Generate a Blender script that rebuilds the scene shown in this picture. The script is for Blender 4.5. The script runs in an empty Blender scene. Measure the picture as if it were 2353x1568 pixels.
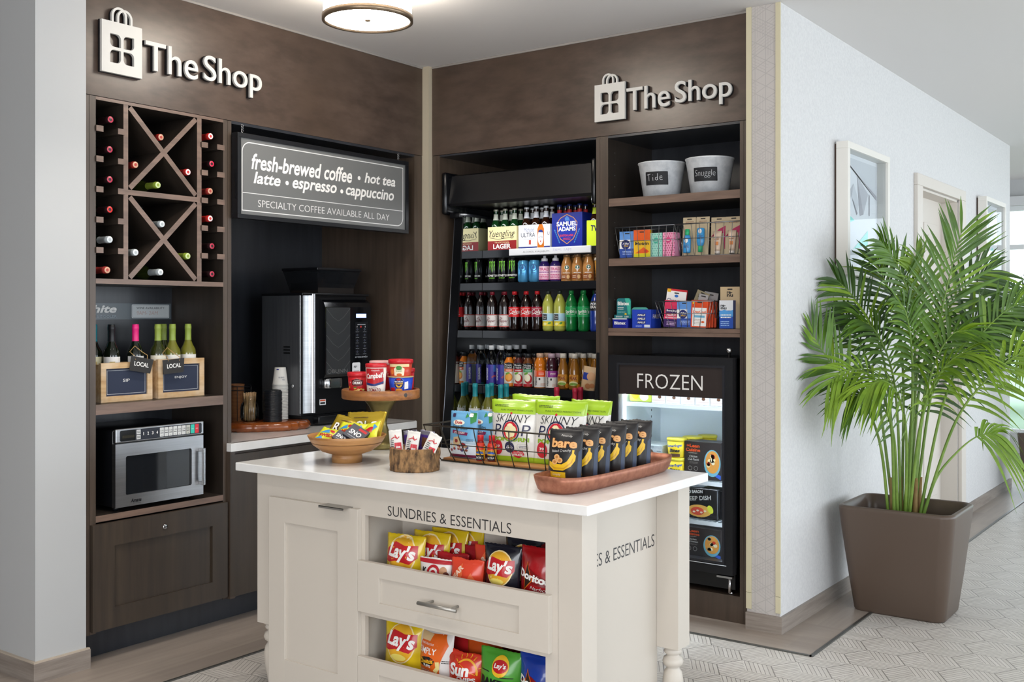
import bpy, bmesh, math, random
from mathutils import Vector, Matrix, noise
from mathutils.geometry import tessellate_polygon
SC = bpy.context.scene
COL = SC.collection
# ---------------------------------------------------------------- camera
cam = bpy.data.cameras.new('camera'); cam.sensor_fit = 'HORIZONTAL'; cam.sensor_width = 36.0
cam.lens = 36.0 * 2433.0 / 2353.0; cam.shift_y = -60.0 / 2353.0; cam.clip_start = 0.05
camo = bpy.data.objects.new('camera', cam); COL.objects.link(camo)
camo.location = (0, 0, 1.5); camo.rotation_euler = (math.pi / 2, 0, math.atan(1763.5 / 2433.0))
SC.camera = camo
# ---------------------------------------------------------------- world, daylight, exposure
SC.view_settings.view_transform = 'Standard'; SC.view_settings.look = 'None'
SC.view_settings.gamma = 1.0; SC.view_settings.use_curve_mapping = False
SC.view_settings.exposure = 0.2
W = bpy.data.worlds.new('sky'); SC.world = W; W.use_nodes = True
W.node_tree.nodes['Background'].inputs[0].default_value = (0.86, 0.93, 1.0, 1)
W.node_tree.nodes['Background'].inputs[1].default_value = 2.6


def area(name, loc, rot, sx, sy, power, color):
    l = bpy.data.lights.new(name, 'AREA'); l.shape = 'RECTANGLE'; l.size = sx; l.size_y = sy
    l.energy = power; l.color = color
    o = bpy.data.objects.new(name, l); COL.objects.link(o); o.location = loc; o.rotation_euler = rot
    return o


def spot(name, loc, power, color=(1, 0.93, 0.85), size=110, blend=0.6, r=0.05, tilt=(0, 0, 0)):
    l = bpy.data.lights.new(name, 'SPOT'); l.energy = power; l.color = color
    l.spot_size = math.radians(size); l.spot_blend = blend; l.shadow_soft_size = r
    o = bpy.data.objects.new(name, l); COL.objects.link(o); o.location = loc; o.rotation_euler = tilt
    return o


# daylight through the windows of the right-hand wall and of the far end of the corridor
DAY = (0.82, 0.91, 1.0)
area('daylight', (3.55, 1.2, 1.55), (0, math.pi / 2, 0), 2.1, 3.4, 82, DAY)
area('daylight', (3.55, 8.2, 1.55), (0, math.pi / 2, 0), 2.1, 7.2, 118, DAY)
# frontal fill added through an unseen opening behind the camera, named as daylight
area('daylight', (0.9, -3.9, 1.7), (math.pi / 2, 0, 0), 4.6, 2.0, 150, (0.97, 0.97, 1.0))
# recessed ceiling downlights (their trims and lenses are built with the ceiling)
DOWN = [(-2.9, 1.2, 28), (-1.2, 1.4, 45), (-1.9, -0.4, 48), (-2.1, 2.95, 38), (-3.2, 2.5, 36), (-0.3, 3.0, 22), (0.6, 6.6, 20)]  # spots over island top and between island and wine rack: added, unseen fill
for x, y, p in DOWN:
    spot('downlight', (x, y, 2.945), p)
# ---------------------------------------------------------------- materials
def lin(c):
    c /= 255.0
    return c / 12.92 if c <= 0.04045 else ((c + 0.055) / 1.055) ** 2.4


def rgb(h):
    return (lin(int(h[0:2], 16)), lin(int(h[2:4], 16)), lin(int(h[4:6], 16)), 1)


_M = {}


def mat(h, rough=0.5, metal=0.0, emit=0.0, trans=0.0, ior=1.45, coat=0.0, name=None, alpha=1.0):
    key = (h, rough, metal, emit, trans, ior, coat, name, alpha)
    if key in _M:
        return _M[key]
    m = bpy.data.materials.new(name or 'paint_' + h); m.use_nodes = True
    b = m.node_tree.nodes['Principled BSDF']; i = b.inputs
    i['Base Color'].default_value = rgb(h); i['Roughness'].default_value = rough
    i['Metallic'].default_value = metal; i['IOR'].default_value = ior
    i['Transmission Weight'].default_value = trans; i['Coat Weight'].default_value = coat
    i['Alpha'].default_value = alpha
    if emit:
        i['Emission Color'].default_value = rgb(h); i['Emission Strength'].default_value = emit
    _M[key] = m
    return m


def nodes_of(name, rough=0.5):
    m = bpy.data.materials.new(name); m.use_nodes = True
    t = m.node_tree; b = t.nodes['Principled BSDF']; b.inputs['Roughness'].default_value = rough
    return m, t, b, t.nodes, t.links


def mixnode(t, fac, a, b):
    n = t.nodes.new('ShaderNodeMix'); n.data_type = 'RGBA'
    if hasattr(fac, 'links'):
        t.links.new(fac, n.inputs[0])
    else:
        n.inputs[0].default_value = fac
    for s, v in ((6, a), (7, b)):
        if hasattr(v, 'links'):
            t.links.new(v, n.inputs[s])
        else:
            n.inputs[s].default_value = v
    return n.outputs[2]


def math_n(t, op, a, b=None):
    n = t.nodes.new('ShaderNodeMath'); n.operation = op
    for k, v in ((0, a), (1, b)):
        if v is None:
            continue
        if hasattr(v, 'links'):
            t.links.new(v, n.inputs[k])
        else:
            n.inputs[k].default_value = v
    return n.outputs[0]


def noisemat(name, c0, c1, scale=(3, 3, 3), detail=4, rough=0.45, bump=0.0, lo=0.35, hi=0.65, metal=0.0, coat=0.0, blot=None, coord='Object', bscale=None):
    """two colours mixed by a stretched noise (wood grain, stone, bark ...)"""
    m, t, b, N, L = nodes_of(name, rough)
    b.inputs['Metallic'].default_value = metal; b.inputs['Coat Weight'].default_value = coat
    tc = N.new('ShaderNodeTexCoord'); mp = N.new('ShaderNodeMapping'); L.new(tc.outputs[coord], mp.inputs[0])
    mp.inputs['Scale'].default_value = scale
    nz = N.new('ShaderNodeTexNoise'); L.new(mp.outputs[0], nz.inputs['Vector']); nz.inputs['Scale'].default_value = 1.0
    nz.inputs['Detail'].default_value = detail; nz.inputs['Roughness'].default_value = 0.6
    r = N.new('ShaderNodeMapRange'); L.new(nz.outputs[0], r.inputs[0]); r.inputs[1].default_value = lo; r.inputs[2].default_value = hi
    c = mixnode(t, r.outputs[0], rgb(c0), rgb(c1))
    if blot:
        n2 = N.new('ShaderNodeTexNoise'); L.new(tc.outputs[coord], n2.inputs['Vector']); n2.inputs['Scale'].default_value = blot[1]; n2.inputs['Detail'].default_value = 3
        r2 = N.new('ShaderNodeMapRange'); L.new(n2.outputs[0], r2.inputs[0]); r2.inputs[1].default_value = 0.4; r2.inputs[2].default_value = 0.7
        r2.inputs[4].default_value = blot[2]
        c = mixnode(t, r2.outputs[0], c, rgb(blot[0]))
    L.new(c, b.inputs['Base Color'])
    if bump:
        bp = N.new('ShaderNodeBump'); bp.inputs['Strength'].default_value = bump; bp.inputs['Distance'].default_value = 0.004
        src = nz.outputs[0]
        if bscale:
            n3 = N.new('ShaderNodeTexNoise'); L.new(tc.outputs[coord], n3.inputs['Vector']); n3.inputs['Scale'].default_value = bscale; n3.inputs['Detail'].default_value = 4; src = n3.outputs[0]
        L.new(src, bp.inputs['Height']); L.new(bp.outputs[0], b.inputs['Normal'])
    return m


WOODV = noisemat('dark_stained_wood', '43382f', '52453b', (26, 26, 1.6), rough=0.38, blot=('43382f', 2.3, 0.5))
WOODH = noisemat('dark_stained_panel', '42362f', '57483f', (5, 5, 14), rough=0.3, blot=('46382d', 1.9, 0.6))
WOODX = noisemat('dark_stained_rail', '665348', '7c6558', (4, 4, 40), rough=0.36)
WOODSHADE = noisemat('shaded_panel_face', '2b2520', '352d27', (26, 26, 1.6), rough=0.42)  # same wood as the fronts, interior shade put into a darker colour
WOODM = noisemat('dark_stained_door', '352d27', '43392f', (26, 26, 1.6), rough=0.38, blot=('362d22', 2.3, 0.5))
WOODIN = noisemat('dark_cabinet_lining', '25272c', '2e3035', (20, 20, 2), rough=0.3)
GREIGE = mat('c3bbb0', 0.42, name='greige_paint')
QUARTZ = noisemat('white_quartz', 'e5e4e2', 'dddcd9', (9, 9, 9), rough=0.13)
WALLP = mat('b4b5b5', 0.6, name='grey_wall_paint')
CEIL = mat('dcdad9', 0.8, name='ceiling_paint')
BLACK = mat('0c0d10', 0.3, name='black_plastic')
BLACKM = mat('121317', 0.42, name='black_metal')
STEEL = noisemat('brushed_steel', 'b2b3b5', 'bfc0c2', (3, 3, 160), rough=0.33, metal=1.0)
CHROME = mat('c8c9cc', 0.18, 1.0, name='satin_chrome')
NICKEL = mat('a09d97', 0.36, 0.75, name='brushed_nickel')
WHITE = mat('eceae6', 0.5, name='white_print')
INK = mat('17171a', 0.5, name='black_print')
MIRROR = mat('b9bdc0', 0.02, 1.0, name='mirror')
GLASS = mat('ffffff', 0.0, trans=1.0, ior=1.45, name='clear_glass')


def thin_glass(name, tint='f4f8fa', refl=1.0):
    m = bpy.data.materials.new(name); m.use_nodes = True; t = m.node_tree; t.nodes.clear()
    o = t.nodes.new('ShaderNodeOutputMaterial'); mx = t.nodes.new('ShaderNodeMixShader'); tr = t.nodes.new('ShaderNodeBsdfTransparent')
    gl = t.nodes.new('ShaderNodeBsdfGlossy'); fr = t.nodes.new('ShaderNodeFresnel'); fr.inputs[0].default_value = 1.35
    gl.inputs['Roughness'].default_value = 0.01; tr.inputs[0].default_value = rgb(tint)
    f = math_n(t, 'MULTIPLY', fr.outputs[0], refl)
    t.links.new(f, mx.inputs[0]); t.links.new(tr.outputs[0], mx.inputs[1]); t.links.new(gl.outputs[0], mx.inputs[2]); t.links.new(mx.outputs[0], o.inputs[0])
    return m


PANE = thin_glass('glass_pane')
CLEARPLASTIC = thin_glass('clear_plastic', 'f0f4f4', 1.6)

# ---------------------------------------------------------------- mesh building
ID = Matrix.Identity(4)


def T(x=0, y=0, z=0, rz=0.0, rx=0.0, ry=0.0):
    return Matrix.Translation((x, y, z)) @ Matrix.Rotation(rz, 4, 'Z') @ Matrix.Rotation(ry, 4, 'Y') @ Matrix.Rotation(rx, 4, 'X')


class G:
    def __init__(s):
        s.v = []; s.f = []; s.m = []; s.sm = []; s.mats = []

    def mi(s, m):
        if m not in s.mats:
            s.mats.append(m)
        return s.mats.index(m)

    def add(s, vs, fs, m, smooth=False, M=None):
        o = len(s.v)
        s.v += [tuple(M @ Vector(p)) for p in vs] if M else [tuple(p) for p in vs]
        k = s.mi(m)
        for f in fs:
            s.f.append([o + a for a in f]); s.m.append(k); s.sm.append(smooth)
        return s

    def box(s, x0, y0, z0, x1, y1, z1, m, bev=0.0, M=None):
        if x0 > x1: x0, x1 = x1, x0
        if y0 > y1: y0, y1 = y1, y0
        if z0 > z1: z0, z1 = z1, z0
        if bev <= 0:
            vs = [(x, y, z) for z in (z0, z1) for y in (y0, y1) for x in (x0, x1)]
            fs = [(0, 2, 3, 1), (4, 5, 7, 6), (0, 1, 5, 4), (2, 6, 7, 3), (0, 4, 6, 2), (1, 3, 7, 5)]
            return s.add(vs, fs, m, False, M)
        bm = bmesh.new()
        bmesh.ops.create_cube(bm, size=1.0)
        for v in bm.verts:
            v.co = Vector(((x0 + x1) / 2 + v.co.x * (x1 - x0), (y0 + y1) / 2 + v.co.y * (y1 - y0), (z0 + z1) / 2 + v.co.z * (z1 - z0)))
        bmesh.ops.bevel(bm, geom=list(bm.edges), offset=bev, segments=2 if bev < 0.02 else 4, profile=0.5, affect='EDGES')
        bm.verts.index_update()
        s.add([v.co.copy() for v in bm.verts], [[v.index for v in f.verts] for f in bm.faces], m, bev >= 0.006, M)
        bm.free()
        return s

    def lathe(s, prof, m, seg=24, M=None, smooth=True, cap=True):
        """prof: (r, z) list, bottom to top"""
        vs, fs = [], []
        n = len(prof)
        for r, z in prof:
            for k in range(seg):
                a = 2 * math.pi * k / seg
                vs.append((r * math.cos(a), r * math.sin(a), z))
        for i in range(n - 1):
            for k in range(seg):
                k2 = (k + 1) % seg
                fs.append((i * seg + k, i * seg + k2, (i + 1) * seg + k2, (i + 1) * seg + k))
        s.add(vs, fs, m, smooth, M)
        if cap:
            if prof[0][0] > 1e-5:
                s.add(vs[:seg], [tuple(reversed(range(seg)))], m, False, M)
            if prof[-1][0] > 1e-5:
                s.add(vs[-seg:], [tuple(range(seg))], m, False, M)
        return s

    def quad(s, a, b, c, d, m, M=None):
        return s.add([a, b, c, d], [(0, 1, 2, 3)], m, False, M)

    def cyl(s, r, z0, z1, m, seg=24, M=None):
        s.lathe([(r, z0), (r, z1)], m, seg, M)
        return s

    def tube(s, pts, r, m, seg=6, closed=False, M=None, r2=None):
        pts = [Vector(p) for p in pts]
        n = len(pts)
        rings = []
        up = Vector((0, 0, 1))
        for i, p in enumerate(pts):
            a = pts[(i - 1) % n] if (closed or i > 0) else p
            b = pts[(i + 1) % n] if (closed or i < n - 1) else p
            d = (b - a).normalized()
            u = d.cross(up)
            if u.length < 1e-3:
                u = d.cross(Vector((0, 1, 0)))
            u.normalize(); w = u.cross(d).normalized()
            rr = r if r2 is None else r + (r2 - r) * i / max(1, n - 1)
            rings.append([p + u * math.cos(2 * math.pi * k / seg) * rr + w * math.sin(2 * math.pi * k / seg) * rr for k in range(seg)])
        vs = [q for ring in rings for q in ring]
        fs = []
        for i in range(n if closed else n - 1):
            j = (i + 1) % n
            for k in range(seg):
                k2 = (k + 1) % seg
                fs.append((i * seg + k, i * seg + k2, j * seg + k2, j * seg + k))
        if not closed:
            fs.append(tuple(reversed(range(seg)))); fs.append(tuple(range((n - 1) * seg, n * seg)))
        return s.add(vs, fs, m, seg > 4, M)

    def prism(s, poly, h0, h1, m, M=None, holes=(), smooth=False):
        """poly in x/z, extruded along y from h0 to h1"""
        loops = [list(poly)] + [list(h) for h in holes]
        tri = tessellate_polygon([[Vector((x, z, 0)) for x, z in lp] for lp in loops])
        flat = [p for lp in loops for p in lp]
        n = len(flat)
        vs = [(x, h0, z) for x, z in flat] + [(x, h1, z) for x, z in flat]
        fs = [tuple(t) for t in tri] + [tuple(n + a for a in reversed(t)) for t in tri]
        o = 0
        for lp in loops:
            k = len(lp)
            for i in range(k):
                j = (i + 1) % k
                fs.append((o + i, o + j, n + o + j, n + o + i))
            o += k
        return s.add(vs, fs, m, smooth, M)

    def build(s, name, parent=None, loc=(0, 0, 0), rz=0.0, fix=True, uv=None):
        me = bpy.data.meshes.new(name)
        me.from_pydata(s.v, [], s.f)
        for m in s.mats:
            me.materials.append(m)
        me.polygons.foreach_set('material_index', s.m)
        me.polygons.foreach_set('use_smooth', s.sm)
        if uv:
            l = me.uv_layers.new(name='uv')
            l.data.foreach_set('uv', uv)
        me.update()
        if fix:
            bm = bmesh.new(); bm.from_mesh(me)
            bmesh.ops.remove_doubles(bm, verts=bm.verts, dist=1e-6)
            
            if len(s.f) > 1:
                bmesh.ops.recalc_face_normals(bm, faces=bm.faces)
            bm.to_mesh(me); bm.free()
        o = bpy.data.objects.new(name, me); COL.objects.link(o)
        o.location = loc; o.rotation_euler = (0, 0, rz)
        if parent is not None:
            o.parent = parent
        return o


def tag(o, label, cat, group=None, kind=None):
    if label: o['label'] = label
    if cat: o['category'] = cat
    if group: o['group'] = group
    if kind: o['kind'] = kind
    return o


def empty(name, label, cat, loc=(0, 0, 0), rz=0.0, group=None):
    o = bpy.data.objects.new(name, None); COL.objects.link(o)
    o.location = loc; o.rotation_euler = (0, 0, rz); o.empty_display_size = 0.05
    return tag(o, label, cat, group)


def struct(o):
    o['kind'] = 'structure'
    return o


def dup(root, loc, rz=None, label=None, group=None, rx=None):
    r = root.copy(); COL.objects.link(r); r.location = loc
    if rz is not None:
        r.rotation_euler = (r.rotation_euler[0] if rx is None else rx, r.rotation_euler[1], rz)
    if label: r['label'] = label
    if group: r['group'] = group
    for ch in list(root.children):
        c = ch.copy(); COL.objects.link(c); c.parent = r
        for g in ch.children:
            d = g.copy(); COL.objects.link(d); d.parent = c
    return r


# ---------------------------------------------------------------- printed graphics
_T = {}


def text_geo(body, bold=0.0, shear=0.0):
    key = (body, bold, shear)
    if key in _T:
        return _T[key]
    cu = bpy.data.curves.new('t', 'FONT'); cu.body = body; cu.size = 1.0; cu.offset = bold; cu.shear = shear
    cu.resolution_u = 3; cu.align_x = 'LEFT'
    o = bpy.data.objects.new('t', cu); COL.objects.link(o)
    bpy.context.view_layer.update()
    dg = bpy.context.evaluated_depsgraph_get()
    me = o.evaluated_get(dg).to_mesh()
    vs = [tuple(v.co)[:2] for v in me.vertices]; fs = [tuple(p.vertices) for p in me.polygons]
    o.evaluated_get(dg).to_mesh_clear()
    bpy.data.objects.remove(o); bpy.data.curves.remove(cu)
    xs = [a for a, b in vs] or [0, 1]; ys = [b for a, b in vs] or [0, 1]
    _T[key] = (vs, fs, min(xs), max(xs), min(ys), max(ys))
    return _T[key]


class D:
    """flat printed graphics in u (right), v (up), metres; build() lays them on a surface"""

    def __init__(s):
        s.it = []

    def poly(s, pts, m, l=1):
        tri = tessellate_polygon([[Vector((x, y, 0)) for x, y in pts]])
        s.it.append(([tuple(p) for p in pts], [tuple(t) for t in tri], m, l))
        return s

    def rect(s, u0, v0, u1, v1, m, l=1):
        return s.poly([(u0, v0), (u1, v0), (u1, v1), (u0, v1)], m, l)

    def rrect(s, u0, v0, u1, v1, r, m, l=1):
        return s.poly(rr_pts(u0, v0, u1, v1, r), m, l)

    def ring(s, pts_o, pts_i, m, l=1):
        n = len(pts_o)
        s.it.append((list(pts_o) + list(pts_i), [(i, (i + 1) % n, n + (i + 1) % n, n + i) for i in range(n)], m, l))
        return s

    def frame(s, u0, v0, u1, v1, t, m, l=1, r=0.0):
        if r:
            return s.ring(rr_pts(u0, v0, u1, v1, r), rr_pts(u0 + t, v0 + t, u1 - t, v1 - t, max(r - t, 0.0005)), m, l)
        return s.ring([(u0, v0), (u1, v0), (u1, v1), (u0, v1)], [(u0 + t, v0 + t), (u1 - t, v0 + t), (u1 - t, v1 - t), (u0 + t, v1 - t)], m, l)

    def disc(s, cu, cv, ru, rv, m, l=1, n=22, a=0.0):
        ca, sa = math.cos(a), math.sin(a)
        pts = []
        for k in range(n):
            x, y = ru * math.cos(2 * math.pi * k / n), rv * math.sin(2 * math.pi * k / n)
            pts.append((cu + x * ca - y * sa, cv + x * sa + y * ca))
        return s.poly(pts, m, l)

    def text(s, body, u0, v0, u1, v1, m, l=2, bold=0.0, shear=0.0, rot=0.0):
        """text scaled to the box; rot turns it about the box centre"""
        vs, fs, x0, x1, y0, y1 = text_geo(body, bold, shear)
        kx = (u1 - u0) / max(x1 - x0, 1e-6); ky = (v1 - v0) / max(y1 - y0, 1e-6)
        cu, cv = (u0 + u1) / 2, (v0 + v1) / 2
        c, sn = math.cos(rot), math.sin(rot)
        out = []
        for x, y in vs:
            a, b = u0 + (x - x0) * kx - cu, v0 + (y - y0) * ky - cv
            out.append((cu + a * c - b * sn, cv + a * sn + b * c))
        s.it.append((out, fs, m, l))
        return s

    def lines(s, u0, v0, u1, v1, n, m, l=2, seed=1):
        """rows of small illegible print, as thin dashes"""
        R = random.Random(seed)
        h = (v1 - v0) / n
        for i in range(n):
            v = v1 - (i + 0.5) * h
            u = u0
            while u < u1:
                w = min(R.uniform(0.03, 0.12) * (u1 - u0) * 1.6, u1 - u)
                s.rect(u, v - h * 0.22, u + w, v + h * 0.22, m, l)
                u += w + 0.03 * (u1 - u0)
        return s

    def build(s, name, parent, mapper=None, maxlen=None, eps=0.0004, loc=(0, 0, 0), rz=0.0):
        mapper = mapper or flat_map(0.0)
        mats = []
        bm = bmesh.new()
        for pts, fs, m, l in s.it:
            if m not in mats:
                mats.append(m)
            k = mats.index(m)
            b2 = bmesh.new()
            vv = [b2.verts.new((x, y, 0)) for x, y in pts]
            for f in fs:
                try:
                    b2.faces.new([vv[i] for i in f])
                except ValueError:
                    pass
            if maxlen:
                for _ in range(5):
                    es = [e for e in b2.edges if e.calc_length() > maxlen]
                    if not es:
                        break
                    bmesh.ops.subdivide_edges(b2, edges=es, cuts=1)
                    bmesh.ops.triangulate(b2, faces=[f for f in b2.faces if len(f.verts) > 4])
            b2.verts.index_update()
            new = [bm.verts.new(mapper(v.co.x, v.co.y, l * eps)) for v in b2.verts]
            for f in b2.faces:
                try:
                    g = bm.faces.new([new[v.index] for v in f.verts]); g.material_index = k; g.smooth = bool(maxlen)
                except ValueError:
                    pass
            b2.free()
        me = bpy.data.meshes.new(name); bm.to_mesh(me); bm.free()
        for m in mats:
            me.materials.append(m)
        o = bpy.data.objects.new(name, me); COL.objects.link(o); o.location = loc; o.rotation_euler = (0, 0, rz)
        if parent is not None:
            o.parent = parent
        return o


def rr_pts(u0, v0, u1, v1, r, n=5):
    out = []
    for cx, cy, a0 in ((u1 - r, v0 + r, -90), (u1 - r, v1 - r, 0), (u0 + r, v1 - r, 90), (u0 + r, v0 + r, 180)):
        for k in range(n + 1):
            a = math.radians(a0 + 90 * k / n)
            out.append((cx + r * math.cos(a), cy + r * math.sin(a)))
    return out


def flat_map(y0):
    return lambda u, v, e: Vector((u, y0 - e, v))


def cyl_map(rf, turn=0.0):
    def f(u, v, e):
        r = rf(v) if callable(rf) else rf
        a = u / max(r, 1e-4) + turn
        return Vector(((r + e) * math.sin(a), -(r + e) * math.cos(a), v))
    return f


def ell(cu, cv, ru, rv, n=26, a0=0.0, a1=360.0):
    return [(cu + ru * math.cos(math.radians(a0 + (a1 - a0) * k / n)), cv + rv * math.sin(math.radians(a0 + (a1 - a0) * k / n))) for k in range(n)]


def stroke(pts, w):
    """a polyline as a ribbon polygon of width w"""
    L, R = [], []
    n = len(pts)
    for i, p in enumerate(pts):
        a = pts[max(i - 1, 0)]; b = pts[min(i + 1, n - 1)]
        dx, dy = b[0] - a[0], b[1] - a[1]
        q = math.hypot(dx, dy) or 1
        nx, ny = -dy / q * w / 2, dx / q * w / 2
        L.append((p[0] + nx, p[1] + ny)); R.append((p[0] - nx, p[1] - ny))
    return L + R[::-1]
# ================================================================ THE SETTING
H = 2.968


def tile_material():
    m, t, b, N, L = nodes_of('geometric_floor_tile', 0.42)
    uv = N.new('ShaderNodeUVMap'); sp = N.new('ShaderNodeSeparateXYZ'); L.new(uv.outputs[0], sp.inputs[0])
    u, v = sp.outputs[0], sp.outputs[1]
    fr = math_n(t, 'FRACT', u)
    line = math_n(t, 'LESS_THAN', fr, 0.13)
    fv = math_n(t, 'FRACT', v)
    edge = math_n(t, 'LESS_THAN', fv, 0.025)
    allm = math_n(t, 'MAXIMUM', line, math_n(t, 'MULTIPLY', edge, 0.6))
    wn = N.new('ShaderNodeTexWhiteNoise'); wn.noise_dimensions = '2D'
    cb = N.new('ShaderNodeCombineXYZ'); L.new(math_n(t, 'FLOOR', u), cb.inputs[0]); L.new(math_n(t, 'FLOOR', v), cb.inputs[1]); L.new(cb.outputs[0], wn.inputs['Vector'])
    tc = N.new('ShaderNodeTexCoord'); nz = N.new('ShaderNodeTexNoise'); nz.inputs['Scale'].default_value = 40; L.new(tc.outputs['Object'], nz.inputs['Vector'])
    f = math_n(t, 'MULTIPLY', math_n(t, 'ADD', wn.outputs[0], nz.outputs[0]), 0.5)
    c = mixnode(t, f, rgb('b4afa8'), rgb('cfcac4'))
    c = mixnode(t, math_n(t, 'MULTIPLY', allm, 0.9), c, rgb('55504b'))
    L.new(c, b.inputs['Base Color'])
    return m


def build_floor():
    E = 0.132
    e0 = Vector((1, 0)); e1 = Vector((0.5, math.sqrt(3) / 2)); e2 = Vector((0.5, -math.sqrt(3) / 2))
    # a hexagonal tiling, each cell cut into three rhombi; stripes run along one edge of each rhombus
    g = G(); uvs = []
    m = tile_material()
    ax = Vector((1.5 * E, math.sqrt(3) / 2 * E)); ay = Vector((0, math.sqrt(3) * E))
    q = 0

    def quad(o, a, b):
        nonlocal q
        # stripes run along a; u counts across (along b), v along a
        p = [o, o + a * E, o + a * E + b * E, o + b * E]
        k = q * 7; q += 1
        g.add([(x.x, x.y, 0) for x in p], [(0, 1, 2, 3)], m)
        uvs.extend([k, q + 0.0, k, q + 0.999, k + 6.5, q + 0.999, k + 6.5, q + 0.0])
    for i in range(-22, 12):
        for j in range(-35, 60):
            c = ax * i + ay * j + Vector((-1.955, 4.423))
            if not (-4.0 < c.x < 1.2 and 1.2 < c.y < 12.2):
                continue
            if c.x < -1.8 and c.y > 4.75 or c.x < -3.85:
                continue
            quad(c, e1, e2)            # between the 60 and the -60 directions, stripes along 60
            quad(c, e0 * -1, e1)       # stripes along 0
            quad(c, e2, e0 * -1)       # stripes along -60
    o = g.build('floor', fix=False, uv=[float(a) for a in uvs]); struct(o)
    g = G(); g.box(-9, -5, -0.06, 5, 15, -0.004, mat('b9b2a8', 0.5)); struct(g.build('floor'))


def plank_material(name, along):
    m, t, b, N, L = nodes_of(name, 0.4)
    tc = N.new('ShaderNodeTexCoord'); mp = N.new('ShaderNodeMapping'); L.new(tc.outputs['Object'], mp.inputs[0])
    if along == 'y':
        mp.inputs['Rotation'].default_value = (0, 0, math.pi / 2)
    br = N.new('ShaderNodeTexBrick'); L.new(mp.outputs[0], br.inputs['Vector'])
    br.inputs['Scale'].default_value = 1.0; br.inputs['Brick Width'].default_value = 0.9; br.inputs['Row Height'].default_value = 0.2
    br.inputs['Mortar Size'].default_value = 0.0025; br.inputs['Color1'].default_value = rgb('a79b8f'); br.inputs['Color2'].default_value = rgb('94897f')
    br.inputs['Mortar'].default_value = rgb('9b9186'); br.inputs['Bias'].default_value = 0.0
    m2 = N.new('ShaderNodeMapping'); L.new(mp.outputs[0], m2.inputs[0]); m2.inputs['Scale'].default_value = (3, 40, 3)
    nz = N.new('ShaderNodeTexNoise'); L.new(m2.outputs[0], nz.inputs['Vector']); nz.inputs['Scale'].default_value = 1; nz.inputs['Detail'].default_value = 5
    c = mixnode(t, math_n(t, 'MULTIPLY', nz.outputs[0], 0.75), br.outputs[0], rgb('796e67'))
    L.new(c, b.inputs['Base Color'])
    return m


build_floor()
PLY, PLX = plank_material('plank_tile_lengthwise', 'y'), plank_material('plank_tile_crosswise', 'x')
g = G(); g.box(-9, -5, -0.05, -3.675, 5.0, 0.004, PLY); struct(g.build('floor_border'))
g = G(); g.box(-3.675, 4.535, -0.05, -1.665, 5.0, 0.004, PLX); struct(g.build('floor_border'))
g = G(); g.box(-1.95, 5.0, -0.05, -1.665, 10.2, 0.004, PLY); struct(g.build('floor_border'))
EDGE = mat('6e6f6c', 0.35, 0.8, name='metal_edge')
for a in ((-3.68, -5, -3.668, 4.54), (-3.675, 4.525, -1.66, 4.537), (-1.67, 4.525, -1.655, 10.2)):
    g = G(); g.box(a[0], a[1], -0.01, a[2], a[3], 0.006, EDGE); struct(g.build('trim_1'))

g = G(); g.box(-9, -5, H, 5, 15, H + 0.1, CEIL); struct(g.build('ceiling'))
BASEB = noisemat('wood_look_baseboard', '7d736b', '948a81', (4, 4, 60), rough=0.45)


def wallpaper():
    m, t, b, N, L = nodes_of('geometric_wallpaper', 0.6)
    tc = N.new('ShaderNodeTexCoord'); sp = N.new('ShaderNodeSeparateXYZ'); L.new(tc.outputs['Object'], sp.inputs[0])
    h = math_n(t, 'ADD', sp.outputs[0], sp.outputs[1]); z = sp.outputs[2]
    acc = None
    for k, (a, c) in enumerate(((1.0, 0.0), (0.5, 0.866), (0.5, -0.866))):
        d = math_n(t, 'ADD', math_n(t, 'MULTIPLY', h, a * 19), math_n(t, 'MULTIPLY', z, c * 19))
        l = math_n(t, 'LESS_THAN', math_n(t, 'FRACT', d), 0.07)
        d2 = math_n(t, 'LESS_THAN', math_n(t, 'FRACT', math_n(t, 'MULTIPLY', d, 4.0)), 0.16)
        vo = N.new('ShaderNodeTexWhiteNoise'); vo.noise_dimensions = '2D'
        cb = N.new('ShaderNodeCombineXYZ'); L.new(math_n(t, 'FLOOR', math_n(t, 'ADD', d, k * 7)), cb.inputs[0])
        e = math_n(t, 'ADD', math_n(t, 'MULTIPLY', h, -c * 11), math_n(t, 'MULTIPLY', z, a * 11)); L.new(math_n(t, 'FLOOR', e), cb.inputs[1]); L.new(cb.outputs[0], vo.inputs['Vector'])
        on = math_n(t, 'GREATER_THAN', vo.outputs[0], 0.66)
        l = math_n(t, 'MAXIMUM', l, math_n(t, 'MULTIPLY', d2, on))
        acc = l if acc is None else math_n(t, 'MAXIMUM', acc, l)
    c = mixnode(t, math_n(t, 'MULTIPLY', acc, 0.55), rgb('bab5b1'), rgb('9f9a98'))
    L.new(c, b.inputs['Base Color'])
    return m


CORR = noisemat('woven_wallcovering', 'c9c8c8', 'd3d2d1', (70, 70, 70), rough=0.6, bump=0.5)
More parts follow.
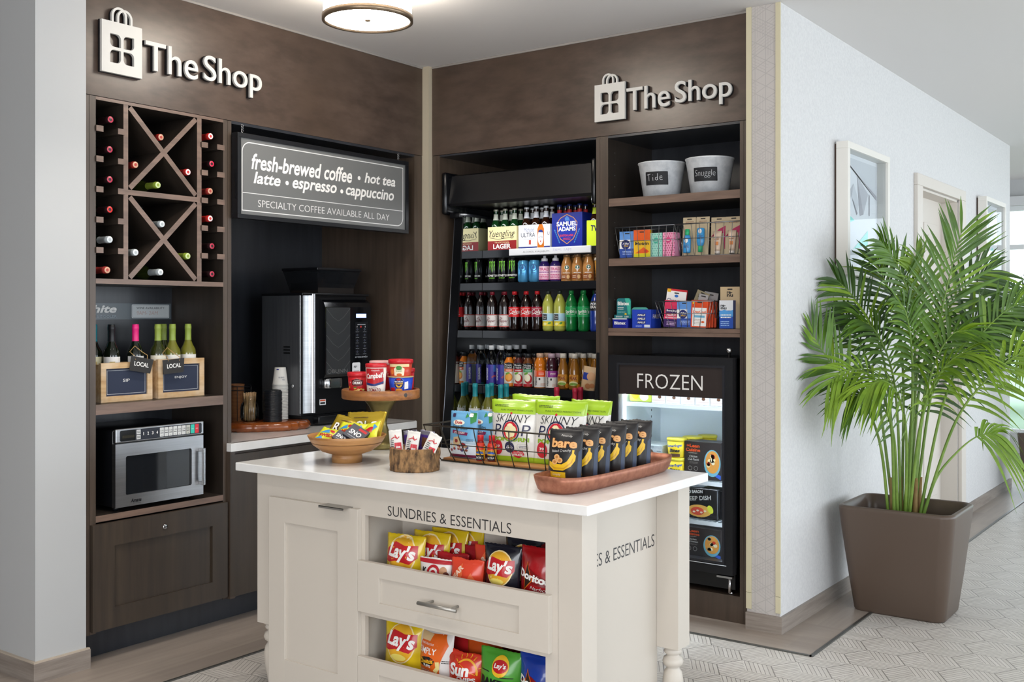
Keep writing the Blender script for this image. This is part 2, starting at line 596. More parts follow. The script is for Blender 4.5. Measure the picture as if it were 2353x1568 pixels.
# left: end of the partition in front of the wine cabinet
g = G(); g.box(-9, 2.345, 0, -4.09, 2.5705, H, WALLP); struct(g.build('wall_left'))
g = G(); g.box(-9, 2.33, 0, -4.075, 2.345, 0.085, BASEB); g.box(-4.09, 2.345, 0, -4.075, 2.583, 0.085, BASEB)
g.box(-9, 2.332, 0.085, -4.077, 2.345, 0.091, mat('b5a898', 0.5)); g.box(-4.09, 2.345, 0.085, -4.077, 2.581, 0.091, mat('b5a898', 0.5)); struct(g.build('baseboard_left'))
g = G(); g.box(-5.1, 2.57, 0, -4.93, 5.75, H, WALLP); struct(g.build('wall_coffee_back'))
g = G(); g.box(-4.93, 5.68, 0, -2.04, 5.8, H, WALLP); struct(g.build('wall_cooler_back'))
# corner post between the two cabinet runs
g = G(); g.box(-4.30, 4.7695, 0, -4.0645, 4.9, H, mat('b3a995', 0.5, name='beige_post_paint')); struct(g.build('wall_corner_post'))
# right: papered end of the corridor wall, then the corridor wall itself with its door opening
g = G(); g.box(-2.0615, 4.760, 0, -1.897, 5.60, H, wallpaper()); struct(g.build('wall_papered_end'))
TRIMC = mat('c9c1a4', 0.5, name='cream_corner_trim')
for x0, x1 in ((-2.064, -2.038), (-1.917, -1.893)):
    for z0, z1 in ((0.098, 0.175), (0.177, H)):
        g = G(); g.box(x0, 4.7535, z0, x1, 4.7605, z1, TRIMC); struct(g.build('trim_2'))
g = G()
for y0, y1, z0, z1 in ((4.7605, 7.11, 0, H), (7.11, 8.16, 2.335, H), (8.16, 9.98, 0, H)):
    g.box(-2.06, y0, z0, -1.895, y1, z1, CORR)
struct(g.build('wall_corridor'))
g = G(); g.box(-1.895, 4.7605, 0, -1.882, 7.0, 0.083, BASEB); g.box(-2.062, 4.742, 0, -1.882, 4.7605, 0.083, BASEB); struct(g.build('baseboard_right'))
g = G(); g.box(-1.895, 8.27, 0, -1.882, 9.99, 0.083, BASEB); struct(g.build('baseboard_right'))
# corridor door in its deep cased opening
DOORP = mat('cfc8bf', 0.5, name='door_paint')
g = G()
for y0, y1, z0, z1 in ((6.995, 7.115, 0, 2.335), (8.155, 8.275, 0, 2.335), (6.995, 8.275, 2.335, 2.41)):
    g.box(-1.895, y0, z0, -1.868, y1, z1, DOORP, 0.004)
g.box(-2.06, 7.11, 0, -1.9, 7.125, 2.335, DOORP); g.box(-2.06, 8.145, 0, -1.9, 8.16, 2.335, DOORP); g.box(-2.06, 7.11, 2.32, -1.9, 8.16, 2.335, DOORP)
struct(g.build('trim_3'))
g = G(); g.box(-2.05, 7.125, 0.005, -2.015, 8.145, 2.32, DOORP)
for y0, y1 in ((7.24, 7.59), (7.68, 8.03)):
    for z0, z1 in ((0.2, 1.0), (1.12, 2.15)):
        g.box(-2.016, y0, z0, -2.009, y1, z1, DOORP, 0.003)
door = struct(g.build('door_1'))
g = G(); g.lathe([(0.03, 0), (0.03, 0.006), (0.012, 0.01), (0.012, 0.04), (0.028, 0.05), (0.03, 0.066), (0.014, 0.075)], NICKEL, 16, T(-2.015, 8.07, 1.0, ry=math.pi / 2)); g.build('door_knob', door)
# far end of the corridor: soffit, glazed end wall
g = G(); g.box(-5, 12.5, 2.76, 5, 12.7, H, WALLP); g.box(-5, 12.42, 2.68, 5, 12.5, 2.78, mat('c9cacb', 0.5)); struct(g.build('wall_far'))
g = G(); g.box(-5, 12.5, 0, 5, 12.7, 0.22, WALLP); g.box(-5, 12.5, 0.2, -2.6, 12.7, 2.8, WALLP); struct(g.build('wall_far'))
g = G()
WF = mat('d9dbdb', 0.4, name='window_frame_paint')
for x in (-2.6, -1.3, 0.0, 1.3, 2.6, 3.6):
    g.box(x - 0.03, 12.54, 0.2, x + 0.03, 12.62, 2.7, WF)
for z in (0.23, 2.24, 2.66):
    g.box(-2.6, 12.54, z - 0.025, 3.6, 12.62, z + 0.025, WF)
w = struct(g.build('window_1'))
g = G(); g.quad((-2.6, 12.58, 0.22), (3.6, 12.58, 0.22), (3.6, 12.58, 2.68), (-2.6, 12.58, 2.68), PANE); g.build('window_pane', w)
# enclosing walls of the lobby (beside and behind the viewer), with side windows for the daylight and a rear opening added for fill
g = G()
for y0, y1, z0, z1 in ((-4.2, -0.6, 0, H), (-0.6, 3.0, 0, 0.45), (-0.6, 3.0, 2.65, H), (3.0, 4.4, 0, H), (4.4, 12.0, 0, 0.45), (4.4, 12.0, 2.65, H), (12.0, 12.6, 0, H)):
    g.box(3.6, y0, z0, 3.8, y1, z1, WALLP)
struct(g.build('wall_right'))
g = G()
for y0, y1, ys in ((-0.6, 3.0, (0.6, 1.8)), (4.4, 12.0, (5.9, 7.4, 8.9, 10.4))):
    g.box(3.66, y0, 2.2, 3.72, y1, 2.24, WF)
    for y in ys:
        g.box(3.66, y - 0.03, 0.45, 3.72, y + 0.03, 2.65, WF)
struct(g.build('window_2'))
g = G()
for x0, x1, z0, z1 in ((-9, -1.5, 0, H), (-1.5, 3.3, 0, 0.6), (-1.5, 3.3, 2.75, H), (3.3, 3.8, 0, H)):
    g.box(x0, -4.2, z0, x1, -4.0, z1, WALLP)
struct(g.build('wall_back'))
g = G(); g.box(-9.1, -4.2, 0, -8.9, 2.5, H, WALLP); struct(g.build('wall_side'))
# greenery outside the far window
for k, (x, y, r, h) in enumerate(((-2.3, 18, 0.8, 0.9), (-0.2, 19.2, 1.0, 1.0), (-4.6, 18.5, 1.0, 0.9), (-1.4, 15.6, 0.5, 0.45), (2.6, 19, 1.1, 1.1))):
    g = G(); R = random.Random(k); gm = mat(('9fcdb0', 'a9d6bb', '97c7ac')[k % 3], 0.8)
    bm = bmesh.new(); bmesh.ops.create_icosphere(bm, subdivisions=4, radius=r)
    for v in bm.verts:
        v.co *= 1 + 0.35 * noise.noise(v.co * 2.3 + Vector((k, 0, 0))); v.co.z *= 0.8
    bm.verts.index_update(); g.add([v.co.copy() for v in bm.verts], [[v.index for v in f.verts] for f in bm.faces], gm, True); bm.free()
    g.cyl(0.12, -h - 0.3, 0, mat('6b5b4a', 0.8), 8)
    tag(g.build('shrub', loc=(x, y, h)), ('rounded green shrub outside the far window, ' + ('second from the wall end', 'third from the wall end', 'nearest the wall end', 'lowest and closest to the glass', 'farthest along the glass')[k]), 'shrub', 'shrubs outside the window')
g = G(); g.box(-14, 12.8, -0.1, 14, 40, -0.02, mat('9db29a', 0.9)); struct(g.build('ground_outside'))

# ---------------------------------------------------------------- ceiling lamp and downlights
lamp = empty('ceiling_lamp', 'white drum ceiling lamp with a brushed metal rim above the shop corner', 'lamp', (-3.263, 3.415, 0))
SHADE = mat('fff4e4', 0.6, emit=22.0, name='lit_lamp_shade'); DIFF = mat('fff6ea', 0.5, emit=24.0, name='lit_diffuser')
BRONZE = mat('8e7c68', 0.35, 0.9, name='brushed_bronze')
g = G(); g.lathe([(0.194, 2.815), (0.194, H - 0.001)], SHADE, 48, cap=False); g.build('lamp_shade', lamp)
g = G(); g.lathe([(0.187, 2.797), (0.2, 2.797), (0.2, 2.822), (0.187, 2.822), (0.187, 2.797)], BRONZE, 48, cap=False); g.build('lamp_rim', lamp)
g = G(); g.lathe([(0.0, 2.803), (0.1, 2.803), (0.187, 2.806)], DIFF, 48, cap=False); g.build('diffuser', lamp)
g = G(); g.lathe([(0.0, 2.796), (0.011, 2.798), (0.013, 2.803)], BRONZE, 16, cap=False); g.build('finial', lamp)
for k, (x, y, p) in enumerate(DOWN):
    d = empty('downlight', 'round white recessed ceiling downlight ' + ('before the wine rack', 'before the island', 'behind the viewer', 'added out of view over the island top', 'added out of view between island and wine rack', 'over the walkway', 'in the corridor')[k], 'light', (x, y, 0))
    g = G(); g.lathe([(0.05, H - 0.001), (0.052, H - 0.012), (0.085, H - 0.006), (0.088, H - 0.001)], mat('e8e8e8', 0.4), 28, cap=False); g.build('trim_ring', d)
    g = G(); g.lathe([(0.0, H - 0.003), (0.05, H - 0.003)], mat('fff1dd', 0.5, emit=9.0, name='lit_lens'), 28, cap=False); g.build('lens', d)
d = empty('downlight', 'round white recessed ceiling light glowing at the far end of the corridor', 'light', (-1.36, 11.1, 0))
g = G(); g.lathe([(0.11, H - 0.001), (0.112, H - 0.012), (0.15, H - 0.006), (0.155, H - 0.001)], mat('e8e8e8', 0.4), 28, cap=False); g.build('trim_ring', d)
g = G(); g.lathe([(0.0, H - 0.003), (0.11, H - 0.003)], mat('fff1dd', 0.5, emit=9.0, name='lit_lens'), 28, cap=False); g.build('lens', d)

# ---------------------------------------------------------------- corridor pictures, thermostat
FRAMEW = mat('dedad2', 0.4, name='white_frame'); MATW = mat('e9e9ea', 0.7, name='picture_mat')


def picture(y0, y1, z0, z1, label, flip):
    p = empty('framed_picture', label, 'picture', (-1.895, (y0 + y1) / 2, z0))
    w, h = y1 - y0, z1 - z0
    g = G(); M = T(rz=math.pi / 2)
    b = 0.036
    for a in ((-w / 2, 0, w / 2, b), (-w / 2, h - b, w / 2, h), (-w / 2, b, -w / 2 + b, h - b), (w / 2 - b, b, w / 2, h - b)):
        g.box(a[0], -0.075, a[1], a[2], -0.012, a[3], FRAMEW, 0.0015, M)
    g.build('picture_frame', p)
    g = G(); g.box(-w / 2 + 0.01, -0.012, 0.01, w / 2 - 0.01, -0.001, h - 0.01, mat('4a3a30', 0.7), 0, M); g.build('backing', p)
    d = D(); d.rect(-w / 2 + b, b, w / 2 - b, h - b, MATW, 0)
    c = [mat(x, 0.8) for x in ('c4c3c6', 'adaaae', '8d8b90', 'd5d6d8', '98eee0')]
    s = -1 if flip else 1
    P = lambda *q: [(s * (a - 0.5) * (w - 2 * b - 0.02), b + 0.01 + v * (h - 2 * b - 0.02)) for a, v in q]
    d.poly(P((0.02, 0.98), (0.1, 0.98), (0.99, 0.66), (0.99, 0.7)), c[1], 2)
    d.poly(P((0.1, 0.98), (0.99, 0.98), (0.99, 0.7)), c[3], 1)
    d.poly(P((0.45, 0.84), (0.75, 0.7), (0.62, 0.5)), c[0], 2); d.poly(P((0.45, 0.84), (0.62, 0.5), (0.52, 0.48)), c[1], 2)
    d.poly(P((0.15, 0.62), (0.36, 0.76), (0.2, 0.48)), c[0], 2); d.poly(P((0.36, 0.76), (0.5, 0.6), (0.46, 0.52), (0.3, 0.64)), c[3], 2)
    d.poly(P((0.77, 0.7), (0.79, 0.69), (0.79, 0.5), (0.77, 0.5)), c[2], 3); d.poly(P((0.3, 0.64), (0.46, 0.5), (0.44, 0.48)), c[2], 3)
    d.poly(P((0.24, 0.47), (0.24, 0.4), (0.38, 0.43)), c[4], 3); d.poly(P((0.35, 0.17), (0.74, 0.36), (0.74, 0.22)), c[4], 3)
    d.poly(P((0.05, 0.02), (0.05, 0.2), (0.5, 0.12), (0.45, 0.02)), c[3], 1)
    d.build('artwork', p, lambda u, v, e: M @ Vector((u, -0.0125 - e, v)), eps=0.0006)
    g = G(); g.quad((-w / 2 + b - 0.004, -0.06, b - 0.004), (w / 2 - b + 0.004, -0.06, b - 0.004), (w / 2 - b + 0.004, -0.06, h - b + 0.004), (-w / 2 + b - 0.004, -0.06, h - b + 0.004), PANE, M); g.build('picture_glass', p)


picture(5.495, 6.23, 1.71, 2.41, 'white framed abstract picture of grey shards, hung nearest the papered wall end', False)
picture(8.72, 9.44, 1.72, 2.415, 'white framed abstract picture hung past the cased door near the corridor end', True)
t = empty('thermostat', 'small white thermostat on the corridor wall past the door', 'thermostat', (-1.895, 8.52, 1.71))
g = G(); g.box(0, -0.04, 0, 0.02, 0.04, 0.12, mat('e6e6e4', 0.4), 0.003); g.build('housing', t)
g = G(); g.box(0.02, -0.025, 0.06, 0.0215, 0.025, 0.1, mat('8d989a', 0.3)); g.build('display', t)
# ================================================================ CABINETS ALONG THE LEFT WALL
XF = -4.115                                   # face of the left cabinets
MA = T(rz=math.pi / 2)                        # local front (-y) turned to face +x, local x runs along +y


def wall_a(x):                                # maps label u,v to a face at that x (u = world y)
    return lambda u, v, e: Vector((x + e, u, v))


def wall_b(y):
    return lambda u, v, e: Vector((u, y - e, v))


c = empty('wine_cabinet', 'tall dark wood wine cabinet with lattice bottle rack, microwave niche and low drawer', 'cabinet')
g = G()
g.box(-4.52, 2.571, 0.13, XF, 2.600, 2.44, WOODV); g.box(-4.52, 2.602, 0.13, XF - 0.002, 2.632, 2.44, WOODSHADE); g.box(XF - 0.002, 2.602, 0.13, XF, 2.632, 2.44, WOODV); g.build('side_panel', c)
g = G(); g.box(-4.52, 3.309, 0.13, XF - 0.002, 3.335, 2.44, WOODSHADE); g.box(XF - 0.002, 3.309, 0.13, XF, 3.335, 2.44, WOODV); g.box(-4.52, 3.337, 0.13, XF - 0.002, 3.358, 2.44, WOODSHADE); g.box(XF - 0.002, 3.337, 0.13, XF, 3.358, 2.44, WOODV); g.build('side_panel', c)
g = G(); g.box(-4.53, 2.6, 0.13, -4.512, 3.34, 2.44, WOODIN); g.build('back_panel', c)
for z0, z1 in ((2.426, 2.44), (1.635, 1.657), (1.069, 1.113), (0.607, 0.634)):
    g = G(); g.box(-4.512, 2.632, z0, XF - 0.001, 3.309, z1, WOODSHADE); g.box(XF - 0.001, 2.632, z0, XF + 0.001, 3.309, z1, WOODX); g.build('shelf', c)
g = G(); g.box(-4.5, 2.571, 0, -4.205, 3.358, 0.135, WOODIN); g.build('toe_kick', c)
g = G(); g.box(-4.5, 2.57, 0.13, -4.12, 3.33, 0.15, WOODIN); g.build('bottom_panel', c)
rk = None
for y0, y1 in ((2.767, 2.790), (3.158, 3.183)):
    g = G(); g.box(-4.511, y0, 1.657, XF - 0.002, y1, 2.426, WOODSHADE); g.box(XF - 0.002, y0, 1.657, XF, y1, 2.426, WOODX); g.build('divider', c)
g = G(); g.box(-4.511, 2.790, 2.030, XF - 0.002, 3.158, 2.053, WOODSHADE); g.box(XF - 0.002, 2.790, 2.030, XF, 3.158, 2.053, WOODX); g.build('rack_shelf', c)
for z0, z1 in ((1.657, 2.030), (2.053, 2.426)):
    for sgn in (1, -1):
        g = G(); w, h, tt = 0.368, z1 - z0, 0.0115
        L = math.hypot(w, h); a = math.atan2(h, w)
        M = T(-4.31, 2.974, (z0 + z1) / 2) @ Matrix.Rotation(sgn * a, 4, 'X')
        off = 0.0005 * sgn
        g.box(-0.195, -L / 2 + 0.012, -tt, 0.1935, L / 2 - 0.012, tt, WOODSHADE, 0, M); g.box(0.1935, -L / 2 + 0.012, -tt, 0.1955 + off, L / 2 - 0.012, tt, WOODX, 0, M); g.build('diagonal_board', c)
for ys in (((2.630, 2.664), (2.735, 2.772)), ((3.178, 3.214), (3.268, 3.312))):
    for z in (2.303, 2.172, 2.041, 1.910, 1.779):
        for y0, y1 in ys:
            g = G(); g.box(-4.5, y0, z - 0.0125, XF + 0.006, y1, z + 0.0125, WOODSHADE); g.box(XF + 0.006, y0, z - 0.0125, XF + 0.008, y1, z + 0.0125, WOODX); g.build('bottle_cleat', c)
g = G()
y0, y1, z0, z1, a0, a1, b0, b1 = 2.604, 3.319, 0.143, 0.600, 2.709, 3.230, 0.232, 0.499
g.box(XF, y0, z0, -4.093, a0, z1, WOODM); g.box(XF, a1, z0, -4.093, y1, z1, WOODM)
g.box(XF, a0, b1, -4.093, a1, z1, WOODM); g.box(XF, a0, z0, -4.093, a1, b0, WOODM); g.box(XF, a0, b0, -4.105, a1, b1, WOODM)
dr = g.build('drawer', c)
g = G(); g.lathe([(0.011, 0), (0.0125, 0.004), (0.009, 0.006), (0.0, 0.006)], CHROME, 20, T(-4.093, 2.964, 0.539, ry=math.pi / 2)); g.box(-4.0868, 2.9632, 0.535, -4.0864, 2.9648, 0.543, BLACK); g.build('lock', dr)

c = empty('coffee_cabinet', 'dark wood coffee bay with deep recess, right stile and base cupboards under the counter', 'cabinet')
g = G(); g.box(-4.9, 4.700, 0.0, XF, 4.769, 2.44, WOODV); g.build('side_panel', c)
g = G(); g.box(-4.9, 3.340, 0.13, -4.521, 3.358, 2.44, WOODIN); g.build('side_panel', c)
g = G(); g.box(-4.905, 3.34, 0.13, -4.886, 4.71, 2.44, WOODIN); g.build('back_panel', c)
g = G(); g.box(-4.886, 3.358, 2.428, XF, 4.70, 2.442, WOODIN); g.build('top_panel', c)
g = G(); g.box(-4.886, 3.36, 0.13, -4.112, 4.70, 0.838, WOODV); g.box(-4.112, 3.331, 0.13, -4.09, 3.36, 0.838, WOODV); g.build('base_carcass', c)
for y0, y1 in ((3.333, 4.015), (4.019, 4.698)):
    g = G(); g.box(-4.11, y0, 0.14, -4.089, y1, 0.825, WOODM); g.build('cupboard_door', c)
g = G(); g.box(-4.8, 3.358, 0, -4.205, 4.70, 0.135, WOODIN); g.build('toe_kick', c)
g = G(); g.box(-4.886, 3.359, 0.840, -4.10, 4.699, 0.880, QUARTZ); g.box(-4.1149, 3.3285, 0.840, -4.08, 4.683, 0.880, QUARTZ, 0.002)
tag(g.build('countertop'), 'narrow white quartz counter of the coffee bay, under the coffee machine', 'countertop')
g = G(); g.box(-4.3, 2.571, 2.4425, -4.113, 4.769, H - 0.012, WOODH)
tag(g.build('fascia_panel'), 'wide dark wood fascia above the wine rack and coffee sign', 'panel')
g = G(); g.box(-4.3, 2.571, H - 0.012, -4.108, 4.769, H - 0.001, mat('8f8a86', 0.6)); struct(g.build('trim_4'))

# ================================================================ CABINETS ALONG THE BACK WALL
YF = 4.80
c = empty('shelf_cabinet', 'tall dark wood surround holding the drink cooler, open shelves and freezer', 'cabinet')
for x0, x1, nm, yb in ((-4.062, -4.006, 'side_panel', 5.66), (-2.929, -2.856, 'partition_panel', 5.66), (-2.116, -2.0625, 'side_panel', 5.32)):
    g = G(); xm = x1 - 0.02 if x0 < -2.5 else x0 + 0.02
    if nm == 'partition_panel': xm = -2.905
    for p0, p1 in ((x0, xm - 0.0007), (xm + 0.0007, x1)):
        g.box(p0, YF, 0, p1, YF + 0.002, 2.44, WOODV); g.box(p0, YF + 0.002, 0, p1, yb, 2.44, WOODV if x0 < -4 else WOODSHADE)
    g.build(nm, c)
g = G(); g.box(-2.86, 5.28, 0.0, -2.11, 5.30, 2.44, WOODIN); g.build('back_panel', c)
g = G(); g.box(-4.01, 5.64, 0.0, -2.92, 5.66, 2.44, WOODIN); g.build('back_panel', c)
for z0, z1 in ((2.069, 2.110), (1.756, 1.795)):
    g = G(); g.box(-2.855, YF + 0.006, z0, -2.117, YF + 0.008, z1, WOODX); g.box(-2.855, YF + 0.008, z0, -2.117, 5.28, z1, WOODSHADE); g.build('shelf', c)
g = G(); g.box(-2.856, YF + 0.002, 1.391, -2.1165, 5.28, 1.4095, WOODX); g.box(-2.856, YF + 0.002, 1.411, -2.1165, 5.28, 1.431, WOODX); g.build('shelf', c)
g = G(); g.box(-2.856, YF, 2.428, -2.116, 5.28, 2.44, WOODIN); g.box(-4.006, YF, 2.43, -2.929, 5.64, 2.44, WOODIN); g.build('top_panel', c)
g = G(); g.box(-2.857, YF + 0.001, 0.0, -2.1155, 5.28, 0.133, WOODV); g.build('plinth', c)
for z in (2.36, 2.30, 2.24, 2.18, 1.99, 1.93, 1.87, 1.70, 1.64, 1.58, 1.52):
    g = G(); g.lathe([(0.0026, 0), (0.0, 0.001)], mat('8f9498', 0.4), 8, T(-2.8559, 4.87, z, ry=math.pi / 2)); g.build('pin_hole', c)
g = G(); g.box(-4.062, YF - 0.001, 2.4425, -2.0625, 5.0, H - 0.012, WOODH)
tag(g.build('fascia_panel'), 'wide dark wood fascia above the drink cooler and open shelves', 'panel')
g = G(); g.box(-4.062, YF - 0.006, H - 0.012, -2.0645, 5.0, H - 0.001, mat('8f8a86', 0.6)); struct(g.build('trim_4'))


# ---------------------------------------------------------------- raised shop signs
def shop_sign(label, mp, u0, u1, z0, z1, zh, t0, t1, tz0, tz1):
    """mp(u, v, out) -> world; a bag emblem with a four-petal window, then raised letters"""
    s = empty('shop_sign', label, 'sign')
    w, h = u1 - u0, z1 - z0

    def petal(cx, cz, sx, sz):
        q = 0.056 * w / 0.2; a = 0.0065 * w / 0.2; r = q * 0.34
        P = []
        x0, x1_, y0_, y1_ = a, a + q * 0.94, a, a + q
        for (px_, pz_, rr, a0) in ((x0, y0_, 0.05 * r, 180), (x1_, y0_, r, 270), (x1_, y1_, 0.05 * r, 0), (x0, y1_, r, 90)):
            ccx = px_ + (rr if px_ == x0 else -rr); ccz = pz_ + (rr if pz_ == y0_ else -rr)
            for k in range(5):
                an = math.radians(a0 + 90 * k / 4); P.append((ccx + rr * math.cos(an), ccz + rr * math.sin(an)))
        return [(cx + sx * a_, cz + sz * b_) for a_, b_ in P]
    cu, cz = (u0 + u1) / 2, (z0 + z1) / 2 - 0.004
    holes = [petal(cu, cz, a, b) for a in (1, -1) for b in (1, -1)]
    rect = [(u0, z0), (u1, z0), (u1, z1), (u0, z1)]

    def hoop(c, r, th, top):
        o = [(c + r, z1 - 0.004)] + [(c + r * math.cos(math.radians(a)), top - r + r * math.sin(math.radians(a))) for a in range(0, 181, 12)] + [(c - r, z1 - 0.004)]
        ri = r - th
        i = [(c - ri, z1 - 0.004)] + [(c + ri * math.cos(math.radians(a)), top - r + ri * math.sin(math.radians(a))) for a in range(180, -1, -12)] + [(c + ri, z1 - 0.004)]
        return o + i
    k = w / 0.2

    def slab(g, poly, d0, d1, m, holes=()):
        g.prism(poly, d0, d1, m, holes=holes)
    for nm, d0, d1, m, gr in (('emblem_back', 0.004, 0.016, INK, 0.0015), ('emblem_face', 0.016, 0.03, mat('cbc9c4', 0.45, name='sign_white'), 0.0)):
        g = G()
        slab(g, [(u0 - gr, z0 - gr), (u1 + gr, z0 - gr), (u1 + gr, z1 + gr), (u0 - gr, z1 + gr)], -d0, -d1, m, holes)
        slab(g, hoop(cu - 0.012 * k, 0.038 * k, 0.010 * k, zh), -d0, -d1 + (0.002 if gr == 0 else 0), m); slab(g, hoop(cu + 0.014 * k, 0.038 * k, 0.010 * k, zh - 0.006), -d0, -d1 + (0.001 if gr == 0 else 0), m)
        g.v = [tuple(mp(x, z, -y)) for x, y, z in g.v]
        g.build(nm, s)
    tw = t1 - t0
    for body, a0, a1, b0 in (('The', t0, t0 + 0.425 * tw, tz0 + 0.17 * (tz1 - tz0)), ('Shop', t0 + 0.475 * tw, t1, tz0)):
        vs, fs, x0, x1, y0, y1 = text_geo(body, 0.004)
        for nm, d0, d1, m, off in (('letters_back', 0.003, 0.018, INK, 0.014), ('letters_face', 0.018, 0.03, mat('cbc9c4', 0.45, name='sign_white'), 0.004)):
            cu_ = bpy.data.curves.new('t', 'FONT'); cu_.body = body; cu_.size = 1; cu_.offset = off; cu_.extrude = 0.5; cu_.resolution_u = 6
            o = bpy.data.objects.new('t', cu_); COL.objects.link(o); bpy.context.view_layer.update()
            dg = bpy.context.evaluated_depsgraph_get(); me = o.evaluated_get(dg).to_mesh()
            g = G()
            g.add([mp(a0 + (v.co.x - x0) / (x1 - x0) * (a1 - a0), b0 + (v.co.y - y0) / (y1 - y0) * (tz1 - b0), d0 + (v.co.z + 0.5) * (d1 - d0)) for v in me.vertices], [tuple(p.vertices) for p in me.polygons], m)
            o.evaluated_get(dg).to_mesh_clear(); bpy.data.objects.remove(o); bpy.data.curves.remove(cu_)
            g.build(nm, s)


shop_sign('white raised bag emblem and shop lettering on the fascia over the wine rack', lambda u, v, d: Vector((-4.113 + d, u, v)), 2.640, 2.839, 2.547, 2.770, 2.838, 2.858, 3.522, 2.567, 2.723)
shop_sign('white raised bag emblem and shop lettering on the fascia over the open shelves', lambda u, v, d: Vector((u, 4.799 - d, v)), -2.920, -2.738, 2.515, 2.708, 2.762, -2.728, -2.146, 2.527, 2.668)

# ---------------------------------------------------------------- hanging coffee sign
s = empty('hanging_sign', 'grey coffee menu sign in a black frame hung in front of the coffee bay', 'sign')
y0, y1, z0, z1 = 3.352, 4.588, 1.968, 2.382
SIGNG = mat('6d6e6d', 0.4, name='sign_grey')
g = G()
for a in ((y0, z0, y1, z0 + 0.021), (y0, z1 - 0.022, y1, z1), (y0, z0 + 0.021, y0 + 0.021, z1 - 0.022), (y1 - 0.024, z0 + 0.021, y1, z1 - 0.022)):
    g.box(-4.105, a[0], a[1], -4.06, a[2], a[3], BLACKM, 0.001)
g.build('sign_frame', s)
g = G(); g.box(-4.10, y0 + 0.01, z0 + 0.01, -4.068, y1 - 0.01, z1 - 0.01, SIGNG); g.build('sign_board', s)
d = D()
LW = mat('dcdcda', 0.5)
b = (3.383, 2.006, 4.548, 2.343); t_ = 0.0045
ro = 0.05
po = [(b[0], b[1]), (b[2] - ro, b[1])] + [(b[2] - ro + ro * math.cos(math.radians(a)), b[1] + ro + ro * math.sin(math.radians(a))) for a in range(-80, 1, 10)] + [(b[2], b[3])] + [(b[0] + ro + ro * math.cos(math.radians(a)), b[3] - ro + ro * math.sin(math.radians(a))) for a in range(90, 181, 10)]
ri = ro - t_
pi_ = [(b[0] + t_, b[1] + t_), (b[2] - ro, b[1] + t_)] + [(b[2] - ro + ri * math.cos(math.radians(a)), b[1] + ro + ri * math.sin(math.radians(a))) for a in range(-80, 1, 10)] + [(b[2] - t_, b[3] - t_)] + [(b[0] + ro + ri * math.cos(math.radians(a)), b[3] - ro + ri * math.sin(math.radians(a))) for a in range(90, 181, 10)]
d.ring(po, pi_, LW); d.rect(b[0], 2.093, b[2], 2.0965, LW)
sh = 0.22
d.text('fresh-brewed coffee', 3.442, 2.213, 4.135, 2.292, WHITE, bold=0.022, shear=sh)
d.disc(4.19, 2.247, 0.011, 0.011, WHITE); d.text('hot tea', 4.232, 2.227, 4.482, 2.283, WHITE, bold=0.022, shear=sh)
d.text('latte', 3.455, 2.145, 3.628, 2.204, WHITE, bold=0.022, shear=sh); d.disc(3.672, 2.168, 0.011, 0.011, WHITE)
d.text('espresso', 3.708, 2.127, 4.02, 2.19, WHITE, bold=0.022, shear=sh); d.disc(4.058, 2.162, 0.011, 0.011, WHITE)
d.text('cappuccino', 4.088, 2.128, 4.470, 2.204, WHITE, bold=0.022, shear=sh)
d.text('SPECIALTY COFFEE AVAILABLE ALL DAY', 3.483, 2.032, 4.432, 2.066, LW, bold=-0.008)
d.build('lettering', s, wall_a(-4.068))
for y in (3.40, 4.526):
    g = G()
    g.tube([(-4.085, y, 2.381), (-4.085, y, 2.392)], 0.0015, CHROME)
    for k, zc in enumerate((2.395, 2.408, 2.420)):
        ax = (0, 1) if k % 2 == 0 else (1, 0)
        g.tube([(-4.085 + ax[0] * 0.006 * math.cos(a), y + ax[1] * 0.006 * math.cos(a), zc + 0.008 * math.sin(a)) for a in [i * math.pi / 5 for i in range(10)]], 0.0014, CHROME, 6, True)
    g.build('hook_chain', s)
g = G(); g.box(-4.09, y0 - 0.003, 2.06, -4.075, y0, 2.2, BLACK); g.build('side_clip', s)

# clear plaque at the back of the wine shelf
s = empty('wine_plaque', 'clear plastic wine cooler plaque with hours card at the back of the wine shelf', 'plaque')
g = G(); g.box(-4.5115, 2.70, 1.478, -4.506, 3.299, 1.556, mat('5d666c', 0.2, alpha=0.75, name='smoked_acrylic')); g.build('panel', s)
d = D(); d.text('white', 2.805, 1.51, 2.992, 1.547, WHITE, bold=0.03, shear=0.25); d.text('WINE COOLER', 2.835, 1.487, 2.992, 1.498, mat('9aa6ae', 0.5))
d.rrect(3.074, 1.484, 3.288, 1.551, 0.006, mat('b9bec0', 0.5), 1); d.frame(3.078, 1.487, 3.284, 1.548, 0.0012, mat('4a4f52', 0.5), 2, 0.005)
d.text('WINE AVAILABILITY:', 3.10, 1.529, 3.262, 1.539, INK, 2); d.text('9AM- 2AM', 3.102, 1.500, 3.222, 1.518, mat('b08f86', 0.6), 2, bold=-0.012, shear=0.15)
d.build('lettering', s, wall_a(-4.5055))
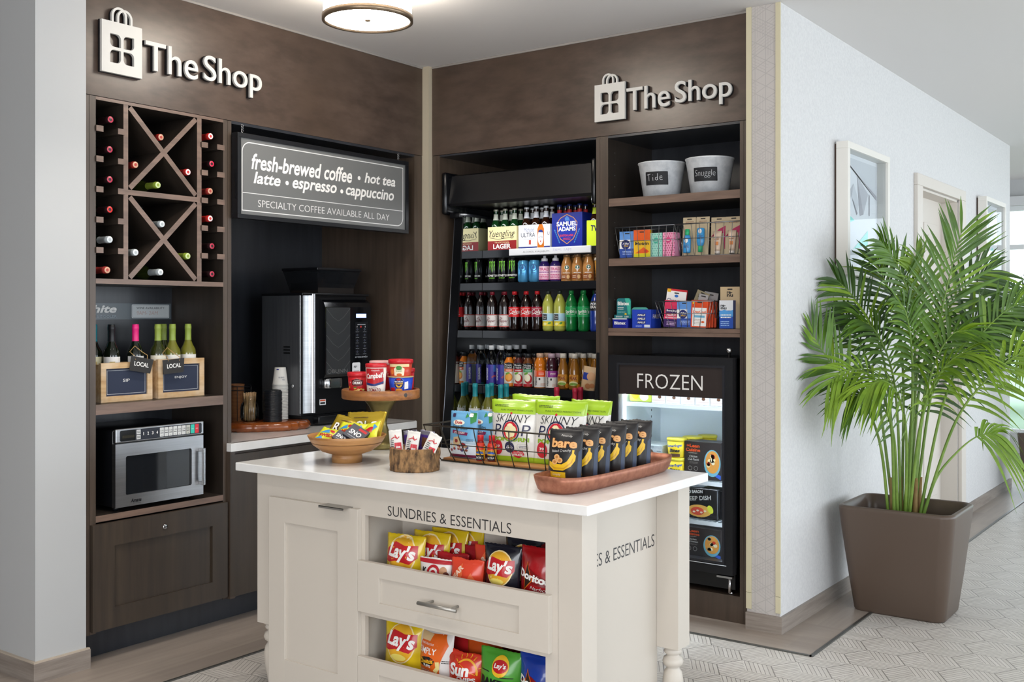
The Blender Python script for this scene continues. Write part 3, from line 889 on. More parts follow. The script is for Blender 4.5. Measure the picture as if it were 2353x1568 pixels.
# ================================================================ APPLIANCES AND ISLAND
# ---------------------------------------------------------------- microwave
mw = empty('microwave_oven', 'stainless commercial microwave with white keypad in the niche under the wine crates', 'microwave', (-4.105, 2.955, 0.634), math.pi / 2)
w = 0.467; h0 = 0.021                           # local: x along the wall, -y towards the room
g = G(); g.box(-w / 2 + 0.004, 0.03, h0, w / 2 - 0.004, 0.39, h0 + 0.338, BLACK, 0.006); g.box(-w / 2 + 0.012, 0.012, h0, w / 2 - 0.002, 0.03, h0 + 0.335, BLACK); g.build('housing', mw)
g = G(); g.box(-w / 2, 0, h0 + 0.284, w / 2, 0.014, h0 + 0.345, STEEL, 0.004); cp = g.build('control_panel', mw)
d = D()
Q = lambda y: y - 2.955
KEYB = mat('23262e', 0.4)
d.rrect(Q(2.742), h0 + 0.289, Q(3.176), h0 + 0.338, 0.008, KEYB, 1); d.rrect(Q(2.745), h0 + 0.291, Q(2.82), h0 + 0.336, 0.004, mat('0a0b0c', 0.2), 2)
d.text('8888888', Q(2.754), h0 + 0.303, Q(2.814), h0 + 0.315, mat('3a3522', 0.5), 3)
for a in (0.315, 0.292):
    d.rect(Q(2.825), h0 + a, Q(2.846), h0 + a + 0.02, mat('c9cac8', 0.5), 2); d.lines(Q(2.828), h0 + a + 0.005, Q(2.843), h0 + a + 0.015, 2, INK, 3, int(a * 1e3))
for k in range(4):
    y = 2.851 + 0.0235 * k
    d.frame(Q(y), h0 + 0.296, Q(y + 0.0205), h0 + 0.332, 0.0008, mat('3b4050', 0.5), 2); d.text(str(k + 1), Q(y + (0.0085 if k == 0 else 0.006)), h0 + 0.308, Q(y + (0.0115 if k == 0 else 0.014)), h0 + 0.322, WHITE, 3, bold=0.02)
for k, s_ in enumerate(('0:30', '0:45', '1:00', '1:30', '2:00', '2:30', 'POWER')):
    y = 2.946 + 0.0238 * k
    d.rrect(Q(y), h0 + 0.293, Q(y + 0.021), h0 + 0.334, 0.002, mat('d4d5d3' if k < 6 else 'bdbeb6', 0.5), 2); d.text(s_, Q(y + 0.003), h0 + 0.316, Q(y + 0.018), h0 + 0.323, INK, 3)
    d.lines(Q(y + 0.003), h0 + 0.306, Q(y + 0.018), h0 + 0.313, 1, INK, 3, k); d.rect(Q(y + 0.009), h0 + 0.297, Q(y + 0.012), h0 + 0.299, INK, 3)
for y, cc, s_ in ((3.1135, '35c4ad', 'START'), (3.1375, 'd63540', 'STOP')):
    d.rrect(Q(y), h0 + 0.293, Q(y + 0.021), h0 + 0.334, 0.002, mat(cc, 0.45), 2); d.text(s_, Q(y + 0.004), h0 + 0.312, Q(y + 0.017), h0 + 0.316, WHITE, 3)
d.build('keypad', cp, flat_map(0.0))
g = G()
a = (-w / 2 - 0.001, h0 + 0.001, w / 2 - 0.003, h0 + 0.279); b = (Q(2.772), h0 + 0.052, Q(3.120), h0 + 0.223)
g.prism([(a[0], a[1]), (a[2], a[1]), (a[2], a[3]), (a[0], a[3])], 0.0, 0.026, STEEL, holes=[rr_pts(b[0], b[1], b[2], b[3], 0.008)])
dr = g.build('door', mw)
g = G(); g.prism(rr_pts(b[0] - 0.002, b[1] - 0.002, b[2] + 0.002, b[3] + 0.002, 0.008), 0.008, 0.018, mat('16191d', 0.06, name='dark_door_glass')); g.box(b[0] + 0.215, 0.0075, b[1] + 0.002, b[2] - 0.008, 0.0078, b[3] - 0.002, mat('3a3d40', 0.3)); g.build('door_window', dr)
g = G()
hx = Q(3.166)
g.box(hx - 0.008, -0.034, h0 + 0.048, hx + 0.008, -0.022, h0 + 0.222, STEEL, 0.003); g.box(hx - 0.008, -0.024, h0 + 0.205, hx + 0.008, 0.0, h0 + 0.22, STEEL, 0.002); g.box(hx - 0.008, -0.024, h0 + 0.05, hx + 0.008, 0.0, h0 + 0.065, STEEL, 0.002)
g.build('door_handle', dr)
d = D(); d.text('Amana', Q(2.795), h0 + 0.016, Q(2.85), h0 + 0.033, INK, 2, bold=0.035, shear=0.35); d.lines(Q(2.808), h0 + 0.010, Q(2.848), h0 + 0.013, 1, INK, 2); d.build('maker_mark', dr, flat_map(0.0))
for x in (-w / 2 + 0.04, w / 2 - 0.05):
    for y in (0.06, 0.34):
        g = G(); g.cyl(0.014, 0, h0, BLACK, 14, T(x, y, 0.0005)); g.build('foot', mw)

# ---------------------------------------------------------------- coffee machine
cm = empty('coffee_machine', 'tall black bean to cup coffee machine with chevron front and smoked hopper', 'coffee machine', (-4.32, 4.295, 0.88), math.pi / 2); cm.scale = (1.09, 0.84, 1)
# local x = y - 4.2 ; local y = -(X + 4.2); z above the counter
SIDE = noisemat('dark_brushed_panel', '5a5c60', '66686c', (60, 60, 2), rough=0.35, metal=0.6)
g = G(); g.box(-0.236, 0.055, 0.06, 0.24, 0.425, 0.735, BLACK, 0.004); g.box(-0.23, 0.05, 0.004, 0.235, 0.42, 0.06, BLACK); g.box(-0.242, 0.03, 0.728, 0.243, 0.43, 0.742, BLACK, 0.004); g.build('housing', cm)
g = G(); g.box(-0.2415, 0.058, 0.065, -0.236, 0.42, 0.727, SIDE); sp = g.build('side_panel', cm)
for k in range(3):
    g = G(); g.box(-0.2425, 0.146, 0.438 - k * 0.017, -0.2412, 0.208, 0.446 - k * 0.017, mat('08090a', 0.3)); g.build('vent_slot', sp)
g = G(); g.lathe([(0.011, 0), (0.012, 0.003), (0.007, 0.005), (0.0, 0.005)], CHROME, 18, T(-0.2415, 0.118, 0.225, ry=-math.pi / 2)); g.build('lock', sp)
g = G()
n = 10; pr = [(-0.2415, 0.057)] + [(-0.2415 + 0.075 * math.sin(math.pi / 2 * k / n), 0.057 - 0.075 * (1 - math.cos(math.pi / 2 * k / n)) * 0.6) for k in range(n + 1)] + [(-0.16, 0.057)]
vs = [(x, y, z) for z in (0.075, 0.737) for x, y in pr]; k = len(pr)
g.add(vs, [(i, (i + 1) % k, k + (i + 1) % k, k + i) for i in range(k)], STEEL, True); g.build('corner_column', cm)
g = G()
prof = [(0.0, 0.285), (0.0, 0.665), (0.012, 0.69), (0.035, 0.705), (0.06, 0.712), (0.06, 0.26), (0.035, 0.262), (0.012, 0.268)]
g.add([(x, y, z) for x in (-0.105, 0.232) for y, z in prof], [tuple(range(8)), tuple(reversed(range(8, 16)))] + [(i, (i + 1) % 8, 8 + (i + 1) % 8, 8 + i) for i in range(8)], mat('0b0c0f', 0.12, name='gloss_black'))
fd = g.build('front_door', cm)
GM = mat('55585b', 0.35, 0.7, name='gunmetal'); d = D()
d.rrect(-0.098, 0.285, 0.075, 0.662, 0.004, GM, 1)
for k in range(5):
    zc = 0.585 - k * 0.075
    d.poly(stroke([(-0.098, zc + 0.072), (-0.05, zc + 0.022), (-0.012, zc), (0.026, zc + 0.022), (0.075, zc + 0.072)], 0.0016), mat('a9abad', 0.3, 0.9), 2)
d.text('BUNN', -0.055, 0.292, 0.055, 0.312, mat('b9babc', 0.3, 0.8), 2); d.frame(-0.088, 0.290, -0.062, 0.314, 0.002, mat('b9babc', 0.3, 0.8), 2, 0.011)
d.build('chevron_panel', fd, flat_map(0.0))
d = D()
d.rrect(0.112, 0.385, 0.205, 0.58, 0.004, mat('14161b', 0.3), 1)
for i in range(5):
    for j in range(2):
        x, z = 0.128 + j * 0.055, 0.535 - i * 0.032
        d.disc(x, z, 0.0065, 0.0065, mat('8d9096', 0.3, 0.8), 2); d.disc(x, z, 0.004, 0.004, mat('2b3350', 0.3), 3); d.lines(x - 0.011, z - 0.016, x + 0.013, z - 0.011, 1, mat('9fa3a8', 0.5), 2, i * 2 + j)
d.rect(0.13, 0.562, 0.19, 0.566, mat('a8acb2', 0.5), 2); d.disc(0.155, 0.552, 0.006, 0.006, mat('c23a34', 0.4), 3); d.rect(0.125, 0.547, 0.128, 0.556, WHITE, 2); d.rect(0.186, 0.547, 0.189, 0.556, WHITE, 2)
d.text('crescendo', 0.112, 0.372, 0.205, 0.383, mat('b9bdc4', 0.5), 2)
d.build('keypad', fd, flat_map(0.0))
g = G(); g.box(0.12, -0.0025, 0.604, 0.194, 0.0, 0.626, mat('9fb6ff', 0.4, emit=2.2, name='lit_display')); g.build('display', fd)
d = D(); d.rrect(0.09, 0.275, 0.15, 0.345, 0.008, mat('e8e8ea', 0.5), 2); d.text('sp', 0.1, 0.313, 0.125, 0.326, INK, 3, bold=0.02, shear=0.2); d.lines(0.1, 0.285, 0.14, 0.30, 2, INK, 3); d.build('paper_note', fd, flat_map(0.0))
g = G(); g.lathe([(0.03, 0.205), (0.034, 0.21), (0.034, 0.258), (0.03, 0.262)], CHROME, 24, T(-0.055, 0.045, 0)); g.lathe([(0.03, 0.205), (0.034, 0.21), (0.034, 0.258), (0.03, 0.262)], CHROME, 24, T(0.01, 0.045, 0)); g.box(-0.055, 0.011, 0.207, 0.01, 0.05, 0.26, CHROME); g.build('spout', cm)
g = G(); g.box(-0.15, 0.0, 0.012, 0.222, 0.11, 0.055, BLACK, 0.006); g.build('drip_tray', cm)
d = D(); d.rrect(-0.105, 0.112, -0.06, 0.145, 0.003, mat('dfe3e6', 0.5), 1); d.rect(-0.102, 0.134, -0.063, 0.142, mat('d0532e', 0.5), 2); d.rect(-0.1, 0.118, -0.066, 0.128, INK, 2); d.build('warning_sticker', cm, flat_map(0.0545))
SMOKE = mat('1b1d20', 0.08, alpha=0.72, name='smoked_plastic')
g = G()
t0, t1 = (-0.085, 0.10, 0.165, 0.36), (-0.115, 0.06, 0.20, 0.40)
V = [(t0[0], t0[1], 0.742), (t0[2], t0[1], 0.742), (t0[2], t0[3], 0.742), (t0[0], t0[3], 0.742), (t1[0], t1[1], 0.875), (t1[2], t1[1], 0.875), (t1[2], t1[3], 0.875), (t1[0], t1[3], 0.875)]
g.add(V, [(0, 1, 5, 4), (1, 2, 6, 5), (2, 3, 7, 6), (3, 0, 4, 7)], SMOKE); hp = g.build('bean_hopper', cm)
g = G(); g.box(t1[0] - 0.005, t1[1] - 0.005, 0.872, t1[2] + 0.005, t1[3] + 0.005, 0.888, BLACK, 0.004); g.build('hopper_lid', hp)
g = G(); g.box(t0[0] - 0.004, t0[1] - 0.01, 0.744, t0[2] + 0.006, t0[3] - 0.004, 0.80, mat('1a120d', 0.6, name='coffee_beans')); tag(g.build('coffee_beans', hp), None, None, kind='stuff')

# ---------------------------------------------------------------- drink cooler
ck = empty('beverage_cooler', 'black open front drink cooler with slanted sides and mirrored inner side', 'cooler')
INT = mat('0d0e12', 0.35, name='cooler_interior')
pr = [(4.72, 0.10), (4.72, 0.55), (4.772, 0.98), (4.868, 2.08), (5.60, 2.08), (5.60, 0.10)]


def side(x0, x1, m):
    g = G(); k = len(pr)
    g.add([(x, y, z) for x in (x0, x1) for y, z in pr], [tuple(range(k)), tuple(reversed(range(k, 2 * k)))] + [(i, (i + 1) % k, k + (i + 1) % k, k + i) for i in range(k)], m)
    return g


side(-3.948, -3.886, BLACK).build('end_panel', ck); side(-2.925, -2.908, BLACK).build('end_panel', ck)
g = G(); g.tube([(-3.945, 4.7185, 0.55), (-3.945, 4.7705, 0.98), (-3.945, 4.8665, 2.08)], 0.0025, mat('8b9097', 0.3, 0.9)); g.build('edge_trim', ck)
g = G(); g.add([(-3.8858, y + 0.012, z) for y, z in pr[1:4]] + [(-3.8858, 5.50, 2.08), (-3.8858, 5.50, 0.55)], [(0, 1, 2, 3, 4)], MIRROR); g.build('side_mirror', ck)
g = G(); g.box(-3.886, 5.50, 0.12, -2.925, 5.6, 2.2, INT); g.build('back_wall', ck)
g = G(); g.box(-3.886, 4.76, 0.12, -2.925, 5.5, 0.767, INT); g.build('deck', ck)
g = G(); g.quad((-3.885, 4.96, 2.150), (-2.93, 4.96, 2.150), (-2.93, 5.5, 2.150), (-3.885, 5.5, 2.150), MIRROR); g.build('ceiling_mirror', ck)
g = G()
cp_ = [(4.835, 2.155), (4.85, 2.14), (5.58, 2.151), (5.58, 2.33), (4.90, 2.33), (4.865, 2.318)]
k = len(cp_)
g.add([(x, y, z) for x in (-3.972, -2.962) for y, z in cp_], [tuple(range(k)), tuple(reversed(range(k, 2 * k)))] + [(i, (i + 1) % k, k + (i + 1) % k, k + i) for i in range(k)], noisemat('canopy_black', '17171a', '1a1a1c', (3, 3, 3), rough=0.3))
g.build('canopy', ck)
for x0, x1 in ((-4.003, -3.965), (-2.972, -2.938)):
    g = G(); g.box(x0, 4.808, 2.09, x1, 5.3, 2.34, mat('0c0d10', 0.16, name='gloss_black_cap'), 0.016); g.build('canopy_end_cap', ck)
g = G(); g.box(-3.965, 4.84, 2.07, -3.886, 5.3, 2.10, BLACK, 0.006); g.build('canopy_bracket', ck)
g = G(); g.box(-3.86, 4.90, 2.142, -2.95, 4.925, 2.1505, mat('f1f4ff', 0.4, emit=5.0, name='cooler_led')); g.build('led_strip', ck)
area('cooler_light', (-3.41, 4.93, 2.12), (math.radians(-8), 0, 0), 0.9, 0.03, 2.2, (0.95, 0.97, 1.0))
SHELFZ = {'beer': 1.886, 'energy': 1.691, 'soda': 1.405, 'water': 1.073}
RAIL = mat('15171c', 0.3, name='shelf_rail')
for z in SHELFZ.values():
    g = G(); g.box(-3.8845, 5.062, z - 0.012, -2.926, 5.498, z, INT); sh = g.build('shelf', ck)
    g = G(); g.box(-3.8845, 5.056, z - 0.044, -2.926, 5.063, z + 0.001, RAIL, 0.001); g.build('price_rail', sh)
g = G(); g.box(-3.677, 5.04, 1.848, -3.112, 5.0545, 1.889, mat('dedfe1', 0.4), 0.004); hs = g.build('hours_strip', ck)
d = D(); d.text('ALCOHOL AVAILABILITY:', -3.575, 1.862, -3.385, 1.872, mat('7d7f82', 0.5), 1); d.text('7AM- 1AM', -3.365, 1.864, -3.24, 1.879, mat('9d96c4', 0.6), 1, bold=-0.02, shear=0.1); d.build('lettering', hs, flat_map(5.04))

# ---------------------------------------------------------------- freezer
fz = empty('upright_freezer', 'black glass door freezer with lit white interior below the open shelves', 'freezer', (0, 0, 0))
FW = mat('d9e2e8', 0.4, name='freezer_liner')
x0, x1, y0, y1, z0, z1 = -2.812, -2.134, 4.80, 5.26, 0.235, 1.285
g = G()
for a in ((x0, y0, z0, x0 + 0.03, y1, z1), (x1 - 0.03, y0, z0, x1, y1, z1), (x0, y0, z1 - 0.03, x1, y1, z1), (x0, y0, z0, x1, y1, z0 + 0.04), (x0, y1 - 0.02, z0, x1, y1, z1)):
    g.box(*a, BLACK)
g.box(x0 + 0.01, y0 + 0.01, z0 - 0.075, x1 - 0.01, y1, z0, BLACK)
g.build('freezer_housing', fz)
g = G(); ix0, ix1, iz0, iz1 = x0 + 0.031, x1 - 0.031, z0 + 0.041, z1 - 0.031
for a in ((ix0, y0 + 0.004, iz0, ix0 + 0.006, y1 - 0.03, iz1), (ix1 - 0.006, y0 + 0.004, iz0, ix1, y1 - 0.03, iz1), (ix0, y1 - 0.03, iz0, ix1, y1 - 0.021, iz1), (ix0, y0 + 0.004, iz1 - 0.006, ix1, y1 - 0.03, iz1), (ix0, y0 + 0.004, iz0, ix1, y1 - 0.03, iz0 + 0.006)):
    g.box(*a, FW)
ln = g.build('liner', fz)
for zz in [0.45 + 0.035 * k for k in range(17)]:
    g = G(); g.box(ix0 + 0.007, y1 - 0.14, zz, ix0 + 0.0075, y1 - 0.134, zz + 0.012, INK); g.build('rail_slot', ln)
SZ = (1.043, 0.668, 0.470)
for z in SZ:
    g = G()
    for k in range(22):
        x = ix0 + 0.02 + k * (ix1 - ix0 - 0.04) / 21
        g.tube([(x, 4.83, z - 0.004), (x, y1 - 0.035, z - 0.004)], 0.0022, mat('e8eef2', 0.4), 5)
    for y in (4.83, 4.97, 5.12, 5.22):
        g.tube([(ix0 + 0.008, y, z - 0.008), (ix1 - 0.008, y, z - 0.008)], 0.0035, mat('e8eef2', 0.4), 5)
    g.box(ix0 + 0.01, 4.822, z - 0.016, ix1 - 0.01, 4.826, z + 0.004, mat('eef3f6', 0.4)); g.build('wire_shelf', fz)
g = G(); g.box(ix0 + 0.06, 4.84, iz1 - 0.016, ix1 - 0.06, 4.87, iz1 - 0.007, mat('eaf4ff', 0.4, emit=7.0, name='led_strip')); g.build('led_strip', fz)
for xx in (ix0 + 0.012, ix1 - 0.02):
    g = G(); g.box(xx, 4.815, iz0 + 0.05, xx + 0.008, 4.823, iz1 - 0.05, mat('eaf4ff', 0.4, emit=7.0, name='led_strip')); g.build('led_strip', fz)
area('freezer_light', (-2.47, 4.845, 1.222), (math.radians(-28), 0, 0), 0.5, 0.03, 8.0, (0.86, 0.94, 1.0))
for xx, rr in ((ix0 + 0.024, -1), (ix1 - 0.024, 1)):
    area('freezer_light', (xx, 4.812, 0.76), (math.radians(90), 0, math.radians(180 - 55 * -rr)), 0.02, 0.85, 5.0, (0.86, 0.94, 1.0))
# door
dx0, dx1, dz0, dz1 = -2.82, -2.128, 0.243, 1.293
g = G()
fo = [(dx0, dz0), (dx1, dz0), (dx1, dz1), (dx0, dz1)]
fi = [(-2.757, 0.305), (-2.180, 0.305), (-2.180, 1.243), (-2.757, 1.243)]
g.prism(fo, 4.742, 4.79, BLACKM, holes=[fi])
dd = g.build('freezer_door', fz)
g = G(); a = (-2.768, 0.294, -2.169, 1.254)
g.prism([(a[0], a[1]), (a[2], a[1]), (a[2], a[3]), (a[0], a[3])], 4.738, 4.742, mat('24252a', 0.3, name='door_bead'), holes=[fi]); g.build('inner_bead', dd)
g = G(); g.quad((-2.757, 4.775, 0.305), (-2.18, 4.775, 0.305), (-2.18, 4.775, 1.095), (-2.757, 4.775, 1.095), PANE); g.build('door_glass', dd)
g = G(); g.box(-2.757, 4.748, 1.093, -2.180, 4.776, 1.243, mat('2e2624', 0.4, name='brown_header')); hd = g.build('header_sign', dd)
d = D(); d.text('FROZEN', -2.652, 1.128, -2.288, 1.202, WHITE, 1, bold=-0.01); d.build('lettering', hd, flat_map(4.748))
g = G(); g.tube([(-2.16, 4.739, 0.288), (-2.62, 4.739, 0.288)], 0.002, mat('c9ced2', 0.3, 0.8)); g.build('kick_trim', dd)
g = G(); g.lathe([(0.008, 0), (0.008, 0.03), (0.013, 0.032), (0.013, 0.05)], CHROME, 14, T(-2.155, 4.762, 1.288)); g.build('hinge', fz)
g = G(); g.box(-2.215, 4.75, 0.226, -2.135, 4.775, 0.235, CHROME); g.cyl(0.008, 0.155, 0.228, CHROME, 12, T(-2.153, 4.765, 0)); g.build('hinge', fz)
for x in (-2.78, -2.175):
    for y in (4.83, 5.2):
        g = G(); g.lathe([(0.017, 0.1335), (0.017, 0.142), (0.009, 0.146), (0.009, 0.162)], CHROME, 14, T(x, y, 0)); g.build('foot', fz)

# ---------------------------------------------------------------- island
isl = empty('kitchen_island', 'greige display island with turned legs, snack bins and a cupboard door', 'island')
g = G(); g.box(-3.358, 2.760, 0.882, -1.7145, 3.606, 0.914, QUARTZ, 0.003)
tag(g.build('island_countertop'), 'white quartz top of the snack island, carrying bowls, baskets and the copper tray', 'countertop')
# body: panels around open bins
B0, B1, YB = -3.185, -1.850, 2.803
g = G(); g.box(B0, 3.44, 0.06, B1, 3.46, 0.8815, GREIGE); g.box(B0, YB, 0.06, B0 + 0.018, 3.44, 0.8815, GREIGE); g.box(B1 - 0.018, YB + 0.003, 0.06, B1, 3.44, 0.8815, GREIGE)
g.box(-2.725, YB + 0.01, 0.06, -2.706, 3.44, 0.8815, GREIGE); g.box(B0, YB, 0.06, B1, 3.44, 0.078, GREIGE); g.box(-2.706, YB + 0.22, 0.078, B1 - 0.018, YB + 0.236, 0.8815, GREIGE); g.build('carcass', isl)
g = G()
fr = [(B0, 0.06), (B1, 0.06), (B1, 0.8815), (B0, 0.8815)]
g.prism(fr, YB - 0.003, YB + 0.015, GREIGE, holes=[[(-2.688, 0.598), (-1.897, 0.598), (-1.897, 0.773), (-2.688, 0.773)], [(-2.688, 0.09), (-1.897, 0.09), (-1.897, 0.408), (-2.688, 0.408)], [(-2.688, 0.43), (-1.897, 0.43), (-1.897, 0.59), (-2.688, 0.59)]])
ff = g.build('face_frame', isl)
d = D(); d.text('SUNDRIES & ESSENTIALS', -2.577, 0.783, -2.032, 0.819, mat('2f2e2f', 0.5), 1, bold=-0.004); d.build('lettering', ff, flat_map(YB - 0.003))
g = G(); g.box(B1, 2.89, 0.06, B1 + 0.0005, 3.46, 0.8815, GREIGE); pn = g.build('end_panel', isl)
d = D(); d.text('SUNDRIES & ESSENTIALS', 2.812, 0.656, 3.437, 0.700, mat('3a3a3c', 0.5), 1, bold=-0.004); d.build('lettering', pn, wall_a(B1 + 0.0006))


def shaker(name, parent, x0, x1, z0, z1, a0, a1, b0, b1):
    g = G(); f, q = YB - 0.024, YB - 0.003
    g.box(x0, f, z0, a0, q, z1, GREIGE, 0.0012); g.box(a1, f, z0, x1, q, z1, GREIGE, 0.0012)
    g.box(a0 - 0.001, f + 0.0001, b1, a1 + 0.001, q, z1 - 0.0002, GREIGE); g.box(a0 - 0.001, f + 0.0001, z0 + 0.0002, a1 + 0.001, q, b0, GREIGE)
    g.box(a0, f + 0.009, b0, a1, q, b1, GREIGE)
    return g.build(name, parent)


dr = shaker('cupboard_door', isl, -3.183, -2.707, 0.072, 0.794, -3.093, -2.809, 0.176, 0.703)
g = G(); g.box(-2.876, YB - 0.055, 0.7945, -2.748, YB - 0.004, 0.7965, NICKEL); g.box(-2.876, YB - 0.055, 0.788, -2.748, YB - 0.0535, 0.7965, NICKEL); g.build('edge_pull', dr)
for z0, z1, b0, b1 in ((0.426, 0.610, 0.470, 0.560), (0.080, 0.264, 0.124, 0.214)):
    o = shaker('bin_front', isl, -2.706, -1.870, z0, z1, -2.601, -1.988, b0, b1)
    g = G(); zc = (b0 + b1) / 2
    g.tube([(-2.385, YB - 0.062, zc), (-2.217, YB - 0.062, zc)], 0.0068, NICKEL, 14)
    for x in (-2.356, -2.246):
        g.tube([(x, YB - 0.062, zc), (x, YB - 0.014, zc)], 0.005, NICKEL, 10)
    g.build('bar_pull', o)
    g = G(); g.box(-2.70, YB + 0.015, z0 + 0.082, -1.88, YB + 0.215, z0 + 0.094, GREIGE); g.build('bin_floor', isl)
for x0, y0 in ((-3.274, 2.800), (-1.849, 2.800), (-3.274, 3.452), (-1.849, 3.452)):
    s_ = 0.0895
    g = G(); g.box(x0, y0, 0.285, x0 + s_, y0 + s_, 0.8815, GREIGE, 0.0012)
    lg = g.build('leg', isl)
    g = G(); cx, cy = x0 + s_ / 2, y0 + s_ / 2
    g.lathe([(0.012, 0.0), (0.022, 0.004), (0.025, 0.02), (0.021, 0.045), (0.023, 0.06), (0.034, 0.12), (0.038, 0.16), (0.033, 0.19), (0.024, 0.203), (0.022, 0.208), (0.034, 0.216), (0.0385, 0.229), (0.034, 0.243), (0.024, 0.25), (0.0225, 0.254), (0.031, 0.260), (0.034, 0.266), (0.031, 0.272), (0.03, 0.275), (0.040, 0.283), (0.0445, 0.292)], GREIGE, 36, T(cx, cy, 0.0)); g.build('turned_foot', lg)
# ================================================================ PRODUCTS
ORD = ['first', 'second', 'third', 'fourth', 'fifth', 'sixth', 'seventh', 'eighth', 'ninth', 'tenth']


def rad_at(prof):
    def f(z):
        for (r0, z0), (r1, z1) in zip(prof, prof[1:]):
            if z0 <= z <= z1 and z1 > z0:
                return r0 + (r1 - r0) * (z - z0) / (z1 - z0)
        return prof[-1][0]
    return f


def bottle(name, prof, body, cap=None, capm=None, label=None, arc=math.pi, draw=None, seg=20, turn=0.0, wrap=None):
    """root mesh = the filled bottle; children: cap and printed label. wrap=(z0, z1, mat): paper all round; draw(D, half_width, z0, z1) adds print"""
    g = G(); g.lathe(prof, body, seg)
    o = g.build(name)
    rf = rad_at(prof)
    if cap:
        g = G(); g.lathe(cap, capm, seg); g.build('cap', o)
    if wrap:
        z0, z1, wm = wrap
        g = G(); n = 5
        g.lathe([(rf(z0 + (z1 - z0) * k / n) + 0.0004, z0 + (z1 - z0) * k / n) for k in range(n + 1)], wm, seg, cap=False)
        lb = g.build('label', o)
        if draw:
            d = D(); draw(d, rf((z0 + z1) / 2), z0, z1); d.build('label_print', lb, cyl_map(lambda v: rf(v) + 0.0006, turn), 0.008, 0.0003)
    return o


def put(proto, first, loc, rz, label, cat, group=None):
    """the first call places the prototype itself, later ones copy it with its parts"""
    if first[0]:
        first[0] = False
        proto.location = loc; proto.rotation_euler = (proto.rotation_euler[0], proto.rotation_euler[1], rz)
        return tag(proto, label, cat, group)
    o = dup(proto, loc, rz, label, group)
    if not group and 'group' in o: del o['group']
    return o


TWIST = lambda: 0.42                            # shelf goods are faced a little towards the walkway


def carton(name, w, dp, h, m, label, cat, loc, rz=0.0, th=0.002, lid=True, group=None):
    """printed box standing on its base, front at local y = 0 (towards -y)"""
    g = G()
    if lid:
        g.box(-w / 2, 0, 0, w / 2, dp, h, m, 0.0008)
    else:
        g.box(-w / 2, 0, 0, w / 2, th, h, m); g.box(-w / 2, dp - th, 0, w / 2, dp, h, m); g.box(-w / 2, th, 0, -w / 2 + th, dp - th, h, m); g.box(w / 2 - th, th, 0, w / 2, dp - th, h, m); g.box(-w / 2 + th, th, 0, w / 2 - th, dp - th, th, m)
    o = g.build(name, None, loc, rz)
    return tag(o, label, cat, group)


# ---------------------------------------------------------------- cooler, top shelf: beer
zb = SHELFZ['beer'] + 0.0008
AMBER = mat('2a1408', 0.06, coat=0.5, name='amber_glass'); GREENG = mat('123a1a', 0.06, coat=0.5, name='green_glass')
BEERP = [(0.026, 0), (0.0305, 0.004), (0.0305, 0.13), (0.028, 0.15), (0.018, 0.176), (0.0138, 0.195), (0.0125, 0.232), (0.0135, 0.236)]
CROWN = [(0.0145, 0.232), (0.0152, 0.236), (0.0146, 0.243), (0.012, 0.245), (0, 0.245)]


def beer(body, neckm, capm, stripe):
    o = bottle('beer_bottle', BEERP, body, CROWN, capm, wrap=(0.178, 0.214, neckm))
    if stripe:
        g = G(); g.lathe([(0.0151 + 0.0006, 0.186), (0.0142, 0.196)], stripe, 16, cap=False); g.build('neck_band', o)
    return o


def six(o, xs, ys, words):
    first = [True]
    k = 0
    for j, y in enumerate(ys):
        for i, x in enumerate(xs):
            put(o, first, (x, y, zb + 0.003), TWIST(), f'{words}, {"front" if j == 0 else "rear"} row, {ORD[i]} from the mirror side', 'bottle', 'beer bottles in the cartons')
            k += 1


OV = lambda d, u, v, a, b, m, l=1: d.disc(u, v, a, b, m, l)
CREAM, MAROON = mat('e7d9a4', 0.5), mat('8e1f22', 0.45)
c = carton('beer_carton', 0.212, 0.128, 0.139, CREAM, 'cream and dark red lager carton beside the mirrored cooler side', 'carton', (-3.744, 5.064, zb), lid=False)
d = D(); w = 0.106
d.rect(-w, 0.0, w, 0.055, MAROON, 1); d.text('Yuengling', -0.094, 0.066, 0.094, 0.118, INK, 2, bold=-0.005, shear=0.35); d.poly(stroke([(-0.09, 0.075), (-0.03, 0.064), (0.06, 0.072), (0.098, 0.10)], 0.002), INK, 2)
d.text('TRADITIONAL', -0.055, 0.041, 0.055, 0.049, CREAM, 2); d.text('LAGER', -0.065, 0.007, 0.065, 0.036, WHITE, 2, bold=0.03); d.build('carton_print', c)
six(beer(GREENG, mat('d9dccb', 0.5), mat('c9c7b4', 0.4, 0.6), None), (-3.814, -3.745, -3.676), (5.098, 5.160), 'green lager bottle in the cream carton')
c = carton('beer_carton', 0.222, 0.128, 0.139, mat('e6e7ea', 0.45), 'white light beer carton with a bottle picture, next to the blue carton', 'carton', (-3.512, 5.064, zb), lid=False)
d = D(); w = 0.111
BL = mat('27357f', 0.45)
d.rect(-w, 0, 0.022, 0.012, BL, 1); d.rect(0.07, 0, w, 0.012, BL, 1); d.text('Michelob', -0.07, 0.098, 0.0, 0.122, BL, 2, bold=-0.015, shear=0.3); d.text('ULTRA', -0.092, 0.068, 0.008, 0.093, mat('2b2f45', 0.5), 2)
d.poly([(-0.036, 0.05), (-0.022, 0.05), (-0.022, 0.022), (-0.029, 0.027), (-0.036, 0.022)], mat('b8402f', 0.5), 2); d.lines(-0.075, 0.052, 0.0, 0.06, 2, mat('b4b6bd', 0.5), 2)
d.poly([(0.024, 0), (0.07, 0), (0.07, 0.112), (0.058, 0.139), (0.036, 0.139), (0.024, 0.112)], mat('c46a14', 0.4), 2)
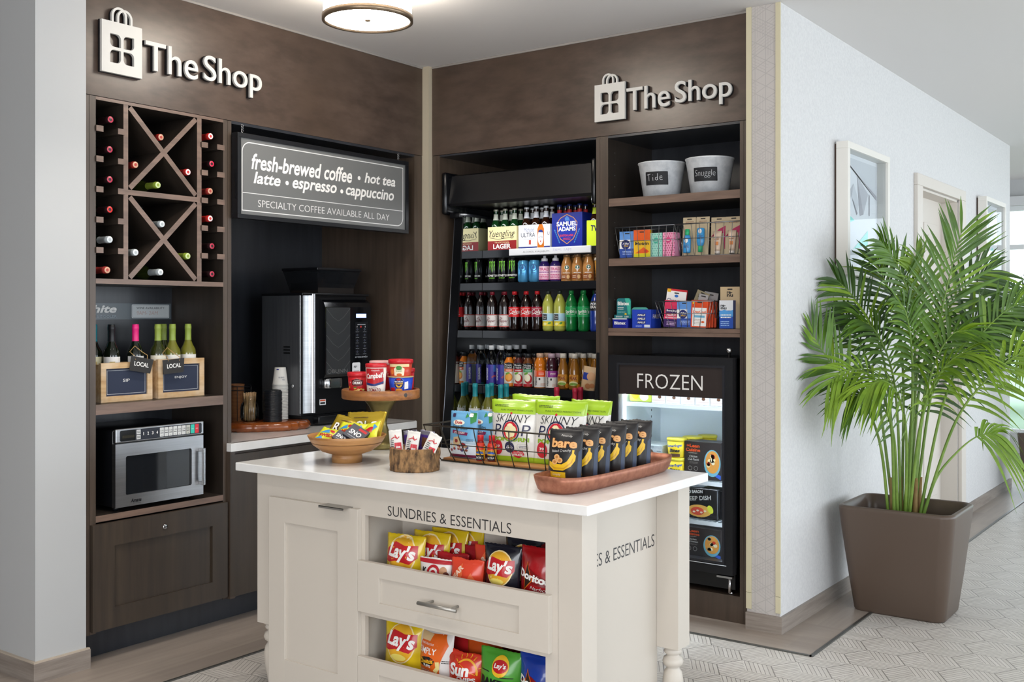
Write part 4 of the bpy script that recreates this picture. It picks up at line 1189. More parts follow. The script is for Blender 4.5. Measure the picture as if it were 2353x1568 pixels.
d.disc(0.047, 0.063, 0.02, 0.045, mat('eef0f4', 0.4), 3); d.poly(ell(0.047, 0.09, 0.017, 0.018, 14, 0, 180), BL, 4); d.text('ULTRA', 0.032, 0.06, 0.062, 0.07, mat('2b2f45', 0.5), 4); d.rect(0.044, 0.035, 0.05, 0.045, mat('b8402f', 0.5), 4)
d.text('U', 0.094, 0.075, 0.108, 0.095, mat('2b2f45', 0.5), 2); d.build('carton_print', c)
six(beer(AMBER, mat('e4e6ea', 0.45), mat('dfe2e6', 0.35, 0.4), mat('2a50b0', 0.4)), (-3.588, -3.520, -3.450), (5.098, 5.160), 'blue banded brown beer bottle in the white carton')
SAB = mat('16288a', 0.4)
c = carton('beer_carton', 0.205, 0.128, 0.196, SAB, 'tall royal blue lager carton with a shield, in front of red labelled necks', 'carton', (-3.284, 5.064, zb), lid=False)
d = D()
G1, G2 = mat('c58a4a', 0.4), mat('d5d3dc', 0.45)
d.poly([(-0.07, 0.14), (-0.045, 0.168), (0, 0.188), (0.045, 0.168), (0.07, 0.14), (0.064, 0.08), (0.045, 0.045), (0, 0.016), (-0.045, 0.045), (-0.064, 0.08)], G1, 1)
d.poly([(-0.066, 0.138), (-0.043, 0.164), (0, 0.183), (0.043, 0.164), (0.066, 0.138), (0.06, 0.082), (0.042, 0.049), (0, 0.021), (-0.042, 0.049), (-0.06, 0.082)], mat('1c3098', 0.4), 2)
d.poly([(-0.012, 0.15), (-0.014, 0.165), (0, 0.178), (0.014, 0.166), (0.02, 0.15)], mat('4a7fc4', 0.45), 3)
d.text('SAMUEL', -0.07, 0.120, 0.07, 0.146, WHITE, 3, bold=0.03); d.text('ADAMS', -0.058, 0.091, 0.058, 0.116, WHITE, 3, bold=0.03); d.text('BOSTON LAGER', -0.045, 0.060, 0.045, 0.072, mat('d8402f', 0.45), 3, bold=0.02); d.lines(-0.025, 0.038, 0.025, 0.054, 2, mat('d8402f', 0.45), 3)
for s_ in (-1, 1):
    for k in range(7):
        a = 0.03 + k * 0.011; d.disc(s_ * (0.052 + 0.03 * (k / 6)), a, 0.004, 0.009, mat('3d78b8', 0.45), 2, 10, s_ * -0.5)
d.build('carton_print', c)
six(beer(AMBER, mat('c22a30', 0.45), mat('20306e', 0.35, 0.4), None), (-3.356, -3.288, -3.219), (5.098, 5.160), 'red necked brown lager bottle in the blue carton')
c = carton('beer_carton', 0.2, 0.128, 0.144, mat('c9dc2a', 0.45), 'acid yellow hard tea carton at the partition end of the beer shelf', 'carton', (-3.052, 5.064, zb), lid=False)
d = D(); NV = mat('23264f', 0.45); d.text('TWISTED', -0.075, 0.075, 0.085, 0.108, NV, 2, bold=0.03, rot=-0.12); d.text('TEA', -0.03, 0.025, 0.06, 0.058, NV, 2, bold=0.03, rot=-0.12); d.build('carton_print', c)
six(beer(AMBER, mat('c9dc2a', 0.45), mat('c9dc2a', 0.4), None), (-3.118, -3.052, -2.986), (5.098, 5.160), 'brown hard tea bottle in the yellow carton')

# ---------------------------------------------------------------- cooler, second shelf: cans, sport drink, iced coffee
ze = SHELFZ['energy'] + 0.0008
CANP = lambda h, r: [(r * 0.78, 0), (r * 0.82, 0.002), (r, 0.009), (r, h - 0.014), (r * 0.84, h - 0.003), (r * 0.86, h)]


def can(name, h, r, body, draw):
    g = G(); g.lathe(CANP(h, r), body, 24); o = g.build(name)
    g = G(); g.lathe([(0, h - 0.004), (r * 0.78, h - 0.005), (r * 0.84, h + 0.001)], CHROME, 24, cap=False); g.box(-0.006, -0.016, h - 0.003, 0.006, 0.004, h - 0.0012, CHROME); g.build('can_lid', o)
    d = D(); draw(d); d.build('can_print', o, cyl_map(r + 0.0003), 0.006, 0.0003)
    return o


LIME = mat('7bd02c', 0.4)


def d_mon(d):
    for k, (u, b) in enumerate(((-0.013, 0.075), (0.0, 0.062), (0.013, 0.07))):
        d.poly([(u - 0.0045, 0.128), (u + 0.0055, 0.13), (u + 0.003, 0.118), (u + 0.0042, 0.105), (u + 0.0018, 0.092), (u + 0.003, b + 0.01), (u, b), (u - 0.001, b + 0.014), (u - 0.0025, 0.1), (u - 0.001, 0.115)], LIME, 1)
    d.text('MONSTER', -0.036, 0.038, 0.036, 0.05, WHITE, 1, bold=0.01); d.text('ENERGY', -0.018, 0.026, 0.018, 0.032, LIME, 1)


p = can('energy_drink_can', 0.1475, 0.0325, mat('0f1013', 0.22, 0.4, name='black_can'), d_mon); f1 = [True]
for j, y in enumerate((5.098, 5.168)):
    for i, x in enumerate((-3.836, -3.762, -3.689)):
        put(p, f1, (x, y, ze), TWIST(), f'black energy drink can with green claw marks, {ORD[i]} from the mirror in the {"front" if j == 0 else "second"} row', 'can', 'energy drink cans')


def d_blue(d):
    n2 = mat('1f4f86', 0.4)
    d.ring(ell(0, 0.085, 0.021, 0.021), ell(0, 0.085, 0.017, 0.017), n2); d.disc(0, 0.085, 0.007, 0.009, n2, 2); d.disc(0, 0.097, 0.004, 0.004, n2, 2); d.lines(-0.012, 0.052, 0.012, 0.058, 1, n2)


p = can('beer_can', 0.128, 0.0345, mat('57a4d6', 0.22, 0.5, name='pale_blue_can'), d_blue); f1 = [True]
for j, y in enumerate((5.098, 5.172)):
    for i, x in enumerate((-3.611, -3.532)):
        put(p, f1, (x, y, ze), TWIST(), f'pale blue can with a ring emblem, {ORD[i]} of the {"front" if j == 0 else "second"} pair', 'can', 'pale blue cans')


def d_pink(d, r, z0, z1):
    pk = mat('c2407e', 0.45); d.text('TRAD', -0.03, z0 + 0.062, 0.034, z0 + 0.078, pk, 1, bold=0.02); d.lines(-0.034, z0 + 0.047, 0.034, z0 + 0.058, 1, mat('8a2f8f', 0.5), 1, 3); d.lines(-0.034, z0 + 0.006, 0.034, z0 + 0.042, 4, pk, 1, 5)


SPP = [(0.03, 0), (0.034, 0.004), (0.034, 0.092), (0.03, 0.106), (0.0165, 0.122), (0.0165, 0.132)]
p = bottle('sport_drink_bottle', SPP, mat('2a1c5e', 0.12, name='purple_drink'), [(0.0185, 0.12), (0.0185, 0.135), (0.009, 0.14), (0.009, 0.155), (0.006, 0.158), (0, 0.158)], mat('d9d9de', 0.4), wrap=(0.003, 0.09, mat('e8c6d3', 0.5)), draw=d_pink); f1 = [True]
for i, x in enumerate((-3.461, -3.384)):
    put(p, f1, (x, 5.098, ze), TWIST(), f'purple sport drink with a pink label and white spout, {ORD[i]} of two', 'bottle', 'pink label sport drinks')
FRP = [(0.03, 0), (0.0345, 0.004), (0.0345, 0.075), (0.032, 0.1), (0.022, 0.127), (0.0195, 0.135), (0.0195, 0.142)]


def d_sbx(d, r, z0, z1):
    gd = mat('1c5a40', 0.45); br = mat('8c4a1c', 0.45)
    d.disc(0.004, 0.078, 0.0135, 0.0135, WHITE, 1); d.disc(0.004, 0.078, 0.012, 0.012, gd, 2); d.disc(0.004, 0.08, 0.0045, 0.006, WHITE, 3); d.rect(-0.004, 0.066, 0.012, 0.071, WHITE, 3)
    d.rect(-0.034, 0.012, 0.034, 0.04, br, 1); d.lines(-0.02, 0.044, 0.024, 0.052, 1, WHITE, 1); d.disc(0.012, 0.026, 0.009, 0.012, mat('d8b07a', 0.5), 2); d.lines(-0.028, 0.017, -0.004, 0.034, 2, mat('e9d8bf', 0.5), 2)


p = bottle('iced_coffee_bottle', FRP, mat('b98146', 0.12, coat=0.4, name='milky_coffee'), [(0.021, 0.138), (0.021, 0.155), (0.019, 0.157), (0, 0.157)], mat('8a6a48', 0.35, 0.4), wrap=(0.004, 0.006, mat('b98146', 0.2)), draw=d_sbx); f1 = [True]
for j, y in enumerate((5.098, 5.172)):
    for i, x in enumerate((-3.306, -3.234, -3.160)):
        put(p, f1, (x, y, ze), TWIST(), f'bottled caramel iced coffee with round green emblem, {ORD[i]} from the sport drinks, {"front" if j == 0 else "second"} row', 'bottle', 'iced coffee bottles')
g = G(); g.lathe([(0.026, 0), (0.034, 0.1), (0.034, 0.115)], mat('c9903c', 0.4), 20); o = g.build('coffee_cup', None, (-3.083, 5.10, ze)); g = G(); g.lathe([(0.036, 0.113), (0.037, 0.122), (0.034, 0.13), (0, 0.131)], mat('e5dcc8', 0.4), 20); g.build('cup_lid', o)
tag(o, 'tan coffee drink cup with pale lid, past the iced coffee bottles', 'cup')

# ---------------------------------------------------------------- cooler, third shelf: soda
zs = SHELFZ['soda'] + 0.0008
SODA = [(0.024, 0), (0.031, 0.004), (0.034, 0.016), (0.0325, 0.05), (0.035, 0.075), (0.035, 0.14), (0.034, 0.158), (0.026, 0.185), (0.0165, 0.205), (0.0125, 0.213), (0.0125, 0.225)]
SCAP = [(0.0145, 0.214), (0.0145, 0.232), (0.0135, 0.234), (0, 0.234)]
COLA = mat('160806', 0.07, coat=0.4, name='cola'); REDL = mat('d01c22', 0.4)


def d_cola(d, r, z0, z1):
    d.text('Cola', -0.03, z0 + 0.02, 0.026, z0 + 0.044, WHITE, 1, bold=0.01, shear=0.35); d.poly(stroke([(-0.034, z0 + 0.014), (-0.01, z0 + 0.02), (0.012, z0 + 0.014), (0.03, z0 + 0.02)], 0.0025), WHITE, 1); d.lines(-0.03, z0 + 0.047, 0.03, z0 + 0.052, 1, mat('eac8c4', 0.5), 1); d.rrect(0.031, z0 + 0.02, 0.043, z0 + 0.036, 0.003, mat('d9d9d9', 0.5), 1)


def d_pep(d, r, z0, z1):
    m = mat('7a2230', 0.45); d.text('Dr', -0.026, z0 + 0.044, -0.006, z0 + 0.06, m, 1, bold=0.01, shear=0.3); d.text('Pepper', -0.034, z0 + 0.024, 0.026, z0 + 0.044, m, 1, bold=0.01, shear=0.3); d.frame(-0.04, z0 + 0.008, 0.032, z0 + 0.07, 0.001, m, 1, 0.02); d.text('23', -0.02, z0 + 0.01, -0.006, z0 + 0.02, m, 1, shear=0.2); d.lines(0.04, z0 + 0.01, 0.07, z0 + 0.065, 6, mat('b09a98', 0.5), 1)


def d_lem(d, r, z0, z1):
    d.rect(-0.04, z0 + 0.0, 0.04, z0 + 0.028, mat('e3cf2e', 0.45), 1); d.rect(-0.04, z0 + 0.028, 0.04, z0 + 0.072, mat('a9cfe0', 0.45), 1); d.rect(-0.036, z0 + 0.036, -0.002, z0 + 0.068, INK, 2); d.text('Minute', -0.033, z0 + 0.053, -0.005, z0 + 0.063, WHITE, 3); d.text('Maid', -0.031, z0 + 0.041, -0.008, z0 + 0.05, WHITE, 3); d.disc(0.012, z0 + 0.017, 0.01, 0.006, mat('4f8f3a', 0.5), 2, 14, 0.4); d.disc(-0.015, z0 + 0.012, 0.011, 0.008, mat('f0e9a0', 0.5), 2)


def d_spr(d, r, z0, z1):
    d.text('Sprite', -0.033, z0 + 0.016, 0.02, z0 + 0.042, WHITE, 1, bold=0.015, shear=0.15, rot=0.12); d.poly(stroke([(-0.036, z0 + 0.012), (0.0, z0 + 0.018), (0.026, z0 + 0.012), (0.022, z0 + 0.03), (0.034, z0 + 0.048), (0.012, z0 + 0.046)], 0.0015), WHITE, 1); d.rrect(0.03, z0 + 0.02, 0.042, z0 + 0.036, 0.003, mat('d5e8d8', 0.5), 1)


def d_pow(d, r, z0, z1):
    d.text('POW', -0.03, z0 + 0.03, 0.024, z0 + 0.045, WHITE, 1, bold=0.03); d.text('ERADE', -0.03, z0 + 0.013, 0.03, z0 + 0.027, WHITE, 1, bold=0.03)


P_PEP = bottle('soda_bottle', SODA, COLA, SCAP, mat('7e1424', 0.35), wrap=(0.022, 0.098, mat('dcd5d0', 0.5)), draw=d_pep)
g = G(); g.lathe([(0.0344, 0.022), (0.0342, 0.027)], mat('b03a30', 0.4), 20, cap=False); g.lathe([(0.0356, 0.093), (0.0357, 0.098)], mat('b03a30', 0.4), 20, cap=False); g.build('label_edge', P_PEP)
P_COK = bottle('soda_bottle', SODA, COLA, SCAP, mat('d4232a', 0.35), wrap=(0.082, 0.142, REDL), draw=d_cola)
P_CHE = bottle('soda_bottle', SODA, COLA, SCAP, mat('d4232a', 0.35), wrap=(0.082, 0.142, mat('9c1836', 0.4)), draw=d_cola)
P_LEM = bottle('soda_bottle', SODA, mat('a9ad4a', 0.12, coat=0.3, name='lemonade'), SCAP, mat('26302a', 0.35), wrap=(0.03, 0.104, mat('dfe3d2', 0.5)), draw=d_lem)
P_SPR = bottle('soda_bottle', SODA, mat('0f6e32', 0.1, coat=0.4, name='green_soda'), SCAP, mat('1f8a44', 0.35), wrap=(0.082, 0.142, mat('1e9a55', 0.4)), draw=d_spr)
P_POW = bottle('soda_bottle', SODA, mat('16348e', 0.1, coat=0.4, name='blue_drink'), SCAP, mat('1c1e26', 0.35), wrap=(0.118, 0.172, mat('15171c', 0.4)), draw=d_pow)
row = [(P_PEP, 'dark soda with white label and maroon cap', (-3.845, -3.752)), (P_COK, 'cola with red cap and bright red label', (-3.680, -3.594)), (P_CHE, 'cherry cola with red cap and wine red label', (-3.516,)), (P_LEM, 'yellow lemonade with dark cap', (-3.438, -3.358)), (P_SPR, 'green lemon lime soda', (-3.279, -3.196)), (P_POW, 'blue sport drink with black neck label', (-3.115,))]
for p, words, xs in row:
    f1 = [True]
    for j, y in enumerate((5.102, 5.178)):
        for i, x in enumerate(xs):
            n = (ORD[i] + ' of two' if len(xs) > 1 else 'the only one') + (' in front' if j == 0 else ' behind')
            put(p, f1, (x + 0.03 * j, y, zs), TWIST(), f'bottle of {words}, {n}', 'bottle', 'soda bottles')

# ---------------------------------------------------------------- cooler, fourth shelf: water, juice, vitamin drink, tea
zw = SHELFZ['water'] + 0.0008
WATP = [(0.028, 0), (0.034, 0.004), (0.0345, 0.15), (0.031, 0.178), (0.0165, 0.205), (0.014, 0.212), (0.014, 0.224)]
WCAP = [(0.0165, 0.217), (0.0165, 0.240), (0.0155, 0.242), (0, 0.242)]
PURP = mat('2f248c', 0.35, name='purple_print')
CLEARB = mat('e9f1f6', 0.03, trans=1.0, ior=1.25, name='water_bottle')


def d_wat(d, r, z0, z1):
    d.rect(-0.034, 0.012, 0.046, 0.128, PURP, 1); d.rect(-0.034, 0.012, -0.012, 0.128, mat('24187a', 0.35), 2)
    d.text('smartwater', -0.06, 0.066, 0.014, 0.080, WHITE, 3, rot=math.pi / 2); d.poly(stroke([(0.008, 0.05), (0.02, 0.06), (0.036, 0.058), (0.044, 0.048)], 0.01), mat('9a3c52', 0.4), 2); d.rect(0.018, 0.085, 0.046, 0.125, mat('3f6fc0', 0.35), 2)


P = bottle('water_bottle', WATP, CLEARB, WCAP, mat('d3d5d6', 0.4), wrap=(0.004, 0.006, mat('dfe6ea', 0.3)), draw=d_wat); f1 = [True]
k = 0
for j, y in enumerate((5.10, 5.178, 5.256, 5.334)):
    for i, x in enumerate((-3.848, -3.774)):
        put(P, f1, (x, y, zw), TWIST(), f'clear water bottle with purple label, {ORD[i]} from the mirror, {ORD[j]} row', 'bottle', 'water bottles')
MMP = [(0.027, 0), (0.031, 0.004), (0.031, 0.13), (0.029, 0.148), (0.018, 0.168), (0.0165, 0.174), (0.0165, 0.182)]
MCAP = [(0.019, 0.175), (0.019, 0.196), (0.018, 0.198), (0, 0.198)]


def d_mm(top, fruit, sort):
    def f(d, r, z0, z1):
        d.rect(-0.031, 0.108, 0.03, 0.138, INK, 1); d.poly([(-0.031, 0.138), (0, 0.145), (0.03, 0.138)], INK, 1); d.text('Minute', -0.026, 0.124, 0.02, 0.135, WHITE, 2); d.text('Maid', -0.022, 0.111, 0.018, 0.121, WHITE, 2)
        d.rect(-0.031, 0.09, 0.03, 0.107, top, 1); d.lines(-0.02, 0.094, 0.02, 0.103, 1, WHITE, 2)
        if sort == 'orange':
            d.disc(0, 0.056, 0.024, 0.026, fruit, 2); d.disc(0, 0.058, 0.019, 0.018, mat('f0a942', 0.45), 3); d.disc(-0.006, 0.08, 0.014, 0.006, mat('6fa23a', 0.5), 3, 14, 0.4)
        else:
            d.disc(0.003, 0.05, 0.024, 0.028, fruit, 2); d.disc(-0.002, 0.056, 0.018, 0.021, mat('efe7c8', 0.45), 3); d.disc(-0.01, 0.082, 0.014, 0.006, mat('6fa23a', 0.5), 3, 14, 0.4)
        d.rect(-0.031, 0.006, 0.03, 0.022, fruit, 1)
    return f


JU = ((mat('d97816', 0.15, coat=0.3), mat('e2622a', 0.45), mat('dd7a1e', 0.45), 'orange', 'orange juice', -3.716), (mat('54201a', 0.12, coat=0.3), mat('b3202e', 0.45), mat('b01f28', 0.45), 'apple', 'red label apple juice', -3.647), (mat('6a3a16', 0.12, coat=0.3), mat('2f9a5c', 0.45), mat('b01f28', 0.45), 'apple', 'green label apple juice', -3.578))
for body, top, fr_, sort, words, x in JU:
    p = bottle('juice_bottle', MMP, body, MCAP, mat('1d1f22', 0.4), wrap=(0.006, 0.138, mat('dcd9cf', 0.5)), draw=d_mm(top, fr_, sort)); f1 = [True]
    for j, y in enumerate((5.098, 5.166)):
        put(p, f1, (x, y, zw), TWIST() + 0.1, f'small bottle of {words} with black cap, {"front" if j == 0 else "second"} row', 'bottle', 'juice bottles')
VIP = [(0.031, 0), (0.0355, 0.005), (0.0355, 0.105), (0.032, 0.112), (0.0355, 0.122), (0.034, 0.148), (0.022, 0.172), (0.0195, 0.178), (0.0195, 0.185)]
for hx, bx, words, x in (('e8551e', 'cf7318', 'orange vitamin water', -3.494), ('8f2a8a', '35101e', 'purple vitamin water', -3.413)):
    def d_vit(d, r, z0, z1, hx=hx):
        d.rect(-0.036, 0.066, 0.05, 0.103, mat(hx, 0.4), 1); d.text('vitamin', -0.052, 0.035, 0.002, 0.050, INK, 2, bold=0.02, rot=math.pi / 2); d.text('water', -0.045, 0.080, -0.005, 0.090, mat('f1d9cf', 0.4), 2, rot=math.pi / 2)
        d.lines(-0.006, 0.078, 0.026, 0.092, 2, mat('f1e2da', 0.5), 2); d.rect(-0.006, 0.048, 0.004, 0.06, INK, 2); d.lines(0.006, 0.012, 0.04, 0.03, 3, mat('c98a72', 0.5), 2)
    p = bottle('vitamin_drink_bottle', VIP, mat(bx, 0.12, coat=0.3), [(0.0215, 0.178), (0.0215, 0.201), (0.02, 0.203), (0, 0.203)], mat('c9a48a' if hx[0] == 'e' else 'b9a0ac', 0.4), wrap=(0.006, 0.103, mat('dcd8d2', 0.5)), draw=d_vit); f1 = [True]
    for j, y in enumerate((5.10, 5.176)):
        put(p, f1, (x, y, zw), TWIST() + 0.1, f'bottle of {words} with a white lower label, {"front" if j == 0 else "second"} row', 'bottle', 'vitamin drinks')
TEP = [(0.031, 0), (0.0345, 0.006), (0.0345, 0.075), (0.031, 0.085), (0.033, 0.1), (0.026, 0.135), (0.018, 0.16), (0.0175, 0.182)]


def d_tea(d, r, z0, z1):
    d.rrect(-0.03, 0.042, 0.026, 0.086, 0.003, mat('c78a2a', 0.45), 1); d.text('PEAK', -0.026, 0.056, 0.018, 0.076, mat('7a2e1c', 0.45), 2, bold=0.03); d.lines(-0.02, 0.078, 0.018, 0.083, 1, mat('7a2e1c', 0.5), 2); d.disc(-0.004, 0.036, 0.028, 0.013, mat('dcd29a', 0.5), 2); d.poly(ell(-0.004, 0.024, 0.03, 0.016, 16, 0, 180), mat('7aa03c', 0.45), 3); d.disc(0.03, 0.02, 0.014, 0.014, mat('d98a28', 0.45), 4)


p = bottle('tea_bottle', TEP, mat('8a5a1c', 0.1, coat=0.4, name='tea'), [(0.0195, 0.178), (0.0195, 0.203), (0.018, 0.205), (0, 0.205)], mat('d6cfc2', 0.4), wrap=(0.006, 0.008, mat('8a5a1c', 0.2)), draw=d_tea); f1 = [True]
for j, y in enumerate((5.098, 5.172, 5.246)):
    for i, x in enumerate((-3.332, -3.254) if j == 0 else (-3.32, -3.242, -3.164)):
        put(p, f1, (x, y, zw), TWIST(), f'amber tea bottle with pale cap, {ORD[i]} from the vitamin drinks, {ORD[j]} row', 'bottle', 'tea bottles')
# ---------------------------------------------------------------- wine bottles
WINE = [(0.034, 0), (0.0372, 0.004), (0.0372, 0.188), (0.0345, 0.208), (0.022, 0.232), (0.0155, 0.25), (0.0142, 0.27), (0.0138, 0.318)]
DARKG = mat('0b120a', 0.05, coat=0.5, name='dark_wine_glass'); WHITEG = mat('6b6a24', 0.05, coat=0.6, name='white_wine_glass'); OLIVE = mat('2b3210', 0.05, coat=0.6, name='olive_wine_glass')


def wine(body, caps, end=None, label=None, lines=True):
    g = G(); g.lathe(WINE, body, 24); o = g.build('wine_bottle')
    cm_ = mat(caps, 0.38)
    g = G(); g.lathe([(0.0158, 0.252), (0.0148, 0.262), (0.0148, 0.304), (0.0158, 0.306), (0.0158, 0.318), (0.0148, 0.320), (0.0145, 0.328), (0.0135, 0.3288)], cm_, 24, cap=False)
    g.lathe([(0.0135, 0.3288), (0.0, 0.3288)], mat(end or caps, 0.35), 24, cap=False)
    if end and end != caps:
        g.lathe([(0.007, 0.3290), (0.006, 0.3293), (0.0, 0.3292)], cm_, 14, cap=False)
    c_ = g.build('capsule', o)
    if label:
        g = G(); n = 14
        vs = [(0.0377 * math.sin(a), -0.0377 * math.cos(a), z) for z in (0.095, 0.184) for a in [(-1.15 + 2.3 * k / n) for k in range(n + 1)]]
        g.add(vs, [(k, k + 1, n + 2 + k, n + 1 + k) for k in range(n)], mat(label, 0.5), True); lb = g.build('label', o)
        d = D(); d.lines(-0.02, 0.11, 0.02, 0.13, 2, mat('8a8378', 0.5), 1); d.rect(-0.012, 0.14, 0.012, 0.163, mat('b9a46a', 0.5), 1); d.build('label_print', lb, cyl_map(0.0379), 0.008)
    return o


# lying in the lattice rack, necks out
SIL, RED, PNK, GRN = 'a9b0b3', 'b32a28', 'bb3a52', '8ea23a'
rack = [
    ('in the narrow bay by the white partition, top row', 2.7125, 2.353, PNK, None, DARKG), ('in the narrow bay by the white partition, second row down', 2.709, 2.222, PNK, None, DARKG),
    ('in the narrow bay by the white partition, third row down', 2.709, 2.091, PNK, None, DARKG), ('in the narrow bay by the white partition, fourth row down', 2.709, 1.960, 'd23434', None, DARKG),
    ('in the narrow bay by the white partition, fifth row down', 2.709, 1.829, SIL, 'd5dcde', DARKG), ('in the narrow bay by the white partition, bottom row', 2.697, 1.6955, 'a83a36', 'c9a184', DARKG),
    ('in the narrow bay beside the coffee sign, top row', 3.247, 2.353, 'c92f2c', 'e6dedc', DARKG), ('in the narrow bay beside the coffee sign, second row down', 3.253, 2.222, 'd2304e', None, DARKG),
    ('in the narrow bay beside the coffee sign, third row down', 3.245, 2.091, 'a83a36', 'c9a184', DARKG), ('in the bay beside the coffee sign, fourth row down', 3.245, 1.960, 'c92f2c', 'e6dedc', DARKG),
    ('in the narrow bay beside the coffee sign, fifth row down', 3.255, 1.829, 'b8344c', None, DARKG), ('in the narrow bay beside the coffee sign, bottom row', 3.255, 1.6955, PNK, None, DARKG),
    ('in the top notch of the upper lattice cross', 2.970, 2.311, 'a8302a', 'c9a184', DARKG), ('in the near side notch of the upper lattice cross', 2.837, 2.170, 'a8302a', 'c9a184', DARKG),
    ('in the sign side notch of the upper lattice cross', 3.118, 2.168, 'c92f2c', 'e6dedc', DARKG), ('on the shelf under the upper lattice cross', 2.954, 2.0912, GRN, 'c3d29a', OLIVE),
    ('in the top notch of the lower lattice cross', 2.976, 1.915, SIL, 'dbe0e1', DARKG), ('in the near side notch of the lower lattice cross', 2.838, 1.779, SIL, 'dbe0e1', DARKG),
    ('in the sign side notch of the lower lattice cross', 3.117, 1.775, GRN, 'c3d29a', OLIVE), ('under the lower lattice cross on the rack floor', 2.968, 1.6952, SIL, 'dbe0e1', OLIVE)]
_w = {}
NAMES = {PNK: 'pink capped', 'd23434': 'bright red capped', SIL: 'silver capped', 'a83a36': 'brick red capped', 'c92f2c': 'red and white capped', 'd2304e': 'crimson capped', 'b8344c': 'dark pink capped', 'a8302a': 'rust red capped', GRN: 'green capped'}
for words, y, z, cp_, end, body in rack:
    kind_ = cp_
    if cp_ in (PNK, 'd23434', 'd2304e', 'b8344c'): cp_, end = '2a1618', cp_
    key = (cp_, end, body.name)
    if key not in _w:
        _w[key] = wine(body, cp_, end); first = [True]
        _w[key]['_'] = 1
        o = put(_w[key], first, (-4.458, y, z), 0.0, f'{NAMES[kind_]} wine bottle {words}', 'bottle', None)
        del o['_']
    else:
        o = put(_w[key], [False], (-4.458, y, z), 0.0, f'{NAMES[kind_]} wine bottle {words}', 'bottle', None)
    o.rotation_euler = (0, math.pi / 2, 0)

# crates of upright wine on the shelf
CRATE = noisemat('worn_pine', 'b08a5c', 'd2b083', (4, 30, 30), rough=0.6, blot=('e5d8c2', 9, 0.55))
CHALK = mat('252d42', 0.6, name='chalkboard')


def crate(label, y0, y1, h, txt, tb):
    w = y1 - y0
    c = empty('wine_crate', label, 'crate', (-4.18, (y0 + y1) / 2, 1.1135), math.pi / 2)
    dp = 0.185; t_ = 0.013
    g = G(); g.box(-w / 2, 0.018, 0, -w / 2 + t_, dp, h - 0.006, CRATE, 0.001); g.box(w / 2 - t_, 0.018, 0, w / 2, dp, h - 0.006, CRATE, 0.001); g.box(-w / 2 + t_, dp - t_, 0, w / 2 - t_, dp, h - 0.006, CRATE); g.box(-w / 2 + t_, 0.018, 0, w / 2 - t_, dp - t_, 0.014, CRATE); g.build('crate_body', c)
    g = G(); f = 0.026
    g.box(-w / 2, 0, 0, w / 2, 0.018, f, CRATE, 0.001); g.box(-w / 2, 0, h - f, w / 2, 0.018, h, CRATE, 0.001); g.box(-w / 2, 0, f, -w / 2 + f, 0.018, h - f, CRATE, 0.001); g.box(w / 2 - f, 0, f, w / 2, 0.018, h - f, CRATE, 0.001); g.build('front_frame', c)
    g = G(); g.box(-w / 2 + f, 0.008, f, w / 2 - f, 0.016, h - f, CHALK); ch = g.build('chalkboard', c)
    d = D(); q = f + 0.008; d.frame(-w / 2 + q, q, w / 2 - q, h - q, 0.0015, mat('c7c9cd', 0.6)); zc = 0.093; d.text(txt, -tb, zc - 0.006, tb, zc + 0.007, WHITE); d.build('lettering', ch, flat_map(0.008))
    g = G(); g.tube([(w / 2 + 0.001, 0.05, h - 0.02), (w / 2 + 0.008, 0.07, h - 0.004), (w / 2 + 0.008, 0.10, h), (w / 2 + 0.001, 0.12, h - 0.02)], 0.0035, mat('a67c45', 0.8), 6); g.build('rope_handle', c)
    return c


crate('worn pine crate with a SIP chalkboard, holding dark wine bottles', 2.699, 2.961, 0.174, 'SIP', 0.017)
crate('worn pine crate with an ENJOY chalkboard, holding green capped bottles', 2.992, 3.250, 0.181, 'ENJOY', 0.034)
TEALC = '1f8d96'
up = [('black capped red wine bottle standing in the SIP crate', -4.245, 2.794, DARKG, '16171b', 'd9d8d6'), ('teal capped wine bottle behind the others in the SIP crate', -4.312, 2.835, DARKG, '1f7f8c', 'cfd0c4'),
      ('pink capped wine bottle at the inner end of the SIP crate', -4.245, 2.916, DARKG, 'd81f74', 'd9d8d6'), ('teal capped wine bottle at the partition end of the SIP crate', -4.312, 2.748, DARKG, '1f7f8c', 'cfcaa8'),
      ('green capped wine bottle at the near end of the ENJOY crate', -4.245, 3.036, OLIVE, '86983f', 'd9d6c4'), ('green capped white wine bottle in the middle of the ENJOY crate', -4.240, 3.113, WHITEG, '86983f', 'dedcd6'),
      ('green capped wine bottle behind the others in the ENJOY crate', -4.312, 3.115, OLIVE, '86983f', 'd9d6c4'), ('green capped white wine bottle at the far end of the ENJOY crate', -4.245, 3.205, WHITEG, '86983f', 'dedcd6')]
for words, x, y, body, cp_, lab in up:
    o = wine(body, cp_, None, lab); o.location = (x, y, 1.1282); o.rotation_euler = (0, 0, math.pi / 2 - 0.5); tag(o, words, 'bottle')
